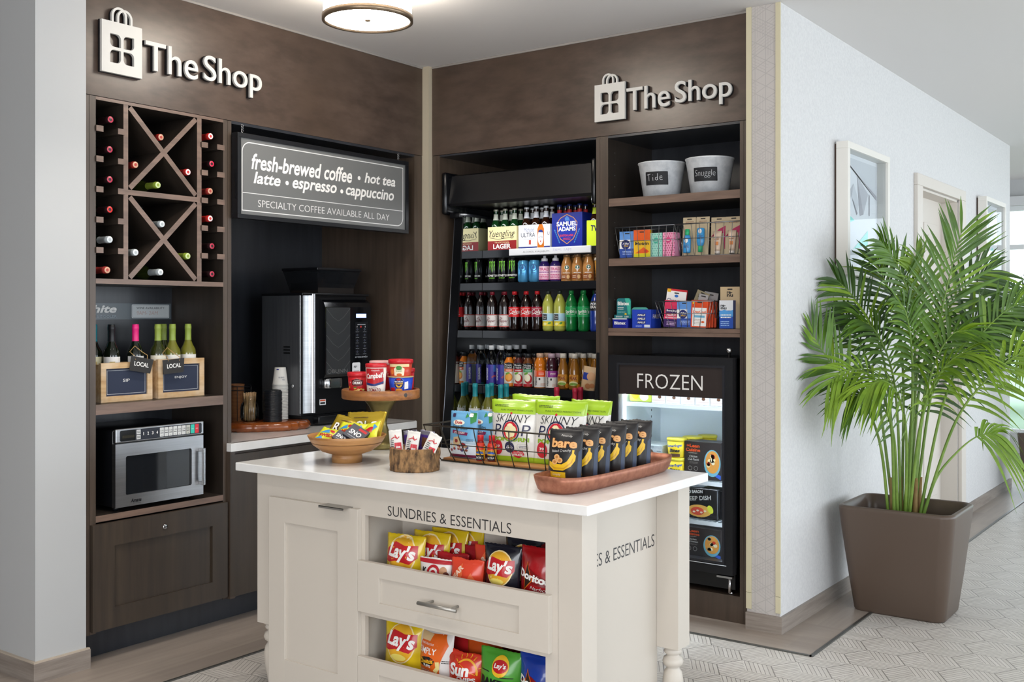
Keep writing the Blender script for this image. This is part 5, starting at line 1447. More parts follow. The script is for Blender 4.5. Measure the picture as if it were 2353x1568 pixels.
for label, y, z, tl, x in (('black LOCAL tag on twine in front of the SIP crate', 2.893, 1.274, 0.18, -4.166), ('black LOCAL tag on twine in front of the ENJOY crate', 3.062, 1.262, -0.06, -4.160)):
    t = empty('gift_tag', label, 'tag', (x, y, z), math.pi / 2)
    g = G(); M = Matrix.Rotation(tl, 4, 'Y'); P4 = [(-0.057, -0.033), (0.052, -0.033), (0.06, 0.033), (-0.06, 0.033)]
    g.prism(P4, 0, 0.0012, mat('2d2b2a', 0.6), M); g.build('card', t)
    d = D(); d.text('LOCAL', -0.038, -0.008, 0.038, 0.012, WHITE, 1, bold=0.02, rot=-tl); d.build('lettering', t, lambda u, v, e: Vector((u, -0.0006 - e, v)))
    g = G()
    for s_ in (-1, 1):
        g.tube([(s_ * 0.03, 0, 0.024), (s_ * 0.034, 0.004, 0.042), (s_ * 0.03 - 0.01, 0.03, 0.06), (0, 0.05, 0.085)], 0.0016, mat('b08d58', 0.8), 5)
    g.build('twine', t)

# standing on the cooler deck
zd = 0.7675
P = wine(WHITEG, TEALC, None, 'dcdad4'); f1 = [True]
for x, y, words in ((-3.842, 4.93, 'nearest the mirror'), (-3.748, 4.93, 'second from the mirror, front row'), (-3.79, 5.02, 'first of the second row'), (-3.68, 5.02, 'second of the second row'), (-3.655, 4.93, 'third from the mirror, front row'), (-3.835, 5.11, 'first of the third row'), (-3.72, 5.11, 'second of the third row')):
    put(P, f1, (x, y, zd), 0.4, f'teal capped white wine on the cooler deck, {words}', 'bottle', None)
P = wine(DARKG, 'b0223c', None, 'd9d2c8'); f1 = [True]
for x, y, words in ((-3.272, 4.94, 'first'), (-3.165, 5.02, 'second'), (-3.150, 4.94, 'third')):
    put(P, f1, (x, y, zd), 0.4, f'crimson capped red wine on the cooler deck, {words} of three from the mirror', 'bottle', None)
for k, (x, y, cc) in enumerate(((-3.56, 4.93, '6a3a7a'), (-3.46, 4.93, 'b0223c'), (-3.37, 4.93, 'b0223c'))):
    pass
# cookies leaning at the end of the water shelf
g = G(); vs, fs = [], []
nx, nz = 8, 10
for s_ in (-1, 1):
    for j in range(nz + 1):
        for i in range(nx + 1):
            u, v = i / nx, j / nz
            vs.append(((u - 0.5) * 0.085, s_ * 0.016 * (math.sin(math.pi * u) * math.sin(math.pi * min(max(v, 0.02), 0.98))) ** 0.6, v * 0.135))
n = (nx + 1) * (nz + 1)
for j in range(nz):
    for i in range(nx):
        a = j * (nx + 1) + i; fs += [(a, a + 1, a + nx + 2, a + nx + 1), (n + a + nx + 1, n + a + nx + 2, n + a + 1, n + a)]
g.add(vs, fs, mat('d6b48a', 0.3), True); o = g.build('cookie_bag', None, (-3.160, 5.085, zw), 0.3); o.rotation_euler = (0, 0.16, 0.3)
d = D(); d.rect(-0.036, 0.06, -0.002, 0.1, mat('2a3f9c', 0.4)); d.disc(0.012, 0.082, 0.024, 0.024, mat('d7a57a', 0.5), 2); d.disc(0.0, 0.025, 0.016, 0.016, mat('b8794a', 0.5), 2); d.disc(0.024, 0.03, 0.014, 0.014, mat('b8794a', 0.5), 2)
d.build('bag_print', o, lambda u, v, e: Vector((u, -0.017 * max(0, math.sin(math.pi * (u / 0.085 + 0.5)) * math.sin(math.pi * min(max(v / 0.135, 0.02), 0.98))) ** 0.6 - e, v)), 0.01, 0.0006)
tag(o, 'small pastry bag with a blue panel leaning at the end of the water shelf', 'bag')

# ================================================================ OPEN SHELVES
GALV = noisemat('galvanised_steel', 'dcdfe3', 'eceef0', (14, 14, 14), rough=0.42, metal=0.0, blot=('aeb4ba', 30, 0.5))
for nm, x, lab, w2, h2 in (('Tide', -2.622, 'galvanised bucket with a chalk card reading Tide, on the top shelf', 0.030, 0.020), ('Snuggle', -2.348, 'galvanised bucket with a chalk card reading Snuggle, nearer the papered wall end', 0.048, 0.022)):
    b = empty('metal_bucket', lab, 'bucket', (x, 4.955, 2.1106))
    pr_ = [(0.0, 0.004), (0.094, 0.0), (0.121, 0.176), (0.1245, 0.177), (0.1245, 0.183), (0.119, 0.183), (0.118, 0.176), (0.091, 0.006), (0.0, 0.006)]
    g = G(); g.lathe(pr_, GALV, 40, cap=False); g.build('pail', b)
    rf = lambda v: 0.094 + 0.027 * v / 0.176
    d = D(); d.rrect(-0.062, 0.06, 0.062, 0.128, 0.003, mat('14151a', 0.6), 1)
    if nm == 'Tide':
        for pts in ([(-0.052, 0.113), (-0.03, 0.116)], [(-0.041, 0.115), (-0.040, 0.082)], [(-0.018, 0.1), (-0.017, 0.082)], [(-0.018, 0.11), (-0.017, 0.112)], [(0.008, 0.118), (0.007, 0.084)], [(0.007, 0.099), (-0.003, 0.097), (-0.005, 0.088), (0.003, 0.083), (0.008, 0.09)], [(0.02, 0.094), (0.031, 0.097), (0.029, 0.105), (0.021, 0.103), (0.019, 0.09), (0.026, 0.084), (0.033, 0.087)]):
            d.poly(stroke(pts, 0.0022), mat('d5d8da', 0.7), 2)
    else:
        d.text('Snuggle', -0.054, 0.076, 0.052, 0.116, mat('d5d8da', 0.7), 2, bold=-0.02, shear=0.1)
    d.build('chalk_card', b, cyl_map(lambda v: rf(v) + 0.0006, 0.22), 0.008, 0.0006)

WIRE = mat('8d9092', 0.3, 0.9, name='basket_wire')


def wire_basket(label, cx, y0, z, tw, bw, dp, h, nx, handles=False):
    b = empty('wire_basket', label, 'basket', (cx, y0, z))
    fl = (tw - bw) / 2; r = 0.0016; yb = fl * 0.6
    g = G(); g.tube([(-tw / 2, 0, h), (tw / 2, 0, h), (tw / 2, dp, h), (-tw / 2, dp, h)], 0.0028, WIRE, 8, True); g.tube([(-bw / 2, yb, 0.0026), (bw / 2, yb, 0.0026), (bw / 2, dp - yb, 0.0026), (-bw / 2, dp - yb, 0.0026)], 0.0022, WIRE, 8, True); g.build('rim', b)
    g = G()
    for k in range(nx + 1):
        t_ = -0.5 + k / nx
        g.tube([(t_ * tw, 0, h), (t_ * bw, yb, 0.0026), (t_ * bw, dp - yb, 0.0026), (t_ * tw, dp, h)], r, WIRE, 5)
    for k in range(1, 5):
        t_ = k / 5
        g.tube([(-tw / 2, t_ * dp, h), (-bw / 2, yb + t_ * (dp - 2 * yb), 0.0026), (bw / 2, yb + t_ * (dp - 2 * yb), 0.0026), (tw / 2, t_ * dp, h)], r, WIRE, 5)
    q = h * 0.55; s_ = (bw + (tw - bw) * 0.55) / 2
    g.tube([(-s_, yb * 0.45, q), (s_, yb * 0.45, q), (s_, dp - yb * 0.45, q), (-s_, dp - yb * 0.45, q)], r, WIRE, 5, True)
    g.build('wire_mesh', b)
    if handles:
        for s2 in (-1, 1):
            g = G(); x = s2 * (tw / 2 + 0.004)
            g.tube([(x, 0.012, h + 0.002), (x + s2 * 0.002, 0.03, h + 0.004), (x + s2 * 0.005, 0.036, h * 0.4), (x + s2 * 0.005, dp - 0.036, h * 0.4), (x + s2 * 0.002, dp - 0.03, h + 0.004), (x, dp - 0.012, h + 0.002)], 0.0024, WIRE, 7); g.build('handle', b)
    return b


wire_basket('wire basket of small boxes on the middle shelf, next to the partition', -2.658, 4.83, 1.7955, 0.346, 0.30, 0.2, 0.163, 8)
wire_basket('wire basket of carded toiletries on the middle shelf, next to the papered wall end', -2.302, 4.83, 1.7955, 0.358, 0.31, 0.2, 0.163, 8)
wire_basket('wire basket with folding handles, full of medicine packets on the lowest shelf', -2.4365, 4.826, 1.4315, 0.312, 0.232, 0.17, 0.137, 7, True)


def pack(name, w, dp, h, m, label, cat, loc, draw=None, rz=0.0, tilt=0.0, rx=0.0, group=None, bev=0.0008):
    g = G(); g.box(-w / 2, 0, 0, w / 2, dp, h, m, bev); o = g.build(name, None, loc, rz); o.rotation_euler = (rx, tilt, rz)
    if draw:
        d = D(); draw(d, w, h); d.build('pack_print', o, flat_map(0.0), None, 0.0003)
    return tag(o, label, cat, group)


HOLE = lambda d, u, v: d.rrect(u - 0.013, v - 0.003, u + 0.013, v + 0.003, 0.0029, mat('26211f', 0.6), 2)
LB = mat('5f93d6', 0.4); DB = mat('1f2a6b', 0.4); OR = mat('dd5a1c', 0.42); YE = mat('e4b41f', 0.42)


def d_alk(d, w, h):
    d.rect(-w / 2, 0, w / 2, h * 0.34, mat('2c4c9e', 0.4)); d.rect(-w / 2, h * 0.34, w * 0.2, h * 0.68, WHITE); d.disc(-w * 0.1, h * 0.5, w * 0.28, w * 0.28, DB, 2); d.text('Alka', -w * 0.3, h * 0.5, w * 0.1, h * 0.58, WHITE, 3, bold=0.02, shear=0.2); d.text('Plus', -w * 0.22, h * 0.42, w * 0.08, h * 0.48, YE, 3, bold=0.02, shear=0.2); d.lines(-w * 0.3, h * 0.1, w * 0.35, h * 0.26, 3, mat('b9cdee', 0.5), 2); HOLE(d, 0, h * 0.92)


def d_mot(d, w, h):
    d.rect(-w / 2, h * 0.62, w / 2, h, OR); d.rect(-w / 2, 0, w / 2, h * 0.12, mat('c9c020', 0.4)); d.text('Motrin', -w * 0.4, h * 0.44, w * 0.42, h * 0.56, INK, 3, bold=0.03); d.poly([(-w * 0.4, h * 0.14), (w * 0.1, h * 0.36), (w * 0.45, h * 0.2), (w * 0.3, h * 0.14)], OR, 2); d.disc(w * 0.25, h * 0.22, w * 0.12, w * 0.08, mat('d8431f', 0.4), 3); HOLE(d, 0, h * 0.92)


def d_pat(a, b):
    def f(d, w, h):
        R = random.Random(4)
        for j in range(10):
            for i in range(5):
                d.disc((-0.42 + 0.21 * i + (0.1 if j % 2 else 0)) * w * 0.95, (0.05 + 0.098 * j) * h, w * 0.055, w * 0.055, a, 1, 6)
        d.disc(-w * 0.02, h * 0.68, w * 0.24, h * 0.12, b, 2)
        d.lines(-w * 0.16, h * 0.63, w * 0.12, h * 0.73, 2, WHITE, 3)
    return f


z2 = 1.8006
pack('medicine_packet', 0.088, 0.03, 0.137, LB, 'blue cold medicine packet at the partition end of the middle shelf basket', 'packet', (-2.768, 4.848, z2), d_alk, 0.1)
pack('medicine_packet', 0.092, 0.03, 0.141, YE, 'orange and yellow pain relief packet in the middle shelf basket', 'packet', (-2.68, 4.846, z2), d_mot, 0.1)
pack('tissue_box', 0.066, 0.07, 0.122, mat('9fd3c4', 0.5), 'teal patterned tissue box in the middle shelf basket', 'box', (-2.598, 4.85, z2), d_pat(mat('5fae9c', 0.5), mat('3fa890', 0.5)))
pack('tissue_box', 0.066, 0.07, 0.122, mat('e89ab8', 0.5), 'pink patterned tissue box in the middle shelf basket', 'box', (-2.528, 4.85, z2), d_pat(mat('c2406f', 0.5), mat('d8447c', 0.5)))
KRAFT = mat('b9a88a', 0.55)


def carded(name, label, x, y, z, w, h, draw, rz=0.0):
    """a card with its clear blister and the bottle or tube inside it"""
    o = pack(name, w, 0.002, h, KRAFT, label, 'pack', (x, y, z), lambda d, w_, h_: (HOLE(d, 0, h_ * 0.95), d.lines(-w_ * 0.3, h_ * 0.83, w_ * 0.3, h_ * 0.9, 2, mat('7a4a30', 0.5), 1)), rz, rx=-0.08)
    draw(o)
    return o


def mini_bottle(o, bm_, cm_, flip):
    g = G(); M = T(-0.004, -0.017, 0.012) if not flip else T(-0.004, -0.017, 0.138) @ Matrix.Rotation(math.pi, 4, 'X')
    pr_ = [(0.0, 0), (0.017, 0.001), (0.02, 0.006), (0.0205, 0.07), (0.016, 0.088), (0.008, 0.094)]
    g.lathe(pr_, bm_, 20, M @ Matrix.Diagonal((1, 0.62, 1, 1))); b = g.build('mini_bottle', o)
    g = G(); g.lathe([(0.009, 0.092), (0.0115, 0.094), (0.0115, 0.122), (0.0, 0.123)], cm_, 18, M @ Matrix.Diagonal((1, 0.9, 1, 1))); g.build('bottle_cap', b)
    d = D(); zc = 0.055 if not flip else 0.1; d.disc(-0.004, zc + 0.02, 0.009, 0.012, WHITE, 1); d.lines(-0.016, zc - 0.02, 0.01, zc, 3, mat('1c3f7c', 0.5), 1); d.build('bottle_label', b, lambda u, v, e: Vector((u, -0.0172 - 0.0128 * math.sqrt(max(0, 1 - ((u + 0.004) / 0.0208) ** 2)) - e, v)), 0.006)


for k, (x, nm, flip) in enumerate(((-2.437, 'carded mini shampoo, blue bottle upright with green cap, in the toiletries basket', False), (-2.362, 'carded mini conditioner, blue bottle upside down on green cap, in the toiletries basket', True))):
    o = carded('travel_shampoo', nm, x, 4.895, z2, 0.07, 0.198, lambda o: mini_bottle(o, mat('3f95cf', 0.2, name='blue_shampoo'), mat('2fb277', 0.35), flip), 0.1)
o = pack('travel_shampoo', 0.07, 0.002, 0.194, KRAFT, 'blank tan card of a second mini shampoo behind the first', 'pack', (-2.425, 4.93, z2), None, 0.1)


def tube_lotion(o):
    g = G(); n = 12
    vs, fs = [], []
    for z, rx_, ry_ in ((0.016, 0.014, 0.013), (0.03, 0.016, 0.014), (0.1, 0.021, 0.008), (0.118, 0.022, 0.002)):
        vs += [(rx_ * math.cos(2 * math.pi * k / n), -0.016 + ry_ * math.sin(2 * math.pi * k / n), z) for k in range(n)]
    for i in range(3):
        fs += [(i * n + k, i * n + (k + 1) % n, (i + 1) * n + (k + 1) % n, (i + 1) * n + k) for k in range(n)]
    fs.append(tuple(range(3 * n, 4 * n))); fs.append(tuple(reversed(range(n))))
    g.add(vs, fs, mat('dcc3ac', 0.35), True); b = g.build('lotion_tube', o)
    g = G(); g.lathe([(0.013, 0.002), (0.014, 0.016)], mat('e6dcd2', 0.4), 16, T(0, -0.016, 0)); g.build('tube_cap', b)
    d = D(); d.rect(-0.008, 0.045, 0.008, 0.062, mat('e08a4a', 0.4), 1); d.lines(-0.012, 0.07, 0.012, 0.09, 2, mat('a6724f', 0.5), 1); d.build('tube_print', b, flat_map(-0.0305))
    d = D(); MG = mat('a81c52', 0.42); d.poly([(-0.041, 0.09), (0.0, 0.13), (0.041, 0.15), (0.041, 0.02), (0.03, 0.03), (0.024, 0.11), (-0.024, 0.11)], MG, 1); d.build('card_print', o, flat_map(0.0))


for k, (x, y, nm) in enumerate(((-2.272, 4.893, 'magenta carded lotion tube, first of two front ones in the toiletries basket'), (-2.194, 4.893, 'magenta carded lotion tube, nearest the papered wall end in the toiletries basket'), (-2.225, 4.93, 'magenta carded lotion tube behind the front two'))):
    carded('travel_lotion', nm, x, y, z2, 0.082, 0.19, tube_lotion, 0.12)

# lowest shelf
z3 = 1.4316
NAVY = mat('1a2390', 0.4); TEAL2 = mat('1f6f74', 0.45); MINT = mat('3fae96', 0.45)
o = pack('lip_balm_box', 0.09, 0.1, 0.05, NAVY, 'navy and white lip balm box on the lowest shelf by the partition', 'box', (-2.806, 4.838, z3), lambda d, w, h: (d.text('Blistex', -w * 0.38, h * 0.35, w * 0.38, h * 0.68, WHITE, 2, bold=0.03), d.rect(-w / 2, h * 0.9, w / 2, h, WHITE, 1), d.rect(w * 0.46, 0, w / 2, h, mat('3a45b4', 0.4), 1)))
g = G(); g.prism(rr_pts(-0.042, 0, 0.042, 0.105, 0.012), 0, 0.004, TEAL2); g.box(-0.05, -0.012, 0.0, 0.05, 0.05, 0.018, TEAL2); o = g.build('lip_balm_display', None, (-2.792, 4.853, z3 + 0.0506))
d = D(); d.poly([(0.006, 0.105), (0.03, 0.105), (0.042, 0.09), (0.042, 0.02), (0.025, 0.02), (0.02, 0.06)], MINT, 1); d.text('Blistex', -0.036, 0.068, 0.034, 0.088, WHITE, 2, bold=0.03); d.lines(-0.036, 0.044, 0.0, 0.06, 2, WHITE, 2); d.lines(-0.036, 0.03, 0.01, 0.036, 1, mat('9cc9c8', 0.5), 2); d.disc(0.012, 0.022, 0.007, 0.005, YE, 3); d.build('display_print', o, flat_map(0.0)); d = D(); d.lines(-0.04, 0.004, 0.0, 0.014, 2, WHITE, 1); d.text('5.00', 0.012, 0.004, 0.036, 0.013, WHITE, 1); d.build('tray_print', o, flat_map(-0.012)); tag(o, 'teal lip balm display card standing on the navy box', 'display')
g = G()
for k in range(6):
    g.prism(rr_pts(-0.046, 0, 0.046, 0.108, 0.02), k * 0.012, k * 0.012 + 0.0035, MINT)
g.box(-0.044, -0.004, 0, 0.044, 0.07, 0.012, MINT); o = g.build('lip_balm_display', None, (-2.735, 4.925, z3 + 0.0004), 0.5); tag(o, 'mint green carded lip balms standing behind the blue cough drop box', 'display')
o = pack('cough_drop_box', 0.11, 0.11, 0.096, mat('2443b4', 0.42), 'bright blue cough drop counter box beside the lip balm', 'box', (-2.678, 4.838, z3), lambda d, w, h: ([d.rect(-w * 0.22, h * (0.62 + 0.0 - 0.2 * k), w * 0.22, h * (0.78 - 0.2 * k), DB, 1) for k in range(3)], [d.text('HALLS', -w * 0.2, h * (0.66 - 0.2 * k), w * 0.2, h * (0.76 - 0.2 * k), WHITE, 2, bold=0.03, shear=0.2) for k in range(3)], d.rect(w * 0.15, h * 0.04, w * 0.45, h * 0.18, mat('d5dbe6', 0.5), 2), d.lines(-w * 0.3, h * 0.05, w * 0.02, h * 0.16, 2, mat('9db1e4', 0.5), 2)))
d = D(); d.text('HALLS', 0.02, 0.05, 0.09, 0.072, WHITE, 1, bold=0.02, shear=0.2); d.build('side_print', o, lambda u, v, e: Vector((0.055 + e, u, v)))
pack('medicine_packet', 0.082, 0.022, 0.137, mat('d8305a', 0.42), 'pink and purple allergy packet at the front of the lowest basket', 'packet', (-2.515, 4.852, z3 + 0.006), lambda d, w, h: (d.rect(-w / 2, 0, w / 2, h * 0.3, mat('3a1f5c', 0.42)), d.rrect(-w * 0.38, h * 0.52, w * 0.38, h * 0.68, 0.004, mat('3a1f5c', 0.42), 1), d.text('Benadryl', -w * 0.34, h * 0.56, w * 0.34, h * 0.65, WHITE, 2, bold=0.02), d.text('ALLERGY', -w * 0.3, h * 0.42, w * 0.3, h * 0.5, WHITE, 2, bold=0.02), d.rect(-w * 0.42, h * 0.33, w * 0.42, h * 0.38, mat('f0a9b4', 0.4), 2), d.lines(-w * 0.3, h * 0.06, w * 0.3, h * 0.22, 3, mat('d7b9d8', 0.5), 2)), 0.12, 0.06)
pack('medicine_packet', 0.08, 0.022, 0.132, LB, 'blue cold medicine packet in the middle of the lowest basket', 'packet', (-2.438, 4.85, z3 + 0.006), d_alk, 0.1)


def d_day(d, w, h):
    d.rect(-w * 0.42, h * 0.04, w * 0.42, h * 0.72, WHITE); d.text('DayQuil', -w * 0.38, h * 0.5, w * 0.38, h * 0.62, OR, 2, bold=0.03); d.rect(-w * 0.3, h * 0.36, w * 0.32, h * 0.44, mat('6fb0cf', 0.45), 2); d.lines(-w * 0.3, h * 0.1, w * 0.1, h * 0.32, 4, mat('b9a89c', 0.5), 2); d.disc(w * 0.22, h * 0.2, w * 0.1, w * 0.06, OR, 2); HOLE(d, 0, h * 0.92); d.rect(-w * 0.42, h * 0.86, -w * 0.3, h * 0.96, YE, 2)


for k in range(4):
    pack('medicine_packet', 0.088, 0.016, 0.136, mat('d84a1c', 0.42), f'orange daytime cold packet in the lowest basket, {ORD[k]} from the front', 'packet', (-2.358 + 0.006 * k, 4.85 + 0.02 * k, z3 + 0.006), d_day if k == 0 else None, 0.1, 0.04)
pack('eye_drop_card', 0.108, 0.012, 0.145, mat('c9252f', 0.42), 'white and red eye drop card rising out of the lowest basket', 'pack', (-2.522, 4.90, z3 + 0.056), lambda d, w, h: (d.rect(-w / 2, h * 0.4, w / 2, h * 0.93, WHITE), d.text('Clear eyes', -w * 0.45, h * 0.48, w * 0.42, h * 0.66, DB, 2, bold=0.01), d.disc(0, h * 0.76, w * 0.1, h * 0.05, mat('2f6fc0', 0.4), 2), HOLE(d, 0, h * 0.86), d.rect(-w * 0.48, h * 0.88, -w * 0.3, h * 0.99, YE, 2), d.text('MAXIMUM', -w * 0.42, h * 0.28, w * 0.2, h * 0.37, WHITE, 2)), 0.1, 0.12)
pack('hanging_card', 0.07, 0.003, 0.12, mat('8f8468', 0.55), 'tan hanging card leaning behind the eye drop card', 'card', (-2.415, 4.925, z3 + 0.075), lambda d, w, h: (HOLE(d, 0, h * 0.92), d.lines(-w * 0.3, h * 0.7, w * 0.3, h * 0.86, 2, INK, 1), d.rect(-w / 2, 0, w / 2, h * 0.5, mat('6e1c28', 0.45), 1)), 0.1, 0.4)
pack('hanging_card', 0.075, 0.003, 0.115, mat('8e8c8c', 0.55), 'grey hanging card leaning at the handle end of the lowest basket', 'card', (-2.352, 4.94, z3 + 0.07), lambda d, w, h: HOLE(d, 0, h * 0.88), 0.1, 0.18)
pack('hanging_card', 0.05, 0.003, 0.105, mat('a3a1a1', 0.55), 'pale grey hanging card between the tan and grey cards', 'card', (-2.385, 4.915, z3 + 0.07), lambda d, w, h: HOLE(d, 0, h * 0.9), 0.1, 0.22)
TANC = mat('c3ab86', 0.55)
o = pack('contact_lens_pack', 0.1, 0.002, 0.208, TANC, 'tan carded contact lens solution at the papered wall end of the lowest shelf', 'pack', (-2.206, 4.885, z3), lambda d, w, h: (HOLE(d, 0, h * 0.94), d.text('re-', -w * 0.16, h * 0.83, w * 0.12, h * 0.89, INK, 2, bold=0.03), d.text('nu', -w * 0.16, h * 0.76, w * 0.16, h * 0.82, INK, 2, bold=0.03)), 0.1)
g = G(); g.box(-0.04, -0.042, 0.001, 0.03, -0.001, 0.14, mat('1d4aa6', 0.4), 0.0008); b = g.build('solution_box', o)
d = D(); d.rect(-0.04, 0.09, 0.03, 0.14, mat('d9dbe0', 0.45)); d.poly([(-0.04, 0.085), (-0.015, 0.094), (0.008, 0.087), (0.03, 0.093), (0.03, 0.06), (-0.04, 0.06)], mat('4f97d6', 0.4), 2); d.text('re-', -0.033, 0.108, -0.008, 0.119, INK, 3, bold=0.03); d.text('nu', -0.033, 0.095, -0.003, 0.106, INK, 3, bold=0.03); d.lines(-0.033, 0.05, 0.02, 0.074, 2, WHITE, 3); d.lines(-0.033, 0.012, 0.01, 0.04, 3, mat('9cc0ea', 0.5), 3); d.build('box_print', b, flat_map(-0.042))
pack('contact_lens_pack', 0.1, 0.002, 0.2, TANC, 'plain tan card behind the contact lens solution', 'pack', (-2.170, 4.94, z3), None, 0.05)

# ================================================================ FREEZER GOODS
za, zb_, zc_ = SZ[0] + 0.0045, SZ[1] + 0.0045, SZ[2] + 0.0045
zfl = 0.2825
CHOC = mat('5a3a26', 0.6); ICE = mat('dfe6ea', 0.45)


def d_choc(d, w, h):
    d.disc(w * 0.08, h * 0.36, w * 0.13, h * 0.1, CHOC, 1), d.rect(-w * 0.46, h * 0.12, w * 0.46, h * 0.2, mat('c9b7b0', 0.5), 1); d.lines(-w * 0.48, h * 0.55, -w * 0.28, h * 0.85, 2, mat('8a5a50', 0.5), 1)


for k in range(5):
    pack('ice_cream_carton', 0.078, 0.14, 0.085, ICE, f'white ice cream carton on the top freezer shelf, {ORD[k]} after the green bag', 'carton', (-2.585 + 0.082 * k, 4.85, za), d_choc)
pack('frozen_snack_bag', 0.13, 0.1, 0.07, mat('b9c94a', 0.4), 'green and yellow frozen snack bag on the top freezer shelf', 'bag', (-2.695, 4.85, za), lambda d, w, h: (d.disc(-w * 0.2, h * 0.5, w * 0.16, h * 0.3, YE, 1), d.disc(w * 0.2, h * 0.4, w * 0.2, h * 0.3, mat('efe9d2', 0.5), 1)), bev=0.012)
BARP = noisemat('iced_bar_box', 'cfd6da', 'aab3b8', (30, 30, 30), rough=0.4)
for k in range(2):
    pack('ice_cream_box', 0.155, 0.16, 0.077, BARP, 'white ice cream bar box ' + ('under another, behind the island corner' if k == 0 else 'on top, with a crunchy chocolate bar picture'), 'box', (-2.642, 4.85, zb_ + 0.078 * k), lambda d, w, h: (d.disc(-0.01, h * 0.48, w * 0.26, h * 0.33, CHOC, 1, 9), [d.disc(-0.04 + 0.02 * i, h * (0.4 + 0.14 * (i % 2)), 0.004, 0.003, mat('b08a68', 0.5), 2, 7) for i in range(4)], d.text('KLONDIKE', -w * 0.42, h * 0.84, w * 0.2, h * 0.95, mat('5c6a74', 0.5), 2), d.lines(w * 0.3, h * 0.2, w * 0.46, h * 0.7, 3, mat('8c979e', 0.5), 1)))
pack('ice_cream_box', 0.15, 0.12, 0.077, BARP, 'white ice cream bar box set back behind the front ones', 'box', (-2.63, 5.03, zb_), None)
TUB = [(0.040, 0), (0.0445, 0.004), (0.049, 0.088)]
YT = mat('e3c51c', 0.42)
g = G(); g.lathe(TUB, YT, 28); tb = g.build('ice_cream_tub'); g = G(); g.lathe([(0.0495, 0.084), (0.0515, 0.086), (0.0515, 0.096), (0.049, 0.099), (0, 0.0985)], mat('d9c93a', 0.4), 28, cap=False); g.build('tub_lid', tb)
d = D(); SB = mat('2a5aa8', 0.42); d.text('Butterfinger', -0.045, 0.052, 0.045, 0.07, SB, 1, bold=0.03, shear=0.2, rot=0.08); d.text('Bites', -0.026, 0.03, 0.03, 0.047, INK, 1, bold=0.04, shear=0.2); d.rrect(-0.02, 0.006, 0.03, 0.022, 0.003, CHOC, 1); d.build('tub_print', tb, cyl_map(lambda v: 0.0448 + 0.049 * v + 0.0005), 0.007); f1 = [True]
for j, (x, y) in enumerate(((-2.498, 4.885), (-2.462, 4.99), (-2.428, 5.095))):
    for k in range(2):
        put(tb, f1, (x, y, zb_ + 0.0995 * k), 0.15, f'yellow ice cream tub, {("lower" if k == 0 else "upper")} of the {("front", "middle", "back")[j]} stack in the freezer', 'tub', 'ice cream tubs')
BRN = mat('2b2524', 0.42, name='brown_meal_box'); LCO = mat('d8501f', 0.45)


def d_lean(dish):
    def f(d, w, h):
        d.text('+Lean', -w * 0.44, h * 0.84, -w * 0.08, h * 0.93, LCO, 2, bold=0.03); d.text('Cuisine', -w * 0.46, h * 0.73, -w * 0.06, h * 0.82, LCO, 2, bold=0.03); d.text('COMFORT', -w * 0.38, h * 0.68, -w * 0.14, h * 0.7, WHITE, 2)
        d.text('Chicken', -w * 0.36, h * 0.57, -w * 0.14, h * 0.63, WHITE, 2); d.text(dish, -w * 0.4, h * 0.49, -w * 0.1, h * 0.55, WHITE, 2); d.lines(-w * 0.36, h * 0.4, -w * 0.12, h * 0.46, 2, mat('7d7672', 0.5), 2)
        for u in (-0.34, -0.18):
            d.ring(ell(w * u, h * 0.28, 0.011, 0.011, 16), ell(w * u, h * 0.28, 0.0095, 0.0095, 16), mat('b9b4b0', 0.5), 2)
        d.poly([(w * 0.02, h * 0.3), (w * 0.5, h * 0.02), (w * 0.5, h * 0.14)], mat('2c55b4', 0.45), 2)
        d.poly([(w * 0.5, h * 0.08)] + ell(w * 0.34, h * 0.45, w * 0.34, h * 0.38, 14, 265, 90)[::1] + [(w * 0.5, h * 0.83)] if False else ell(w * 0.27, h * 0.45, w * 0.225, h * 0.36), mat('6fa9b8', 0.4), 3)
        d.disc(w * 0.275, h * 0.48, w * 0.19, h * 0.3, mat('c98a3c', 0.5), 4)
        R = random.Random(len(dish))
        for _ in range(9):
            d.disc(w * (0.27 + R.uniform(-0.12, 0.12)), h * (0.5 + R.uniform(-0.18, 0.18)), w * 0.05, h * 0.06, mat(R.choice(('b8351c', 'e6d3a0', 'd8b060', 'efe3c2')), 0.5), 5, 9)
    return f


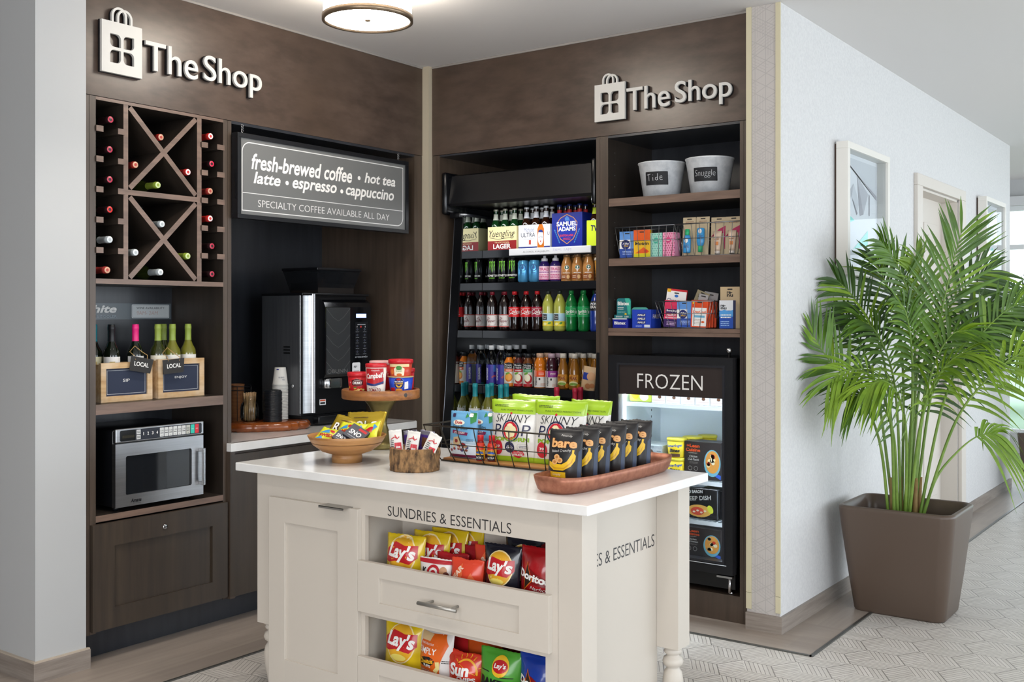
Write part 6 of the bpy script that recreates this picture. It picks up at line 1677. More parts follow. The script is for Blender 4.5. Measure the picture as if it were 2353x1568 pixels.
for k in range(2):
    pack('frozen_meal_box', 0.2, 0.05, 0.188, BRN, 'dark brown frozen panini box, middle freezer shelf,' + (', set behind the front one' if k else ' with a sandwich on a blue plate'), 'box', (-2.348 + 0.0 * k, 4.87 + 0.056 * k, zb_), d_lean('Club Panini') if k == 0 else None)
for k in range(2):
    pack('frozen_meal_box', 0.205, 0.05, 0.148, BRN, 'dark brown frozen chicken box on the freezer floor' + (', set behind the front one' if k else ' with a saucy cutlet on a plate'), 'box', (-2.342, 4.85 + 0.056 * k, zfl), d_lean('Parmesan') if k == 0 else None)
pack('frozen_meal_box', 0.19, 0.05, 0.148, BRN, 'dark brown frozen meal box next to the boxed cutlet on the freezer floor', 'box', (-2.55, 4.85, zfl), d_lean('Alfredo'))
BLK = mat('121214', 0.25, name='black_foil')
o = pack('frozen_pizza_bag', 0.185, 0.03, 0.155, BLK, 'black pizza pocket bag with a red pizza picture, lower wire shelf', 'bag', (-2.352, 4.86, zc_), lambda d, w, h: (d.text('RED BARON', -w * 0.46, h * 0.82, w * 0.05, h * 0.92, WHITE, 2, bold=0.02, rot=0.08), d.text('DEEP DISH', -w * 0.46, h * 0.6, w * 0.3, h * 0.74, mat('b9b6b0', 0.5), 2, bold=0.02, rot=0.12), d.disc(-w * 0.05, h * 0.26, w * 0.36, h * 0.2, mat('d2a04a', 0.5), 1), d.disc(-w * 0.1, h * 0.25, w * 0.2, h * 0.13, mat('b83a24', 0.5), 2), [d.disc(-w * 0.2 + 0.02 * i, h * (0.22 + 0.05 * (i % 2)), 0.008, 0.005, mat('eadfc8', 0.5), 3, 8) for i in range(4)], d.disc(w * 0.28, h * 0.34, w * 0.08, h * 0.14, mat('c9cf3a', 0.45), 2, 12, 0.5)), bev=0.008)
for k in range(3):
    pack('frozen_pizza_bag', 0.16, 0.028, 0.15, BLK, f'plain black frozen bag on the lower wire shelf, {ORD[k]} behind the pizza bag', 'bag', (-2.30, 4.90 + 0.036 * k, zc_), None, bev=0.008)
# ================================================================ SNACK BAGS
def bag(name, w, h, dp, m, zones=(), draw=None, seed=0, crimp=0.05, pinch=0.05, wr=1.0, low=0.0, nx=18, nz=24, side=None, rough=0.2):
    """pillow pack standing on its lower seal, front towards -y; low>0 makes the belly sag (stand-up pouch); zones = (v0, v1, material)"""
    sd = Vector((seed * 3.7, seed * 1.3, 0))

    def hf(u, v):
        a = max(0.0, 1 - abs(2 * u - 1) ** 2.3)
        t = (v - crimp * (0.3 if low else 1)) / (1 - crimp * (1.3 if low else 2))
        t = min(max(t, 0.0), 1.0)
        b = math.sin(math.pi * (t ** (1 - 0.45 * low))) ** 0.55 if 0 < t < 1 else 0.0
        n_ = noise.noise(Vector((u * 3.1, v * 3.7, 0)) + sd) * 0.16 + noise.noise(Vector((u * 9, v * 5 if v > 0.75 or v < 0.25 else v * 8, 1)) + sd) * 0.07
        edge = math.sin(u * 19 + seed) * 0.05 * (max(0, abs(v - 0.5) - 0.28) * 4)
        return dp / 2 * max(0.012, a * b * (1 + wr * (n_ + edge)))

    def xs(v):
        return 1 - pinch * math.sin(math.pi * v)

    def sway(u, v):
        return 0.010 * wr * noise.noise(Vector((u * 1.4, v * 1.2, 4)) + sd) * (h / 0.2)
    g = G(); vs = []
    for s_ in (-1, 1):
        for j in range(nz + 1):
            for i in range(nx + 1):
                u, v = i / nx, j / nz
                zz = v * h
                if j == nz: zz += 0.0018 * (i % 2)
                if j == nz and seed: zz += 0.006 * noise.noise(Vector((u * 3, seed, 2)))
                vs.append(((u - 0.5) * w * xs(v), s_ * hf(u, v) + sway(u, v), zz))
    n = (nx + 1) * (nz + 1)
    byM = {}
    for j in range(nz):
        vm = (j + 0.5) / nz
        mm = m
        for z0, z1, zm in zones:
            if z0 <= vm < z1: mm = zm
        for i in range(nx):
            a = j * (nx + 1) + i
            byM.setdefault(mm, []).append((a, a + 1, a + nx + 2, a + nx + 1)); byM.setdefault(side or mm, []).append((n + a + nx + 1, n + a + nx + 2, n + a + 1, n + a))
        for i in (0, nx):
            a = j * (nx + 1) + i; q = (a, a + nx + 1, n + a + nx + 1, n + a)
            byM.setdefault(mm, []).append(q)
    for i in range(nx):
        for j in (0, nz):
            a = j * (nx + 1) + i; byM.setdefault(m, []).append((a, a + 1, n + a + 1, n + a))
    base = len(g.v); g.v += vs
    for mm, fs in byM.items():
        k = g.mi(mm)
        for f in fs:
            g.f.append([base + a for a in f]); g.m.append(k); g.sm.append(True)
    o = g.build(name)
    if draw:
        d = D(); draw(d, w, h)

        def mp(x, z, e):
            u, v = min(max(x / w + 0.5, 0.0), 1.0), min(max(z / h, 0.0), 1.0)
            return Vector((x * xs(v), -hf(u, v) + sway(u, v) - e - 0.0009, z))
        d.build('bag_print', o, mp, 0.011, 0.00035)
    return o


def stand(o, x, y, z, rz, lean, label, cat, roll=0.0, group=None):
    o.location = (x, y, z); o.rotation_euler = (-lean, roll, rz)
    return tag(o, label, cat, group)


YEL, LRED = mat('d9b91c', 0.22, coat=0.3), mat('b81f26', 0.25)


def d_lays(bg_disc, classic=False):
    def f(d, w, h):
        cv = h * (0.62 if not classic else 0.645)
        d.disc(0.0, cv, w * 0.37, w * 0.40, mat('f0d9a0', 0.3), 1); d.disc(0.0, cv, w * 0.345, w * 0.375, mat(bg_disc, 0.3), 2)
        d.poly([(-w * 0.42, cv - w * 0.15), (-w * 0.42, cv + w * 0.09), (-w * 0.2, cv + w * 0.25), (w * 0.1, cv + w * 0.19), (w * 0.38, cv + w * 0.21), (w * 0.4, cv - w * 0.03), (w * 0.25, cv - w * 0.17), (-w * 0.1, cv - w * 0.12), (-w * 0.3, cv - w * 0.17)], LRED, 3)
        d.text("Lay's", -w * 0.35, cv - w * 0.15, w * 0.35, cv + w * 0.21, WHITE, 4, bold=0.035, shear=0.12, rot=-0.08)
        if classic: d.text('Classic', -w * 0.36, h * 0.2, w * 0.22, h * 0.29, INK, 4, bold=-0.005)
        d.lines(w * 0.12, h * 0.22, w * 0.38, h * 0.28, 2, mat('5a4a18', 0.4), 3)
        d.disc(-w * 0.02, cv - w * 0.28, w * 0.2, w * 0.07, mat('e8d46a', 0.2), 3)
    return f


NAVYF = mat('191b26', 0.2, coat=0.3)
DRED = mat('a0141a', 0.2, coat=0.3); BLUF = mat('1a3a9a', 0.2, coat=0.3)


def d_dor(d, w, h):
    d.poly([(-w * 0.2, h * 0.790), (w * 0.02, h * 0.510), (-w * 0.28, h * 0.330)], mat('d8681c', 0.3), 2); d.poly([(-w * 0.19, h * 0.760), (-w * 0.01, h * 0.515), (-w * 0.255, h * 0.365)], mat('2a1c14', 0.4), 3)
    d.poly([(-w * 0.5, h * 0.550), (-w * 0.1, h * 0.690), (w * 0.5, h * 0.490), (w * 0.5, h * 0.410), (-w * 0.3, h * 0.490)], mat('7a0d12', 0.3), 1)
    d.text('Doritos', -w * 0.44, h * 0.500, w * 0.44, h * 0.620, WHITE, 4, bold=0.045, rot=-0.16); d.text('Nacho', -w * 0.05, h * 0.370, w * 0.35, h * 0.420, WHITE, 3, shear=0.3, rot=-0.1)


def d_sun(d, w, h):
    d.text('Sun', -w * 0.36, h * 0.52, w * 0.22, h * 0.78, WHITE, 3, bold=0.04, shear=0.1, rot=0.08); d.text('CHIPS', -w * 0.1, h * 0.42, w * 0.36, h * 0.52, WHITE, 3, bold=0.04)
    d.ring(ell(w * 0.12, h * 0.62, w * 0.28, w * 0.28, 18, -10, 150), ell(w * 0.12, h * 0.62, w * 0.24, w * 0.24, 18, -10, 150), mat('e8a42a', 0.3), 2)
    for k in range(7):
        a = math.radians(20 + k * 20); d.poly(stroke([(w * 0.12 + w * 0.3 * math.cos(a), h * 0.62 + w * 0.3 * math.sin(a)), (w * 0.12 + w * 0.38 * math.cos(a), h * 0.62 + w * 0.38 * math.sin(a))], w * 0.02), mat('e8a42a', 0.3), 2)
    d.text('100% WHOLE GRAIN', -w * 0.38, h * 0.3, w * 0.36, h * 0.36, mat('ecc24a', 0.3), 3); d.disc(-w * 0.34, h * 0.85, w * 0.09, w * 0.07, mat('c23a20', 0.3), 2)


def d_bak(d, w, h):
    d.disc(w * 0.08, h * 0.750, w * 0.2, w * 0.2, mat('e3b428', 0.3), 2); d.disc(w * 0.08, h * 0.750, w * 0.18, w * 0.12, LRED, 3); d.text("Lay's", -w * 0.06, h * 0.700, w * 0.22, h * 0.800, WHITE, 4, bold=0.03, shear=0.1, rot=0.05)
    d.text('BAKED', -w * 0.42, h * 0.370, w * 0.34, h * 0.530, INK, 3, bold=0.05, rot=-0.05); d.rect(-w * 0.42, h * 0.630, -w * 0.16, h * 0.645, INK, 3); d.rect(w * 0.12, h * 0.570, w * 0.38, h * 0.585, INK, 3); d.rect(-w * 0.4, h * 0.310, -w * 0.16, h * 0.325, INK, 3)


def d_che(d, w, h):
    d.poly([(-w * 0.36, 0.03), (w * 0.3, 0.03), (w * 0.3, h * 0.5), (w * 0.42, h * 0.8), (w * 0.3, h * 0.96), (-w * 0.1, h * 0.93), (-w * 0.3, h * 0.8), (-w * 0.38, h * 0.5)], mat('d8601c', 0.3), 1); d.poly([(-w * 0.36, h * 0.95), (0, h * 0.93), (-w * 0.02, h * 0.82), (-w * 0.3, h * 0.82)], mat('d9b98a', 0.4), 2)
    d.text('SIMPLY', -w * 0.32, h * 0.62, w * 0.2, h * 0.72, WHITE, 3, bold=0.01); d.text('PURE DELICIOUS', -w * 0.26, h * 0.76, w * 0.1, h * 0.79, WHITE, 3)
    d.disc(-w * 0.06, h * 0.49, w * 0.24, w * 0.1, INK, 2, 12, 0.15); d.text('Cheetos', -w * 0.26, h * 0.46, w * 0.15, h * 0.54, mat('e8b028', 0.3), 3, bold=0.04, rot=0.1); d.text('PUFFS', -w * 0.14, h * 0.4, w * 0.08, h * 0.45, WHITE, 3, bold=0.04)
    d.text('WHITE CHEDDAR', -w * 0.34, h * 0.3, w * 0.2, h * 0.35, WHITE, 3); d.disc(-w * 0.1, h * 0.16, w * 0.04, w * 0.04, WHITE, 3); d.poly(stroke([(w * 0.2, h * 0.35), (w * 0.26, h * 0.42), (w * 0.24, h * 0.52)], w * 0.09), mat('e3d08a', 0.4), 3)
    d.lines(w * 0.33, h * 0.5, w * 0.46, h * 0.56, 2, INK, 2)


def d_kind(d, w, h):
    d.rect(-w * 0.5, h * 0.86, w * 0.5, h * 0.97, mat('b01f2a', 0.3), 1); d.ring(ell(w * 0.02, h * 0.62, w * 0.2, w * 0.2), ell(w * 0.02, h * 0.62, w * 0.13, w * 0.13), mat('b01f2a', 0.3), 2); d.disc(w * 0.02, h * 0.62, w * 0.07, w * 0.07, mat('b01f2a', 0.3), 3); d.text('K', -w * 0.36, h * 0.54, -w * 0.2, h * 0.74, INK, 3, bold=0.04)
    d.disc(w * 0.3, h * 0.68, w * 0.1, h * 0.12, mat('b9855a', 0.4), 3); d.disc(w * 0.38, h * 0.56, w * 0.08, h * 0.1, mat('5a2a20', 0.4), 4)


def d_ar(d, w, h):
    A_, B_ = mat('e36a3c', 0.3), mat('e89a3a', 0.3)
    d.poly([(-w * 0.46, h * 0.5), (-w * 0.1, h * 0.9), (-w * 0.05, h * 0.6), (-w * 0.3, h * 0.2)], A_, 1); d.poly([(0.0, h * 0.3), (w * 0.2, h * 0.7), (w * 0.42, h * 0.4), (w * 0.2, h * 0.2)], A_, 1); d.disc(w * 0.1, h * 0.35, w * 0.16, h * 0.12, B_, 2, 7); d.text('BEAR', -w * 0.5, h * 0.56, w * 0.02, h * 0.7, mat('f2d0b8', 0.4), 3, bold=0.04, rot=0.9)


z1, z2b = 0.5205, 0.1745
REDF = mat('cc3522', 0.22, coat=0.3)
spec = [
    ('chip_bag', (0.178, 0.212, 0.075, YEL), (), d_lays('e0a72a'), -2.562, 2.868, z1, 0.06, 0.10, 'bright yellow potato chip bag at the front of the upper bin, by the cupboard'),
    ('chip_bag', (0.17, 0.222, 0.05, YEL), (), d_lays('e0a72a'), -2.488, 2.930, z1, 0.04, 0.06, 'yellow potato chip bag just behind the front one in the upper bin'),
    ('chip_bag', (0.17, 0.230, 0.04, YEL), (), d_lays('e0a72a'), -2.440, 2.975, z1, 0.04, 0.05, 'yellow potato chip bag third back in the upper bin'),
    ('chip_bag', (0.17, 0.240, 0.04, YEL), (), d_lays('e0a72a'), -2.395, 3.012, z1, 0.04, 0.02, 'rearmost and tallest yellow potato chip bag in the upper bin'),
    ('snack_pouch', (0.135, 0.152, 0.045, mat('e3dcd6', 0.28)), (), d_kind, -2.405, 2.858, z1, 0.1, 0.05, 'small white and red snack pouch in the upper bin, next to the yellow chips'),
    ('snack_pouch', (0.135, 0.165, 0.04, mat('b01c24', 0.25)), (), None, -2.370, 2.912, z1, 0.1, 0.03, 'plain red snack pouch behind the white one in the upper bin'),
    ('snack_pouch', (0.138, 0.166, 0.045, mat('d8452c', 0.25)), (), d_ar, -2.268, 2.862, z1, 0.05, 0.06, 'orange red snack pouch with shard pattern, at the front of the upper bin'),
    ('snack_pouch', (0.135, 0.208, 0.04, mat('d8452c', 0.25)), (), d_ar, -2.215, 2.925, z1, 0.05, 0.03, 'orange red snack pouch standing taller behind its twin in the upper bin'),
    ('snack_pouch', (0.13, 0.192, 0.035, mat('9c1620', 0.25)), (), None, -2.285, 2.955, z1, 0.05, 0.02, 'dark red snack pouch at the back of the upper bin'),
    ('chip_bag', (0.15, 0.232, 0.07, NAVYF), (), d_lays('dca428'), -2.125, 2.872, z1, 0.05, 0.06, 'near black barbecue potato chip bag at the front of the upper bin'),
    ('chip_bag', (0.155, 0.252, 0.045, NAVYF), (), d_lays('dca428'), -2.080, 2.945, z1, 0.05, 0.02, 'near black barbecue potato chip bag at the back of the upper bin'),
    ('chip_bag', (0.15, 0.242, 0.07, DRED), (), d_dor, -1.978, 2.872, z1, -0.05, 0.04, 'dark red tortilla chip bag at the end of the upper bin'),
    ('chip_bag', (0.15, 0.25, 0.04, mat('6e1016', 0.22)), (), None, -1.965, 2.950, z1, 0.0, 0.02, 'maroon chip bag behind the red tortilla chips in the upper bin'),
    ('chip_bag', (0.178, 0.245, 0.075, YEL), (), d_lays('e0a72a', True), -2.568, 2.868, z2b, 0.08, 0.10, 'yellow classic potato chip bag at the front of the lower bin'),
    ('chip_bag', (0.17, 0.25, 0.045, YEL), (), d_lays('e0a72a', True), -2.505, 2.940, z2b, 0.05, 0.04, 'yellow potato chip bag behind the classic one in the lower bin'),
    ('chip_bag', (0.178, 0.24, 0.075, mat('d9d4d0', 0.25)), (), d_che, -2.420, 2.872, z2b, -0.12, 0.07, 'white and orange cheese puff bag in the lower bin'),
    ('chip_bag', (0.16, 0.235, 0.045, mat('a81c20', 0.22)), (), None, -2.345, 2.945, z2b, 0.05, 0.03, 'plain red chip bag behind the cheese puffs in the lower bin'),
    ('chip_bag', (0.158, 0.188, 0.065, REDF), (), d_sun, -2.278, 2.868, z2b, 0.05, 0.05, 'orange red multigrain chip bag at the front of the lower bin'),
    ('chip_bag', (0.15, 0.222, 0.04, mat('c4501c', 0.22)), (), None, -2.245, 2.935, z2b, 0.05, 0.02, 'burnt orange chip bag behind the multigrain chips in the lower bin'),
    ('chip_bag', (0.15, 0.24, 0.04, mat('7a1a1c', 0.22)), (), None, -2.175, 2.975, z2b, 0.05, 0.02, 'dim maroon chip bag at the back of the lower bin'),
    ('chip_bag', (0.172, 0.222, 0.07, mat('4d9a34', 0.22)), (), d_bak, -2.130, 2.870, z2b, 0.04, 0.05, 'green baked chip bag at the front of the lower bin'),
    ('chip_bag', (0.158, 0.232, 0.07, BLUF), (), d_dor, -1.975, 2.872, z2b, 0.02, 0.04, 'blue tortilla chip bag at the end of the lower bin'),
    ('chip_bag', (0.15, 0.242, 0.04, mat('1c4a3a', 0.22)), (), None, -2.015, 2.945, z2b, 0.02, 0.02, 'dark green chip bag behind the blue one in the lower bin'),
]
for k, (nm, (w, h, dp, m), zn, dr_, x, y, z, rz, lean, lab) in enumerate(spec):
    stand(bag(nm, w, h - 0.03, dp, m, zn, dr_, seed=k + 1), x, y, z, rz, lean, lab, 'bag')

# ================================================================ ISLAND TOP
zt = 0.9143
IRON = mat('3a352c', 0.5, 0.7, name='dark_iron')
WARMW = noisemat('warm_wood', '8a5a30', 'b07a45', (3, 30, 30), rough=0.4)
b = empty('snack_basket', 'long dark wire basket on a wood base, packed with popcorn bags on the island top', 'basket', (-2.395, 3.36, zt))
g = G(); g.box(-0.32, -0.085, 0.002, 0.32, 0.115, 0.014, WARMW, 0.002); g.build('wood_base', b)
g = G()
bf = lambda t_: [(-0.325 + 0.65 * t_ - 0.055 * (1 - t_) * q + 0.055 * t_ * q, -0.09 - 0.045 * math.sin(q * math.pi / 2), 0.004 + 0.142 * q) for q in (0, 0.25, 0.5, 0.75, 1)]
bk = lambda t_: [(x, 0.21 - 0.18 + (0.09 - y - 0.18) if False else 0.12 + 0.045 * math.sin(math.pi / 2 * i / 4), z) for i, (x, y, z) in enumerate(bf(t_))]
TOPF, TOPB = bf(0)[-1], bk(0)[-1]
g.tube([bf(0)[-1], bf(1)[-1], bk(1)[-1], bk(0)[-1]], 0.0032, IRON, 8, True); g.tube([bf(0)[0], bf(1)[0], bk(1)[0], bk(0)[0]], 0.0028, IRON, 8, True); g.build('rim', b)
g = G()
for k in range(10):
    t_ = k / 9
    g.tube(bf(t_), 0.0022, IRON, 6); g.tube(bk(t_), 0.0022, IRON, 6)
for q in (2,):
    g.tube([bf(0)[q], bf(1)[q], bk(1)[q], bk(0)[q]], 0.002, IRON, 6, True)
for s_ in (0, 1):
    for yy in (0.33, 0.66):
        g.tube([tuple(a + (b_ - a) * yy for a, b_ in zip(bf(s_)[i], bk(s_)[i])) for i in range(5)], 0.0022, IRON, 6)
g.build('wire_side', b)

LIMEB, PWHT = mat('9cc02a', 0.25, coat=0.2), mat('dcdad4', 0.28, coat=0.2)
NVY, PRED = mat('22244a', 0.35), mat('c22334', 0.35)


def d_pop(d, w, h):
    d.poly([(-w * 0.44, h * 0.78), (w * 0.46, h * 0.78), (w * 0.46, h * 0.80), (0, h * 0.815), (-w * 0.44, h * 0.80)], LIMEB, 1)
    d.text('PURE POPPED PERFECTION', -w * 0.26, h * 0.825, w * 0.4, h * 0.85, mat('3f5a16', 0.4), 2); d.lines(-w * 0.42, h * 0.885, -w * 0.12, h * 0.93, 2, mat('3c4a20', 0.4), 2)
    d.text('SKINNY', -w * 0.36, h * 0.635, w * 0.38, h * 0.765, INK, 2, bold=-0.012, shear=0.25); d.disc(-w * 0.02, h * 0.785, w * 0.022, w * 0.022, PRED, 3)
    d.text('P', -w * 0.40, h * 0.42, -w * 0.22, h * 0.6, NVY, 2, bold=-0.005, shear=0.15); d.text('P', w * 0.22, h * 0.42, w * 0.40, h * 0.6, NVY, 2, bold=-0.005, shear=0.15)
    d.ring(ell(0, h * 0.5, w * 0.19, w * 0.2), ell(0, h * 0.5, w * 0.165, w * 0.175), NVY, 2); d.disc(0, h * 0.5, w * 0.155, w * 0.165, PRED, 2)
    for a, r_ in ((0.3, 0.07), (1.7, 0.075), (3.0, 0.07), (4.3, 0.075), (5.3, 0.065)):
        d.disc(w * 0.06 * math.cos(a), h * 0.5 + w * 0.06 * math.sin(a), w * r_, w * r_, mat('e9dcae', 0.5), 3, 10)
    d.text('POPCORN', -w * 0.40, h * 0.325, w * 0.38, h * 0.395, mat('86aa24', 0.35), 2, bold=0.05)
    d.disc(-w * 0.3, h * 0.22, w * 0.12, w * 0.135, PRED, 2); d.text('39', -w * 0.36, h * 0.215, -w * 0.25, h * 0.26, WHITE, 3, bold=0.02); d.lines(-w * 0.37, h * 0.17, -w * 0.23, h * 0.205, 2, mat('eab9b9', 0.5), 3)
    d.disc(-w * 0.02, h * 0.23, w * 0.105, w * 0.1, NVY, 2); d.text('NON', -w * 0.07, h * 0.245, w * 0.02, h * 0.262, WHITE, 3); d.text('GMO', -w * 0.09, h * 0.21, w * 0.05, h * 0.24, WHITE, 3, bold=0.02)
    d.poly([(w * 0.02, h * 0.15), (w * 0.09, h * 0.185), (w * 0.16, h * 0.17), (w * 0.24, h * 0.185), (w * 0.27, h * 0.12), (w * 0.14, h * 0.055), (w * 0.04, h * 0.09)], PRED, 3); d.text('GLUTEN', w * 0.06, h * 0.14, w * 0.24, h * 0.16, WHITE, 4); d.text('FREE', w * 0.05, h * 0.095, w * 0.24, h * 0.13, WHITE, 4, bold=0.03)
    d.frame(w * 0.14, h * 0.2, w * 0.36, h * 0.29, 0.001, mat('9a9a9a', 0.4), 2, w * 0.04); d.lines(w * 0.18, h * 0.22, w * 0.33, h * 0.27, 2, mat('5a5f7a', 0.5), 2)


zn = ((0.0, 0.09, LIMEB), (0.79, 1.01, LIMEB))
for k, (x, y, w, h, rz, lean, lab) in enumerate(((-2.42, 3.345, 0.215, 0.238, 0.12, 0.10, 'white and lime popcorn bag in front, next to the blue fruit snack pouches'), (-2.215, 3.36, 0.225, 0.243, 0.10, 0.08, 'white and lime popcorn bag at the front of the basket, behind the banana chips'), (-2.122, 3.435, 0.195, 0.247, -0.1, 0.05, 'white and lime popcorn bag with a folded corner at the far end of the basket'), (-2.37, 3.425, 0.21, 0.255, 0.12, 0.02, 'white and lime popcorn bag standing behind the front two'))):
    stand(bag('popcorn_bag', w, h, 0.072, PWHT, zn, d_pop, seed=40 + k, crimp=0.04), x, y, zt + 0.0145, rz, lean, lab, 'bag')


def d_dole(d, w, h):
    d.poly([(-w * 0.48, h * 0.02), (w * 0.48, h * 0.02), (w * 0.48, h * 0.08), (-w * 0.48, h * 0.08)], mat('6e1c46', 0.35), 1); d.poly([(-w * 0.48, h * 0.08), (w * 0.48, h * 0.08), (w * 0.48, h * 0.3), (-w * 0.48, h * 0.36)], mat('cfdbe6', 0.35), 1)
    for q in ([(0.12, 0.98), (0.1, 0.86), (0.22, 0.9)], [(0.24, 0.98), (0.48, 0.98), (0.46, 0.8), (0.3, 0.74)]):
        d.poly([(w * a, h * b_) for a, b_ in q], mat('3a8a4a', 0.4), 2)
    d.rrect(w * 0.22, h * 0.89, w * 0.36, h * 0.97, 0.004, WHITE, 3); d.rrect(-w * 0.4, h * 0.87, -w * 0.28, h * 0.95, 0.003, mat('3a2a4a', 0.4), 2)
    d.disc(-w * 0.12, h * 0.76, w * 0.22, h * 0.06, mat('e9ead8', 0.4), 2); d.text('Dole', -w * 0.26, h * 0.73, w * 0.02, h * 0.8, mat('b8282c', 0.4), 3, bold=0.04); d.text('Snack Bites', -w * 0.34, h * 0.62, w * 0.22, h * 0.70, INK, 3, shear=0.1, rot=-0.04)
    d.poly([(-w * 0.34, h * 0.6), (w * 0.24, h * 0.555), (w * 0.22, h * 0.49), (-w * 0.34, h * 0.53)], mat('7a1f4a', 0.4), 2); d.lines(-w * 0.26, h * 0.52, w * 0.14, h * 0.57, 2, WHITE, 3)
    R = random.Random(3)
    for _ in range(16):
        d.disc(w * R.uniform(-0.42, 0.3), h * (0.16 + R.random() * 0.16), w * 0.055, h * 0.03, mat(R.choice(('b08a62', '7a3a2a', 'd6c2a0', '8a2630', '2f3f78')), 0.5), 4, 8)
    d.poly([(-w * 0.28, h * 0.3), (-w * 0.05, h * 0.28), (w * 0.04, h * 0.36), (-w * 0.04, h * 0.47), (-w * 0.26, h * 0.44)], mat('c9ac84', 0.5), 5); d.disc(-w * 0.14, h * 0.37, w * 0.06, h * 0.04, mat('8a3030', 0.5), 6, 8); d.lines(w * 0.2, h * 0.36, w * 0.4, h * 0.42, 3, mat('40485a', 0.5), 3)


SKY = mat('6aa6cf', 0.35)
for k, (x, y, lab) in enumerate(((-2.640, 3.310, 'sky blue fruit snack pouch at the near end of the basket, frontmost'), (-2.595, 3.372, 'sky blue fruit snack pouch tucked behind the front one'))):
    stand(bag('fruit_snack_pouch', 0.135, 0.185, 0.045, SKY, ((0, 0.36, mat('a9c3d6', 0.35)),), d_dole, seed=50 + k, wr=0.4, low=0.7, pinch=0.0), x, y, zt + 0.0145, 0.02, 0.05, lab, 'pouch')
stand(bag('fruit_snack_pouch', 0.11, 0.18, 0.035, mat('d5d0d4', 0.35), ((0.82, 1.01, mat('7e7c80', 0.35)),), lambda d, w, h: (d.rect(-w * 0.46, h * 0.62, w * 0.46, h * 0.8, mat('b5243f', 0.35), 1), d.lines(-w * 0.4, h * 0.66, w * 0.4, h * 0.72, 1, WHITE, 2), d.text('BITE', -w * 0.1, h * 0.4, w * 0.4, h * 0.5, INK, 2), d.disc(w * 0.3, h * 0.3, w * 0.2, h * 0.08, mat('8a9a3a', 0.4), 2)), seed=53, wr=0.4, low=0.5, pinch=0.0), -2.545, 3.425, zt + 0.0145, 0.05, 0.03, 'white and red snack pouch between the blue pouches and the popcorn', 'pouch')
SHOT = [(0.0, 0), (0.0165, 0.001), (0.018, 0.006), (0.018, 0.05), (0.0175, 0.062), (0.011, 0.078), (0.0105, 0.083)]


def d_shot(d, r, z0, z1):
    d.rect(-0.019, z0, 0.019, z0 + 0.02, INK, 1); d.text('ENERGY', -0.016, z0 + 0.03, 0.016, z0 + 0.037, INK, 2); d.poly(ell(0, z0 + 0.024, 0.018, 0.01, 14, 0, 180), mat('2a5ab0', 0.4), 1); d.rect(-0.019, z0 + 0.04, 0.019, z0 + 0.066, mat('c8321c', 0.35), 1); d.text('EXTRA', -0.014, z0 + 0.006, 0.014, z0 + 0.013, WHITE, 2)


p = bottle('energy_shot', SHOT, mat('8a1418', 0.25), [(0.0125, 0.079), (0.0125, 0.098), (0.0115, 0.1), (0, 0.1)], mat('c41f24', 0.35), wrap=(0.004, 0.07, mat('d8a42a', 0.35)), draw=d_shot); f1 = [True]
for x, y, lab in ((-2.537, 3.290, 'small red capped energy shot at the front of the basket'), (-2.490, 3.302, 'small red capped energy shot next to the popcorn bag')):
    put(p, f1, (x, y, zt + 0.0145), 0.35, lab, 'bottle', None)

# copper tray with banana chip pouches
COPPER = noisemat('hammered_copper', '8f5a46', 'a87058', (40, 40, 40), rough=0.42, metal=0.55)
tr = empty('copper_tray', 'long rounded copper tray on the island top, filled with banana chip pouches', 'tray', (-1.928, 3.235, zt))
g = G(); n = 40
prof = [(0.0, 0.0035, 0), (0.72, 0.0, 0.0), (0.80, 0.0, 0.002), (0.90, 0.012, 0.0), (0.97, 0.032, 0), (1.0, 0.052, 0), (0.975, 0.0525, 0), (0.945, 0.034, 0), (0.87, 0.016, 0), (0.76, 0.006, 0), (0.0, 0.0055, 0)]


def oval(s_, k):
    a = 2 * math.pi * k / n
    c_, q_ = math.cos(a), math.sin(a)
    e = 0.42
    X = 0.098 * math.copysign(abs(c_) ** e, c_); Y = 0.375 * math.copysign(abs(q_) ** e, q_)
    d_ = 0.098 * (1 - s_)
    sx = max(abs(X) - d_, 0) * (1 if X >= 0 else -1) if s_ > 0 else 0; sy = (abs(Y) - d_ * 0.95 if abs(Y) > d_ else 0) * (1 if Y >= 0 else -1) if s_ > 0 else 0
    return sx, sy


rings = []
vs = []
for s_, z, _ in prof:
    for k in range(n):
        x, y = oval(s_, k) if s_ > 0 else (0, 0)
        zz = z + (0.006 * (abs(y) / 0.375) ** 3 if s_ > 0.95 else 0)
        vs.append((x, y, zz))
fs = [(i * n + k, i * n + (k + 1) % n, (i + 1) * n + (k + 1) % n, (i + 1) * n + k) for i in range(len(prof) - 1) for k in range(n)]
g.add(vs, fs, COPPER, True); g.build('tray_body', tr)
BAREB = mat('1e1d1e', 0.38, name='matte_black_foil'); BARES = mat('2c3a52', 0.42, name='navy_gusset'); TOAST = mat('d9a56a', 0.4); BAN = mat('e0b41c', 0.35)


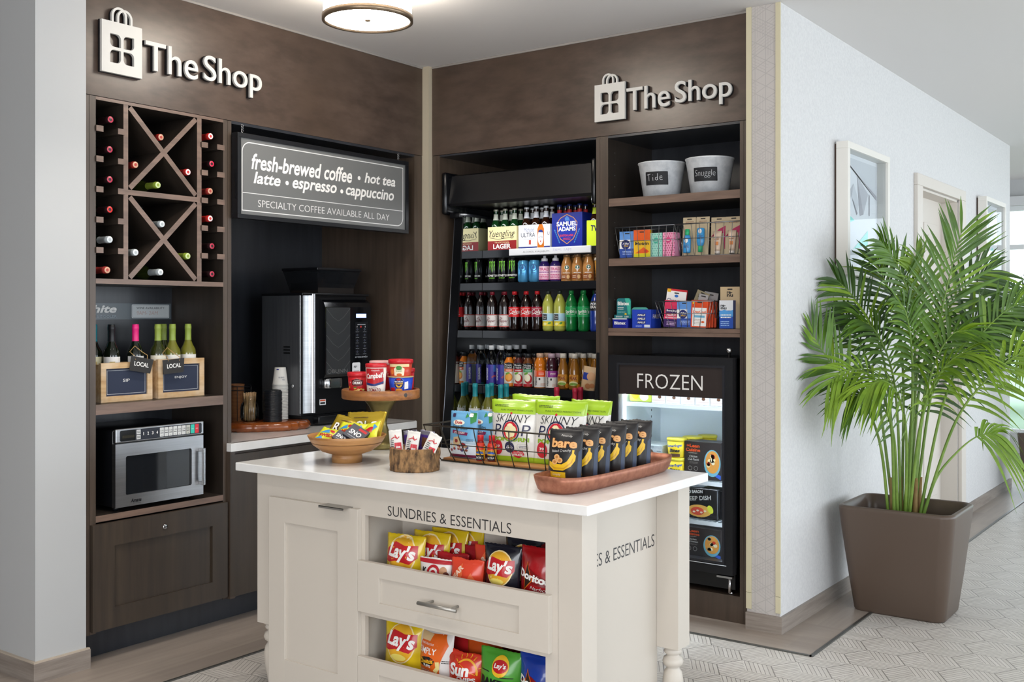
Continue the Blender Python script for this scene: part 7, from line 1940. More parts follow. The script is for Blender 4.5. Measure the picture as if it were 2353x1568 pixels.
def d_bare(d, w, h):
    d.text('Naturally', -w * 0.12, h * 0.855, w * 0.22, h * 0.9, WHITE, 2, bold=-0.015, shear=0.2, rot=-0.06)
    d.text('bare', -w * 0.38, h * 0.66, w * 0.38, h * 0.83, mat('a8622c', 0.45), 2, bold=0.055); d.text('bare', -w * 0.38, h * 0.66, w * 0.38, h * 0.83, TOAST, 3, bold=0.03)
    d.text('Baked Crunchy', -w * 0.34, h * 0.57, w * 0.24, h * 0.63, WHITE, 2, bold=-0.01, shear=0.1, rot=0.08)
    d.poly([(-w * 0.43, h * 0.41), (-w * 0.43, h * 0.32), (-w * 0.25, h * 0.25), (w * 0.05, h * 0.25), (w * 0.26, h * 0.33), (w * 0.36, h * 0.44), (w * 0.37, h * 0.53), (w * 0.32, h * 0.57), (w * 0.33, h * 0.63), (w * 0.27, h * 0.63), (w * 0.27, h * 0.57), (w * 0.22, h * 0.5), (w * 0.15, h * 0.42), (0.0, h * 0.36), (-w * 0.2, h * 0.365)], BAN, 2); d.poly([(-w * 0.43, h * 0.36), (-w * 0.2, h * 0.30), (w * 0.06, h * 0.30), (w * 0.25, h * 0.4), (w * 0.31, h * 0.5), (w * 0.29, h * 0.4), (w * 0.08, h * 0.275), (-w * 0.22, h * 0.275)], mat('c8961a', 0.35), 3)
    for a, b_ in ((-0.16, 0.49), (-0.22, 0.4), (-0.06, 0.43)):
        d.disc(w * a, h * b_, w * 0.09, w * 0.075, TOAST, 4, 12); d.disc(w * a, h * b_, w * 0.045, w * 0.04, mat('b97c3c', 0.4), 5, 8)
    d.rect(-w * 0.40, h * 0.12, w * 0.12, h * 0.22, mat('d9b21c', 0.4), 2); d.text('Simply', -w * 0.28, h * 0.145, -w * 0.02, h * 0.195, WHITE, 3, bold=-0.01, shear=0.2)
    d.text('Banana Chips', -w * 0.40, h * 0.045, w * 0.2, h * 0.1, WHITE, 2, bold=-0.01, shear=0.1)
    d.poly([(w * 0.40, h * 0.03), (w * 0.49, h * 0.04), (w * 0.49, h * 0.66), (w * 0.42, h * 0.6)], BARES, 1)


p = bag('banana_chip_pouch', 0.128, 0.186, 0.062, BAREB, (), d_bare, seed=60, wr=0.55, low=0.8, pinch=0.02, crimp=0.06, side=BARES)
for k in range(6):
    o = p if k == 0 else dup(p, (0, 0, 0))
    stand(o, -1.975 + 0.006 * k + (0.006 if k % 2 else 0), 3.030 + 0.084 * k, zt + 0.0085, 0.12 + 0.03 * math.sin(k * 2.1), 0.10, ('black banana chip pouch at the near end of the copper tray', 'second black banana chip pouch from the near end of the tray', 'third black banana chip pouch from the near end of the tray', 'fourth black banana chip pouch from the near end of the tray', 'fifth black banana chip pouch from the near end of the tray', 'black banana chip pouch at the far end of the copper tray')[k], 'pouch')

# wooden bowl of sweets
BOWLW = noisemat('turned_mango_wood', '9a6a3c', 'c08f58', (5, 5, 26), rough=0.42, blot=('8a5a30', 3, 0.25))
bw = empty('wooden_bowl', 'footed turned wood bowl of candy bags on the island top', 'bowl', (-3.013, 3.035, zt))
g = G(); g.lathe([(0.0, 0.001), (0.060, 0.0), (0.0605, 0.026), (0.058, 0.030), (0.064, 0.033), (0.10, 0.045), (0.135, 0.071), (0.1495, 0.094), (0.1565, 0.1075), (0.1535, 0.1085), (0.144, 0.094), (0.128, 0.075), (0.095, 0.054), (0.0, 0.047)], BOWLW, 56, cap=False); g.build('bowl_body', bw)
g = G(); g.lathe([(0.1405, 0.0775), (0.1413, 0.0785), (0.1419, 0.0797)], mat('6a4424', 0.6), 56, cap=False); g.build('groove', bw)
GOLD = mat('b59a2e', 0.25, 0.5, name='gold_foil'); LEM = mat('d3d62c', 0.28, coat=0.2)


def d_rolo(d, w, h):
    d.text('ROLO', -w * 0.4, h * 0.3, w * 0.42, h * 0.66, mat('2e1a10', 0.4), 2, bold=0.06); d.text('ROLO', -w * 0.4, h * 0.3, w * 0.42, h * 0.66, WHITE, 3, bold=0.015); d.lines(-w * 0.3, h * 0.74, w * 0.1, h * 0.82, 1, mat('5a4418', 0.4), 2)


def d_swe(d, w, h):
    SB_ = mat('3a8ac4', 0.35)
    d.poly([(-w * 0.45, h * 0.55), (-w * 0.2, h * 0.85), (-w * 0.1, h * 0.6)], SB_, 1); d.poly([(w * 0.3, h * 0.9), (w * 0.46, h * 0.7), (w * 0.3, h * 0.5)], SB_, 1); d.poly([(-w * 0.46, h * 0.2), (-w * 0.3, h * 0.36), (-w * 0.16, h * 0.16)], SB_, 1)
    d.disc(w * 0.2, h * 0.6, w * 0.14, h * 0.12, LRED, 2, 14, 0.5); d.disc(-w * 0.05, h * 0.75, w * 0.1, h * 0.08, LRED, 2, 14, -0.4); d.disc(w * 0.1, h * 0.3, w * 0.13, h * 0.08, LRED, 2, 14, 0.3); d.text('SWEDISH', -w * 0.42, h * 0.38, w * 0.32, h * 0.54, LRED, 3, bold=0.05, shear=0.1, rot=0.1)


def toss(o, x, y, z, rx, ry, rz, label, cat='bag'):
    o.location = (x, y, z); o.rotation_euler = (rx, ry, rz)
    return tag(o, label, cat)


R1 = bag('candy_bag', 0.18, 0.125, 0.035, GOLD, (), d_rolo, seed=70, wr=1.5)
toss(R1, -3.062, 3.052, zt + 0.066, -0.75, 0.22, 0.25, 'gold candy bag leaning out over the bowl rim, frontmost of the two gold ones')
toss(bag('candy_bag', 0.19, 0.125, 0.03, GOLD, (), d_rolo, seed=71, wr=1.5), -3.005, 3.108, zt + 0.074, -0.45, -0.05, 0.15, 'gold candy bag standing at the back of the wooden bowl')
for k, (x, y, z, rx, ry, rz, lab) in enumerate(((-3.062, 2.962, 0.066, -0.95, 0.25, 0.3, 'yellow red fish candy bag low in the bowl near the gold bag'), (-2.995, 3.005, 0.082, -0.75, 0.05, 0.15, 'yellow red fish candy bag in the middle of the bowl'), (-2.925, 3.045, 0.072, -0.6, -0.3, 0.1, 'yellow red fish candy bag at the side of the bowl toward the log'))):
    toss(bag('candy_bag', 0.125, 0.095, 0.03, LEM, (), d_swe, seed=72 + k, wr=1.4), x, y, zt + z, rx, ry, rz, lab)
SLATE = mat('2c303c', 0.35)
for k, (x, y, z, rz, lab) in enumerate(((-2.985, 2.955, 0.094, 0.25, 'slim dark grey candy box at the front of the bowl'), (-2.945, 2.985, 0.102, 0.2, 'larger dark grey candy box beside the slim one in the bowl'))):
    o = pack('candy_box', 0.06 + 0.022 * k, 0.018, 0.05 + 0.02 * k, SLATE, lab, 'box', (x, y, zt + z), lambda d, w, h: (d.text('SNO', -w * 0.36, h * 0.3, w * 0.3, h * 0.62, WHITE, 1, bold=0.02), d.lines(-w * 0.3, h * 0.12, w * 0.3, h * 0.22, 1, mat('9aa0ac', 0.5), 1), d.rect(-w * 0.05, h * 0.74, w * 0.42, h * 0.9, LRED, 1)), rz); o.rotation_euler = (-0.95, 0.45, rz)

# hollow log of protein bars
BARK = noisemat('rough_bark', '3c2a1b', '8d6a45', (60, 60, 26), rough=0.9, lo=0.42, hi=0.6, blot=('a98458', 22, 0.45), bump=0.9)
lg = empty('log_holder', 'short hollow log with rough bark holding protein bars on the island top', 'holder', (-2.648, 3.027, zt))
g = G(); n = 150; vs = []
zz = [0.0, 0.003] + [0.006 * k for k in range(1, 14)] + [0.082, 0.0855]
for j, z in enumerate(zz):
    for k in range(n):
        a = 2 * math.pi * k / n
        r = 0.092 + 0.006 * noise.noise(Vector((math.cos(a) * 3, math.sin(a) * 3, z * 14))) + 0.0055 * noise.noise(Vector((math.cos(a) * 9, math.sin(a) * 9, z * 22))) - 0.004 * abs(noise.noise(Vector((math.cos(a) * 17, math.sin(a) * 17, z * 45)))) + (0.003 * math.sin(a * 2 + 1))
        if j in (0,): r -= 0.003
        vs.append((r * math.cos(a), r * math.sin(a), z + (0.003 * noise.noise(Vector((math.cos(a) * 4, math.sin(a) * 4, 7))) if j == len(zz) - 1 else 0)))
fs = [(i * n + k, i * n + (k + 1) % n, (i + 1) * n + (k + 1) % n, (i + 1) * n + k) for i in range(len(zz) - 1) for k in range(n)] + [tuple(reversed(range(n)))]
g.add(vs, fs, BARK, True); g.build('bark_wall', lg)
g = G(); RW = noisemat('log_end_wood', '7a5230', '9c7044', (30, 30, 30), rough=0.7); g.lathe([(0.091, 0.0835), (0.084, 0.086), (0.080, 0.084), (0.078, 0.02), (0.0, 0.02)], RW, 48, cap=False); g.build('hollow_rim', lg)
BARW = mat('d9d6d0', 0.3)


def d_bar(d, w, h):
    d.rect(-w * 0.02, h * 0.08, w * 0.42, h * 0.62, mat('c12632', 0.35), 1); d.disc(-w * 0.12, h * 0.42, w * 0.18, w * 0.18, INK, 2); d.disc(-w * 0.12, h * 0.42, w * 0.1, w * 0.1, mat('8a8a8c', 0.4), 3); d.lines(-w * 0.36, h * 0.5, -w * 0.06, h * 0.72, 4, mat('3a3a40', 0.5), 2)
    d.poly(stroke([(-w * 0.3, h * 0.74), (0.0, h * 0.8), (w * 0.2, h * 0.74), (w * 0.34, h * 0.79)], w * 0.07), mat('b8323a', 0.35), 2); d.poly(stroke([(0.02 * w, h * 0.86), (w * 0.2, h * 0.74)], w * 0.06), mat('b8323a', 0.35), 2); d.text('PROTEIN', w * 0.08, h * 0.12, w * 0.3, h * 0.55, WHITE, 2) if False else d.lines(w * 0.06, h * 0.14, w * 0.36, h * 0.55, 3, WHITE, 2)


for k, (x, y, ry, rx, lab) in enumerate(((-2.700, 2.990, -0.16, -0.14, 'white and red protein bar leaning toward the bowl in the log holder'), (-2.648, 2.992, 0.12, -0.16, 'white and red protein bar upright in the middle of the log holder'), (-2.598, 3.010, 0.42, -0.12, 'white and red protein bar leaning toward the wire basket in the log holder'))):
    toss(bag('protein_bar', 0.052, 0.128, 0.022, BARW, (), d_bar, seed=80 + k, wr=0.8, pinch=0.0, crimp=0.1), x, y, zt + 0.0215, rx, ry, 0.35, lab, 'bar')
for k, (x, y, ry, lab) in enumerate(((-2.675, 3.055, -0.12, 'purple wrapped chocolate bar behind the white protein bars'), (-2.628, 3.065, 0.1, 'second purple wrapped bar at the back of the log holder'))):
    toss(bag('protein_bar', 0.06, 0.125, 0.02, mat('3c2470', 0.25, coat=0.3), ((0.86, 1.01, mat('8d8a98', 0.25, 0.6)),), lambda d, w, h: (d.rect(-w * 0.3, h * 0.5, w * 0.3, h * 0.8, mat('5a3420', 0.4), 1), d.lines(-w * 0.3, h * 0.3, w * 0.3, h * 0.45, 2, mat('c9bde8', 0.4), 1)), seed=84 + k, wr=1.2, pinch=0.0, crimp=0.1), x, y, zt + 0.0215, 0.05, ry, 0.3, lab, 'bar')

# cake stand with soup cups
st = empty('cake_stand', 'round wooden cake stand on a brass pedestal holding soup cups', 'stand', (-3.205, 3.437, zt))
BRASS = noisemat('antique_brass', '6a5f38', '8a7c4c', (6, 6, 6), rough=0.36, metal=0.75)
g = G(); g.lathe([(0.0, 0.0), (0.073, 0.0), (0.0735, 0.010), (0.068, 0.014), (0.07, 0.02), (0.064, 0.026), (0.048, 0.045), (0.036, 0.075), (0.028, 0.10), (0.0255, 0.113), (0.028, 0.125), (0.036, 0.15), (0.052, 0.185), (0.068, 0.205), (0.073, 0.21), (0.07, 0.217), (0.05, 0.219)], BRASS, 44, cap=False); g.build('pedestal', st)
TRAYW = noisemat('acacia_wood', '7e4c26', 'a86c38', (4, 26, 60), rough=0.42, blot=('5a3a22', 7, 0.4))
g = G(); g.lathe([(0.0, 0.219), (0.166, 0.219), (0.171, 0.223), (0.171, 0.257), (0.168, 0.260), (0.155, 0.260), (0.153, 0.250), (0.0, 0.250)], TRAYW, 64, cap=False); g.build('wooden_plate', st)
g = G(); g.lathe([(0.0155, 0), (0.017, 0.002), (0.008, 0.0035), (0.0, 0.0035)], mat('3a3430', 0.5), 12, T(0.1675 * math.cos(-0.15), 0.1675 * math.sin(-0.15), 0.241, rz=-0.15, ry=math.pi / 2)); g.build('knot', st)
zp = zt + 0.2505
SRED = mat('b81c24', 0.3)


def cup(name, label, x, y, z, prof, body, lid, lidm, draw, rz=0.55, wm=None, wz=None):
    o = bottle(name, prof, body, lid, lidm, wrap=(wz[0], wz[1], wm) if wm else (0.002, 0.003, body), draw=draw, seg=36)
    o.location = (x, y, z); o.rotation_euler = (0, 0, rz)
    return tag(o, label, 'cup')


def d_chk(d, r, z0, z1):
    d.poly([(-0.022, 0.03), (-0.024, 0.05), (0.0, 0.058), (0.03, 0.05), (0.028, 0.03), (0.003, 0.023)], mat('5a1216', 0.35), 1); d.text('CHUNKY', -0.018, 0.033, 0.024, 0.045, WHITE, 2, bold=0.04); d.text("Campbell's", -0.012, 0.047, 0.017, 0.053, WHITE, 2, shear=0.2)
    R = random.Random(8)
    for _ in range(10):
        d.disc(R.uniform(-0.02, 0.035), R.uniform(0.003, 0.016), 0.006, 0.005, mat(R.choice(('c98a3a', 'd8c07a', '8a4a20')), 0.5), 1, 8)
    d.rect(-0.014, 0.017, 0.0, 0.022, mat('3f6a2a', 0.4), 2); d.rect(-0.042, 0.015, -0.035, 0.023, YE, 1); d.poly([(-0.036, 0.045), (-0.032, 0.04), (-0.028, 0.046), (-0.032, 0.036)], WHITE, 1)


def d_cam(d, r, z0, z1):
    d.rect(-0.045, 0.036, 0.045, 0.105, SRED, 0); d.poly([(-0.045, 0.034), (0, 0.028), (0.045, 0.04), (0.045, 0.05), (0, 0.038), (-0.045, 0.044)], mat('22306e', 0.35), 2); d.text("Campbell's", -0.037, 0.056, 0.047, 0.086, WHITE, 3, bold=0.03, shear=0.2, rot=0.08); d.text('TOMATO', -0.026, 0.005, 0.028, 0.019, mat('7a1c20', 0.4), 2, bold=0.02); d.text('CLASSIC', -0.014, 0.02, 0.016, 0.026, mat('7a1c20', 0.4), 2); d.text("Campbell's", -0.012, 0.092, 0.024, 0.099, WHITE, 3, shear=0.2)


def d_mac(d, r, z0, z1):
    d.disc(0.0, 0.038, 0.024, 0.027, mat('4f7fd6', 0.35), 1); d.disc(0.0, 0.038, 0.022, 0.025, mat('1a1f6a', 0.35), 2); d.disc(0, 0.056, 0.01, 0.005, LRED, 3); d.text('MACARONI', -0.018, 0.043, 0.018, 0.049, WHITE, 3, bold=0.02); d.text('CHEESE', -0.018, 0.034, 0.018, 0.041, YE, 3, bold=0.03); d.poly(stroke([(-0.011, 0.031), (-0.005, 0.023), (0.005, 0.023), (0.012, 0.031)], 0.006), YE, 3)
    d.rect(-0.042, 0.004, -0.018, 0.019, LRED, 1); d.lines(-0.039, 0.007, -0.022, 0.016, 2, mat('8a0f12', 0.4), 2); d.poly([(0.024, 0.012), (0.043, 0.015), (0.043, 0.047), (0.026, 0.043)], WHITE, 2); d.disc(0.0, 0.008, 0.016, 0.008, mat('d88a2a', 0.45), 4, 10)


def d_rav(d, r, z0, z1):
    d.rect(-0.05, 0.042, 0.05, 0.054, mat('e3cf9c', 0.4), 1); d.poly([(-0.02, 0.004), (-0.022, 0.034), (0.0, 0.05), (0.026, 0.034), (0.022, 0.004)], mat('e6dcc0', 0.4), 2); d.disc(0.001, 0.038, 0.013, 0.009, mat('3f8a3a', 0.4), 3); d.lines(-0.012, 0.02, 0.014, 0.032, 2, mat('3f8a3a', 0.5), 3); d.disc(0.002, 0.008, 0.012, 0.006, mat('c2601e', 0.45), 4, 9); d.disc(-0.033, 0.02, 0.01, 0.012, mat('d8702a', 0.4), 2, 10)


CLID = lambda r, z: [(r, z), (r + 0.0025, z + 0.003), (r + 0.0025, z + 0.015), (r, z + 0.018), (r - 0.004, z + 0.016), (0, z + 0.0155)]
cup('soup_cup', 'squat red soup bowl with bright red lid at the front of the cake stand', -3.275, 3.372, zp, [(0.04, 0), (0.043, 0.004), (0.048, 0.066)], SRED, CLID(0.0485, 0.066), mat('c0202a', 0.3), d_chk)
cup('soup_cup', 'tall red and white tomato soup cup in the middle of the cake stand', -3.172, 3.372, zp, [(0.037, 0), (0.039, 0.004), (0.045, 0.108)], mat('e3ddd4', 0.4), CLID(0.044, 0.107), mat('c0202a', 0.3), d_cam)
cup('soup_cup', 'red soup cup with a frosted clear lid behind the others on the stand', -3.262, 3.500, zp, [(0.042, 0), (0.044, 0.004), (0.050, 0.116)], SRED, CLID(0.050, 0.112), mat('d9a9a6', 0.3, name='frosted_lid'), lambda d, r, z0, z1: d.text("Campbell's", -0.04, 0.05, 0.045, 0.085, WHITE, 1, bold=0.02, shear=0.2))
cup('noodle_cup', 'blue macaroni cup with foil lid under the ravioli cup on the stand', -3.118, 3.472, zp, [(0.044, 0), (0.047, 0.004), (0.0545, 0.064)], mat('2346b8', 0.3), [(0.0545, 0.0625), (0.057, 0.064), (0.057, 0.0665), (0.0, 0.0668)], mat('d9c48a', 0.35, 0.3), d_mac)
cup('noodle_cup', 'red and cream ravioli cup with red lid stacked on the blue macaroni cup', -3.121, 3.474, zp + 0.0672, [(0.042, 0), (0.0445, 0.004), (0.051, 0.056)], mat('c2402a', 0.3), CLID(0.0525, 0.056), mat('c0202a', 0.3), d_rav)
cup('soup_cup', 'low red lidded soup cup hidden at the back of the cake stand', -3.165, 3.545, zp, [(0.04, 0), (0.043, 0.004), (0.046, 0.08)], SRED, CLID(0.0465, 0.08), mat('b01c24', 0.3), None)

# ================================================================ COFFEE BAY GOODS
zk = 0.8805
SLAB = noisemat('oiled_burl', '7a3c18', 'a85a24', (9, 9, 9), rough=0.22, blot=('5a2a12', 8, 0.5), coat=0.4)
g = G(); n = 64
pts = []
for k in range(n):
    a = 2 * math.pi * k / n
    r = 1 + 0.16 * noise.noise(Vector((math.cos(a) * 2.1, math.sin(a) * 2.1, 3))) + 0.10 * noise.noise(Vector((math.cos(a) * 6, math.sin(a) * 6, 5)))
    if abs(((a + 0.98 + math.pi) % (2 * math.pi)) - math.pi) < 0.07: r *= 0.86
    pts.append((0.225 * r * math.cos(a), 0.128 * r * math.sin(a)))
lay = [(0.96, 0.0), (1.03, 0.012), (1.0, 0.034), (0.95, 0.0435)]
vs = [(x * s_, y * s_, z) for s_, z in lay for x, y in pts] + [(0, 0, 0.0435), (0, 0, 0.0)]
fs = [(i * n + k, i * n + (k + 1) % n, (i + 1) * n + (k + 1) % n, (i + 1) * n + k) for i in range(3) for k in range(n)] + [(3 * n + k, 3 * n + (k + 1) % n, 4 * n) for k in range(n)] + [((k + 1) % n, k, 4 * n + 1) for k in range(n)]
g.add(vs, fs, SLAB, True); tag(g.build('wood_slab', None, (-4.432, 3.853, zk), 1.02), 'glossy red brown live edge wood slab on the coffee counter', 'board')
zs_ = zk + 0.044
jar = empty('glass_jar', 'clear glass jar of wooden stirrers on the wood slab', 'jar', (-4.522, 3.815, zs_))
JG = thin_glass('jar_glass', 'eef2ee', 2.2)
g = G(); g.lathe([(0.0, 0.0015), (0.036, 0.0), (0.046, 0.006), (0.0495, 0.02), (0.0495, 0.075), (0.044, 0.095), (0.034, 0.106), (0.034, 0.114), (0.037, 0.116), (0.037, 0.120), (0.0335, 0.122), (0.0335, 0.136)], JG, 36, cap=False); g.build('jar_body', jar)
STK = noisemat('birch_stirrer', 'b58f62', 'd2b28a', (60, 60, 6), rough=0.6)
R = random.Random(5)
for k in range(44):
    a = R.uniform(0, 6.28); r = 0.028 * math.sqrt(R.random()); x, y = r * math.cos(a), r * math.sin(a)
    g = G(); L = R.uniform(0.145, 0.156)
    g.box(-0.0027, -0.0007, 0, 0.0027, 0.0007, L, STK); o = g.build('wooden_stirrer', None, (-4.522 + x, 3.815 + y, zs_ + 0.0022)); o.rotation_euler = (R.uniform(-0.05, 0.05), R.uniform(-0.05, 0.05), R.uniform(0, 3.1)); tag(o, 'flat wooden coffee stirrer standing in the glass jar', 'stirrer', 'stirrers in the jar')
LID = mat('15181d', 0.32, name='black_lid')
g = G(); g.lathe([(0.0485, 0.0), (0.0505, 0.0015), (0.0505, 0.005), (0.047, 0.0065), (0.045, 0.0085), (0.044, 0.013), (0.04, 0.0135), (0.038, 0.010), (0.0, 0.010)], LID, 36, cap=False); p = g.build('lid'); f1 = [True]
for k in range(28):
    o = put(p, f1, (-4.404 + 0.0012 * math.sin(k * 1.3), 3.872 + 0.0012 * math.cos(k * 1.9), zs_ + 0.0006 + k * 0.0058), 0.3 * k, 'black plastic coffee cup lid in the tall stack by the stirrer jar', 'lid', 'stack of coffee lids')
g = G(); g.lathe([(0.0425, 0.0), (0.0438, 0.001), (0.0438, 0.004), (0.0415, 0.005), (0.0305, 0.096), (0.0295, 0.097), (0.0, 0.0955)], mat('d9d7d2', 0.5), 36, cap=False); p = g.build('paper_cup')
d = D(); d.text('Garden Inn', -0.015, 0.036, 0.017, 0.046, mat('6a6f8a', 0.5), 1, rot=math.pi); d.text('Hilton', 0.004, 0.026, 0.02, 0.032, mat('6a6f8a', 0.5), 1, rot=math.pi); d.rect(-0.026, 0.083, -0.012, 0.089, mat('2f2f86', 0.5), 1); d.build('cup_print', p, cyl_map(lambda v: 0.0419 - 0.119 * v + 0.0006), 0.006); f1 = [True]
for k in range(24):
    o = put(p, f1, (-4.470, 3.985, zs_ + 0.0006 + k * 0.0082), 1.0 + (0 if k == 23 else 0.4 * k), 'topmost upside-down white paper cup of the stack beside the coffee machine' if k == 23 else 'white paper cup rim in the tall upside-down stack beside the coffee machine', 'cup', None if k == 23 else 'stack of paper cups')
wb = empty('sleeve_rack', 'black wire rack of brown cup sleeves behind the stirrer jar', 'rack', (-4.735, 3.905, zk), 0.9)
g = G()
for z, s_ in ((0.22, 1.0), (0.2, 0.99), (0.002, 0.85)):
    g.tube([(-0.075 * s_, -0.055 * s_, z), (0.075 * s_, -0.055 * s_, z), (0.075 * s_, 0.055 * s_, z), (-0.075 * s_, 0.055 * s_, z)], 0.0026, BLACKM, 6, True)
for k in range(5):
    t_ = -1 + 0.5 * k
    for s_ in (-1, 1):
        g.tube([(0.075 * t_, 0.055 * s_, 0.22), (0.064 * t_, 0.047 * s_, 0.002)], 0.002, BLACKM, 5)
for s_ in (-1, 1):
    g.tube([(0.075 * s_, -0.055, 0.22), (0.064 * s_, 0.047, 0.002)], 0.002, BLACKM, 5); g.tube([(0.075 * s_, 0.055, 0.22), (0.064 * s_, -0.047, 0.002)], 0.002, BLACKM, 5)
g.build('wire_frame', wb)
KR = noisemat('kraft_sleeve', '7a4a2a', '9a683e', (10, 10, 40), rough=0.7)
g = G(); g.lathe([(0.030, 0.0), (0.041, 0.062)], KR, 28, cap=False); g.lathe([(0.0405, 0.062), (0.0295, 0.0)], KR, 28, cap=False); p = g.build('cup_sleeve'); f1 = [True]
for k in range(9):
    put(p, f1, (-4.735, 3.905, zk + 0.006 + 0.0205 * k), 0.5 * k, 'brown kraft cup sleeve nested in the black wire rack', 'sleeve', 'nested cup sleeves')
# ================================================================ PALMS IN SQUARE PLANTERS
def rrect_ring(hx, hy, r, z, n=7):
    return [(x, y, z) for x, y in rr_pts(-hx, -hy, hx, hy, r, n)]


pl = empty('potted_palm', 'tall leafy palm in a square brown planter against the corridor wall, nearest the shop', 'plant', (-1.537, 5.532, 0.0))
POT = mat('54463c', 0.36, name='brown_planter')
g = G(); vs = []
lv = [(0.215, 0.160, 0.05, 0.0), (0.224, 0.168, 0.055, 0.012), (0.248, 0.194, 0.06, 0.20), (0.272, 0.224, 0.062, 0.42), (0.282, 0.235, 0.062, 0.52), (0.282, 0.235, 0.06, 0.535), (0.268, 0.224, 0.056, 0.541), (0.258, 0.214, 0.05, 0.536), (0.252, 0.208, 0.05, 0.46), (0.25, 0.206, 0.05, 0.43)]
for hx, hy, r, z in lv:
    vs += rrect_ring(hx, hy, r, z)
n = len(vs) // len(lv)
fs = [(i * n + k, i * n + (k + 1) % n, (i + 1) * n + (k + 1) % n, (i + 1) * n + k) for i in range(len(lv) - 1) for k in range(n)] + [tuple(reversed(range(n)))]
g.add(vs, fs, POT, True); g.build('planter', pl)
g = G(); g.add(rrect_ring(0.2505, 0.2065, 0.05, 0.432), [tuple(range(n))], noisemat('potting_soil', '2a2019', '4a3a2c', (60, 60, 60), rough=0.9, bump=0.6)); so = g.build('soil', pl); so['kind'] = 'stuff'
LEAF = [noisemat('palm_leaf', '345408', '527812', (6, 6, 6), rough=0.5), noisemat('palm_leaf_bright', '54780c', '7c9c1c', (6, 6, 6), rough=0.5), noisemat('palm_leaf_deep', '24400a', '3a5c12', (6, 6, 6), rough=0.5)]
STEM = noisemat('palm_stem', '5a7a26', '7a9640', (8, 8, 8), rough=0.5)
RV, FV = Vector((0.8097, 0.5868, 0)), Vector((-0.5868, 0.8097, 0))


def pt(x, y, dd=0.0):
    return RV * ((x - 2106) / 452.0) + FV * dd + Vector((0, 0, 0.5 + (1178 - y) / 452.0))


def spline(P, n):
    out = []
    Q = [P[0] * 2 - P[1]] + P + [P[-1] * 2 - P[-2]]
    m = len(P) - 1
    for i in range(n + 1):
        t = i / n * m; k = min(int(t), m - 1); f = t - k
        a, b, c, d = Q[k], Q[k + 1], Q[k + 2], Q[k + 3]
        out.append(0.5 * ((2 * b) + (c - a) * f + (2 * a - 5 * b + 4 * c - d) * f * f + (3 * b - a - 3 * c + d) * f ** 3))
    return out


def frond(P, n, L, start, seed, mi=0, droop=0.35, face=0.6, wd=0.0142, fan=0.0):
    R = random.Random(seed); g = G()
    C = spline(P, 40)
    g.tube(C, 0.0085, STEM, 7, r2=0.0016)
    lm = LEAF[mi]
    for s_ in (-1, 1):
        for k in range(n):
            t = start + (1 - start) * (k + 0.5 * (s_ > 0) + R.uniform(-0.2, 0.2)) / n
            t = min(max(t, 0), 0.995)
            i = min(int(t * 40), 39); f = t * 40 - i
            p = C[i].lerp(C[i + 1], f); Tn = (C[i + 1] - C[i]).normalized()
            N = (FV * -face + Vector((0, 0, 1 - face)) + RV * 0.15); N = (N - Tn * N.dot(Tn)).normalized()
            S = Tn.cross(N) * s_
            q = (t - start) / (1 - start)
            a = math.radians(28 + 38 * q + fan + R.uniform(-5, 5))
            dirv = (S * math.cos(a) + Tn * math.sin(a) + N * R.uniform(-0.05, 0.22)).normalized()
            ln = L * (0.62 + 0.75 * math.sin(math.pi * min(0.15 + 0.8 * q, 1))) * 0.8 * R.uniform(0.9, 1.08)
            wv = dirv.cross(N).normalized()
            seg = 6; vs = []
            ww = wd * R.uniform(0.8, 1.15)
            dk = droop * R.uniform(0.6, 1.4)
            for j in range(seg + 1):
                u = j / seg
                c = p + dirv * (ln * u) - Vector((0, 0, 1)) * (dk * ln * u * u)
                w_ = ww * (0.35 + 1.1 * u) * 0.9 if u < 0.35 else ww * 0.75 * (1 - ((u - 0.35) / 0.65) ** 1.6)
                w_ = max(w_, 0.0006)
                vs += [c - wv * w_ / 1.0 + N * w_ * 0.35, c, c + wv * w_ / 1.0 + N * w_ * 0.35]
            for c in vs:
                lim = -0.27 if (c.z > 1.67 and c.y > -0.08) else -0.345
                if c.x < lim: c.x = lim + 0.002 * R.random()
            fs = []
            for j in range(seg):
                b = j * 3
                fs += [(b, b + 1, b + 4, b + 3), (b + 1, b + 2, b + 5, b + 4)]
            g.add(vs, fs, lm if R.random() > 0.12 else LEAF[1], True)
    o = g.build('frond', pl, fix=False)
    return o


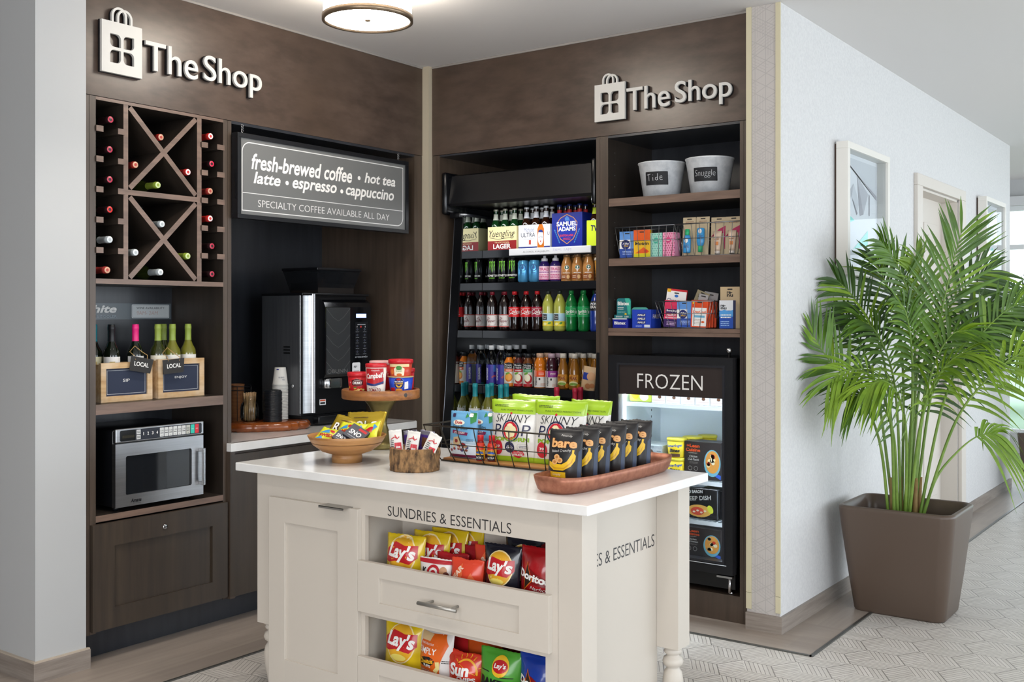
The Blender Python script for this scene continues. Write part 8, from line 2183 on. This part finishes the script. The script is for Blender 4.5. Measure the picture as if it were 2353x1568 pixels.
F_ = [
    ([(2068, 1165, 0.0), (2035, 1010, -0.06), (1975, 890, -0.10), (1915, 830, -0.12), (1862, 745, -0.10)], 15, 0.26, 0.50, 0, 0.10, 0.75),
    ([(2075, 1165, -0.03), (2050, 960, -0.12), (1990, 860, -0.20), (1930, 850, -0.24), (1890, 880, -0.26)], 12, 0.22, 0.35, 1, 0.55, 0.6),
    ([(2092, 1165, 0.03), (2075, 900, 0.06), (2045, 770, 0.06), (1995, 690, 0.04), (1950, 645, 0.02)], 17, 0.27, 0.40, 2, 0.25, 0.75),
    ([(2104, 1165, 0.02), (2128, 860, 0.02), (2120, 720, 0.0), (2085, 620, -0.03), (2040, 560, -0.06)], 18, 0.25, 0.42, 0, 0.30, 0.6),
    ([(2120, 1165, 0.0), (2150, 900, 0.0), (2176, 760, -0.02), (2200, 640, -0.03), (2226, 530, -0.05)], 19, 0.345, 0.36, 0, 0.12, 0.85),
    ([(2128, 1165, -0.03), (2180, 930, -0.06), (2240, 800, -0.08), (2310, 720, -0.10), (2372, 690, -0.10)], 18, 0.30, 0.34, 0, 0.42, 0.65),
    ([(2132, 1168, -0.03), (2195, 980, -0.10), (2250, 880, -0.16), (2310, 820, -0.2), (2360, 800, -0.2)], 15, 0.26, 0.34, 1, 0.5, 0.55),
    ([(2140, 1172, 0.0), (2180, 1105, 0.03), (2235, 1045, 0.06), (2285, 1010, 0.08), (2330, 1002, 0.08)], 8, 0.24, 0.74, 1, 1.0, 0.7),
    ([(2096, 1168, -0.05), (2080, 1000, -0.16), (2050, 910, -0.24), (2010, 870, -0.30), (1965, 880, -0.34)], 16, 0.27, 0.28, 1, 0.55, 0.4),
    ([(2110, 1165, 0.08), (2120, 880, 0.12), (2110, 720, 0.15), (2080, 640, 0.16), (2065, 590, 0.18)], 16, 0.25, 0.40, 2, 0.2, 0.7),
    ([(2116, 1168, 0.05), (2160, 860, 0.10), (2220, 730, 0.14), (2285, 650, 0.16), (2340, 620, 0.18)], 17, 0.28, 0.38, 2, 0.3, 0.7),
    ([(2100, 1168, -0.06), (2110, 960, -0.18), (2130, 860, -0.28), (2165, 810, -0.36), (2205, 820, -0.42)], 16, 0.26, 0.28, 1, 0.55, 0.35),
    ([(2088, 1165, 0.05), (2060, 930, 0.1), (2030, 820, 0.12), (1990, 740, 0.12), (1960, 720, 0.12)], 14, 0.22, 0.38, 2, 0.35, 0.6),
    ([(2098, 1168, 0.02), (2090, 960, 0.02), (2070, 840, 0.0), (2030, 760, -0.02), (1990, 735, -0.04)], 17, 0.24, 0.28, 0, 0.4, 0.6),
    ([(2118, 1168, 0.04), (2150, 980, 0.06), (2200, 870, 0.08), (2260, 790, 0.08), (2310, 770, 0.08)], 17, 0.25, 0.28, 2, 0.45, 0.6),
    ([(2106, 1168, -0.02), (2112, 930, -0.05), (2105, 800, -0.08), (2085, 720, -0.12), (2055, 690, -0.16)], 18, 0.24, 0.30, 0, 0.4, 0.55),
    ([(2110, 1168, 0.03), (2135, 900, 0.04), (2150, 760, 0.04), (2150, 660, 0.03), (2130, 590, 0.02)], 18, 0.26, 0.34, 1, 0.3, 0.6),
    ([(2084, 1168, -0.02), (2066, 1010, -0.08), (2030, 930, -0.14), (1985, 900, -0.18), (1945, 915, -0.2)], 14, 0.22, 0.28, 0, 0.5, 0.5),
    ([(2126, 1168, 0.02), (2170, 900, 0.02), (2215, 790, 0.0), (2265, 730, -0.02), (2305, 715, -0.04)], 17, 0.26, 0.30, 2, 0.4, 0.6),
    ([(2112, 1168, 0.0), (2140, 940, -0.04), (2160, 830, -0.08), (2190, 770, -0.12), (2225, 760, -0.16)], 15, 0.25, 0.30, 0, 0.45, 0.5),
]
for k, (P, n_, L, st_, mi, dr_, fc) in enumerate(F_):
    frond([pt(x, y if i else 1207, d_) for i, (x, y, d_) in enumerate(P)], int(n_ * 1.25), L, st_, 100 + k, mi, dr_, fc)
for k, (x, y) in enumerate(((2078, 0.0), (2100, 0.03), (2122, -0.02), (2136, 0.02))):
    g = G(); b = pt(x, 1207, y); t_ = pt(x + (x - 2106) * 0.25, 1100, y)
    g.tube([b, b.lerp(t_, 0.5), t_], 0.016, noisemat('palm_sheath', '7a5a34', '8c7a44', (12, 12, 12), rough=0.7), 8, r2=0.009); g.build('sheath', pl)
dup(pl, (-1.455, 9.62, 0.0), 0.0, 'palm in a square brown planter at the far corridor end, by the window')
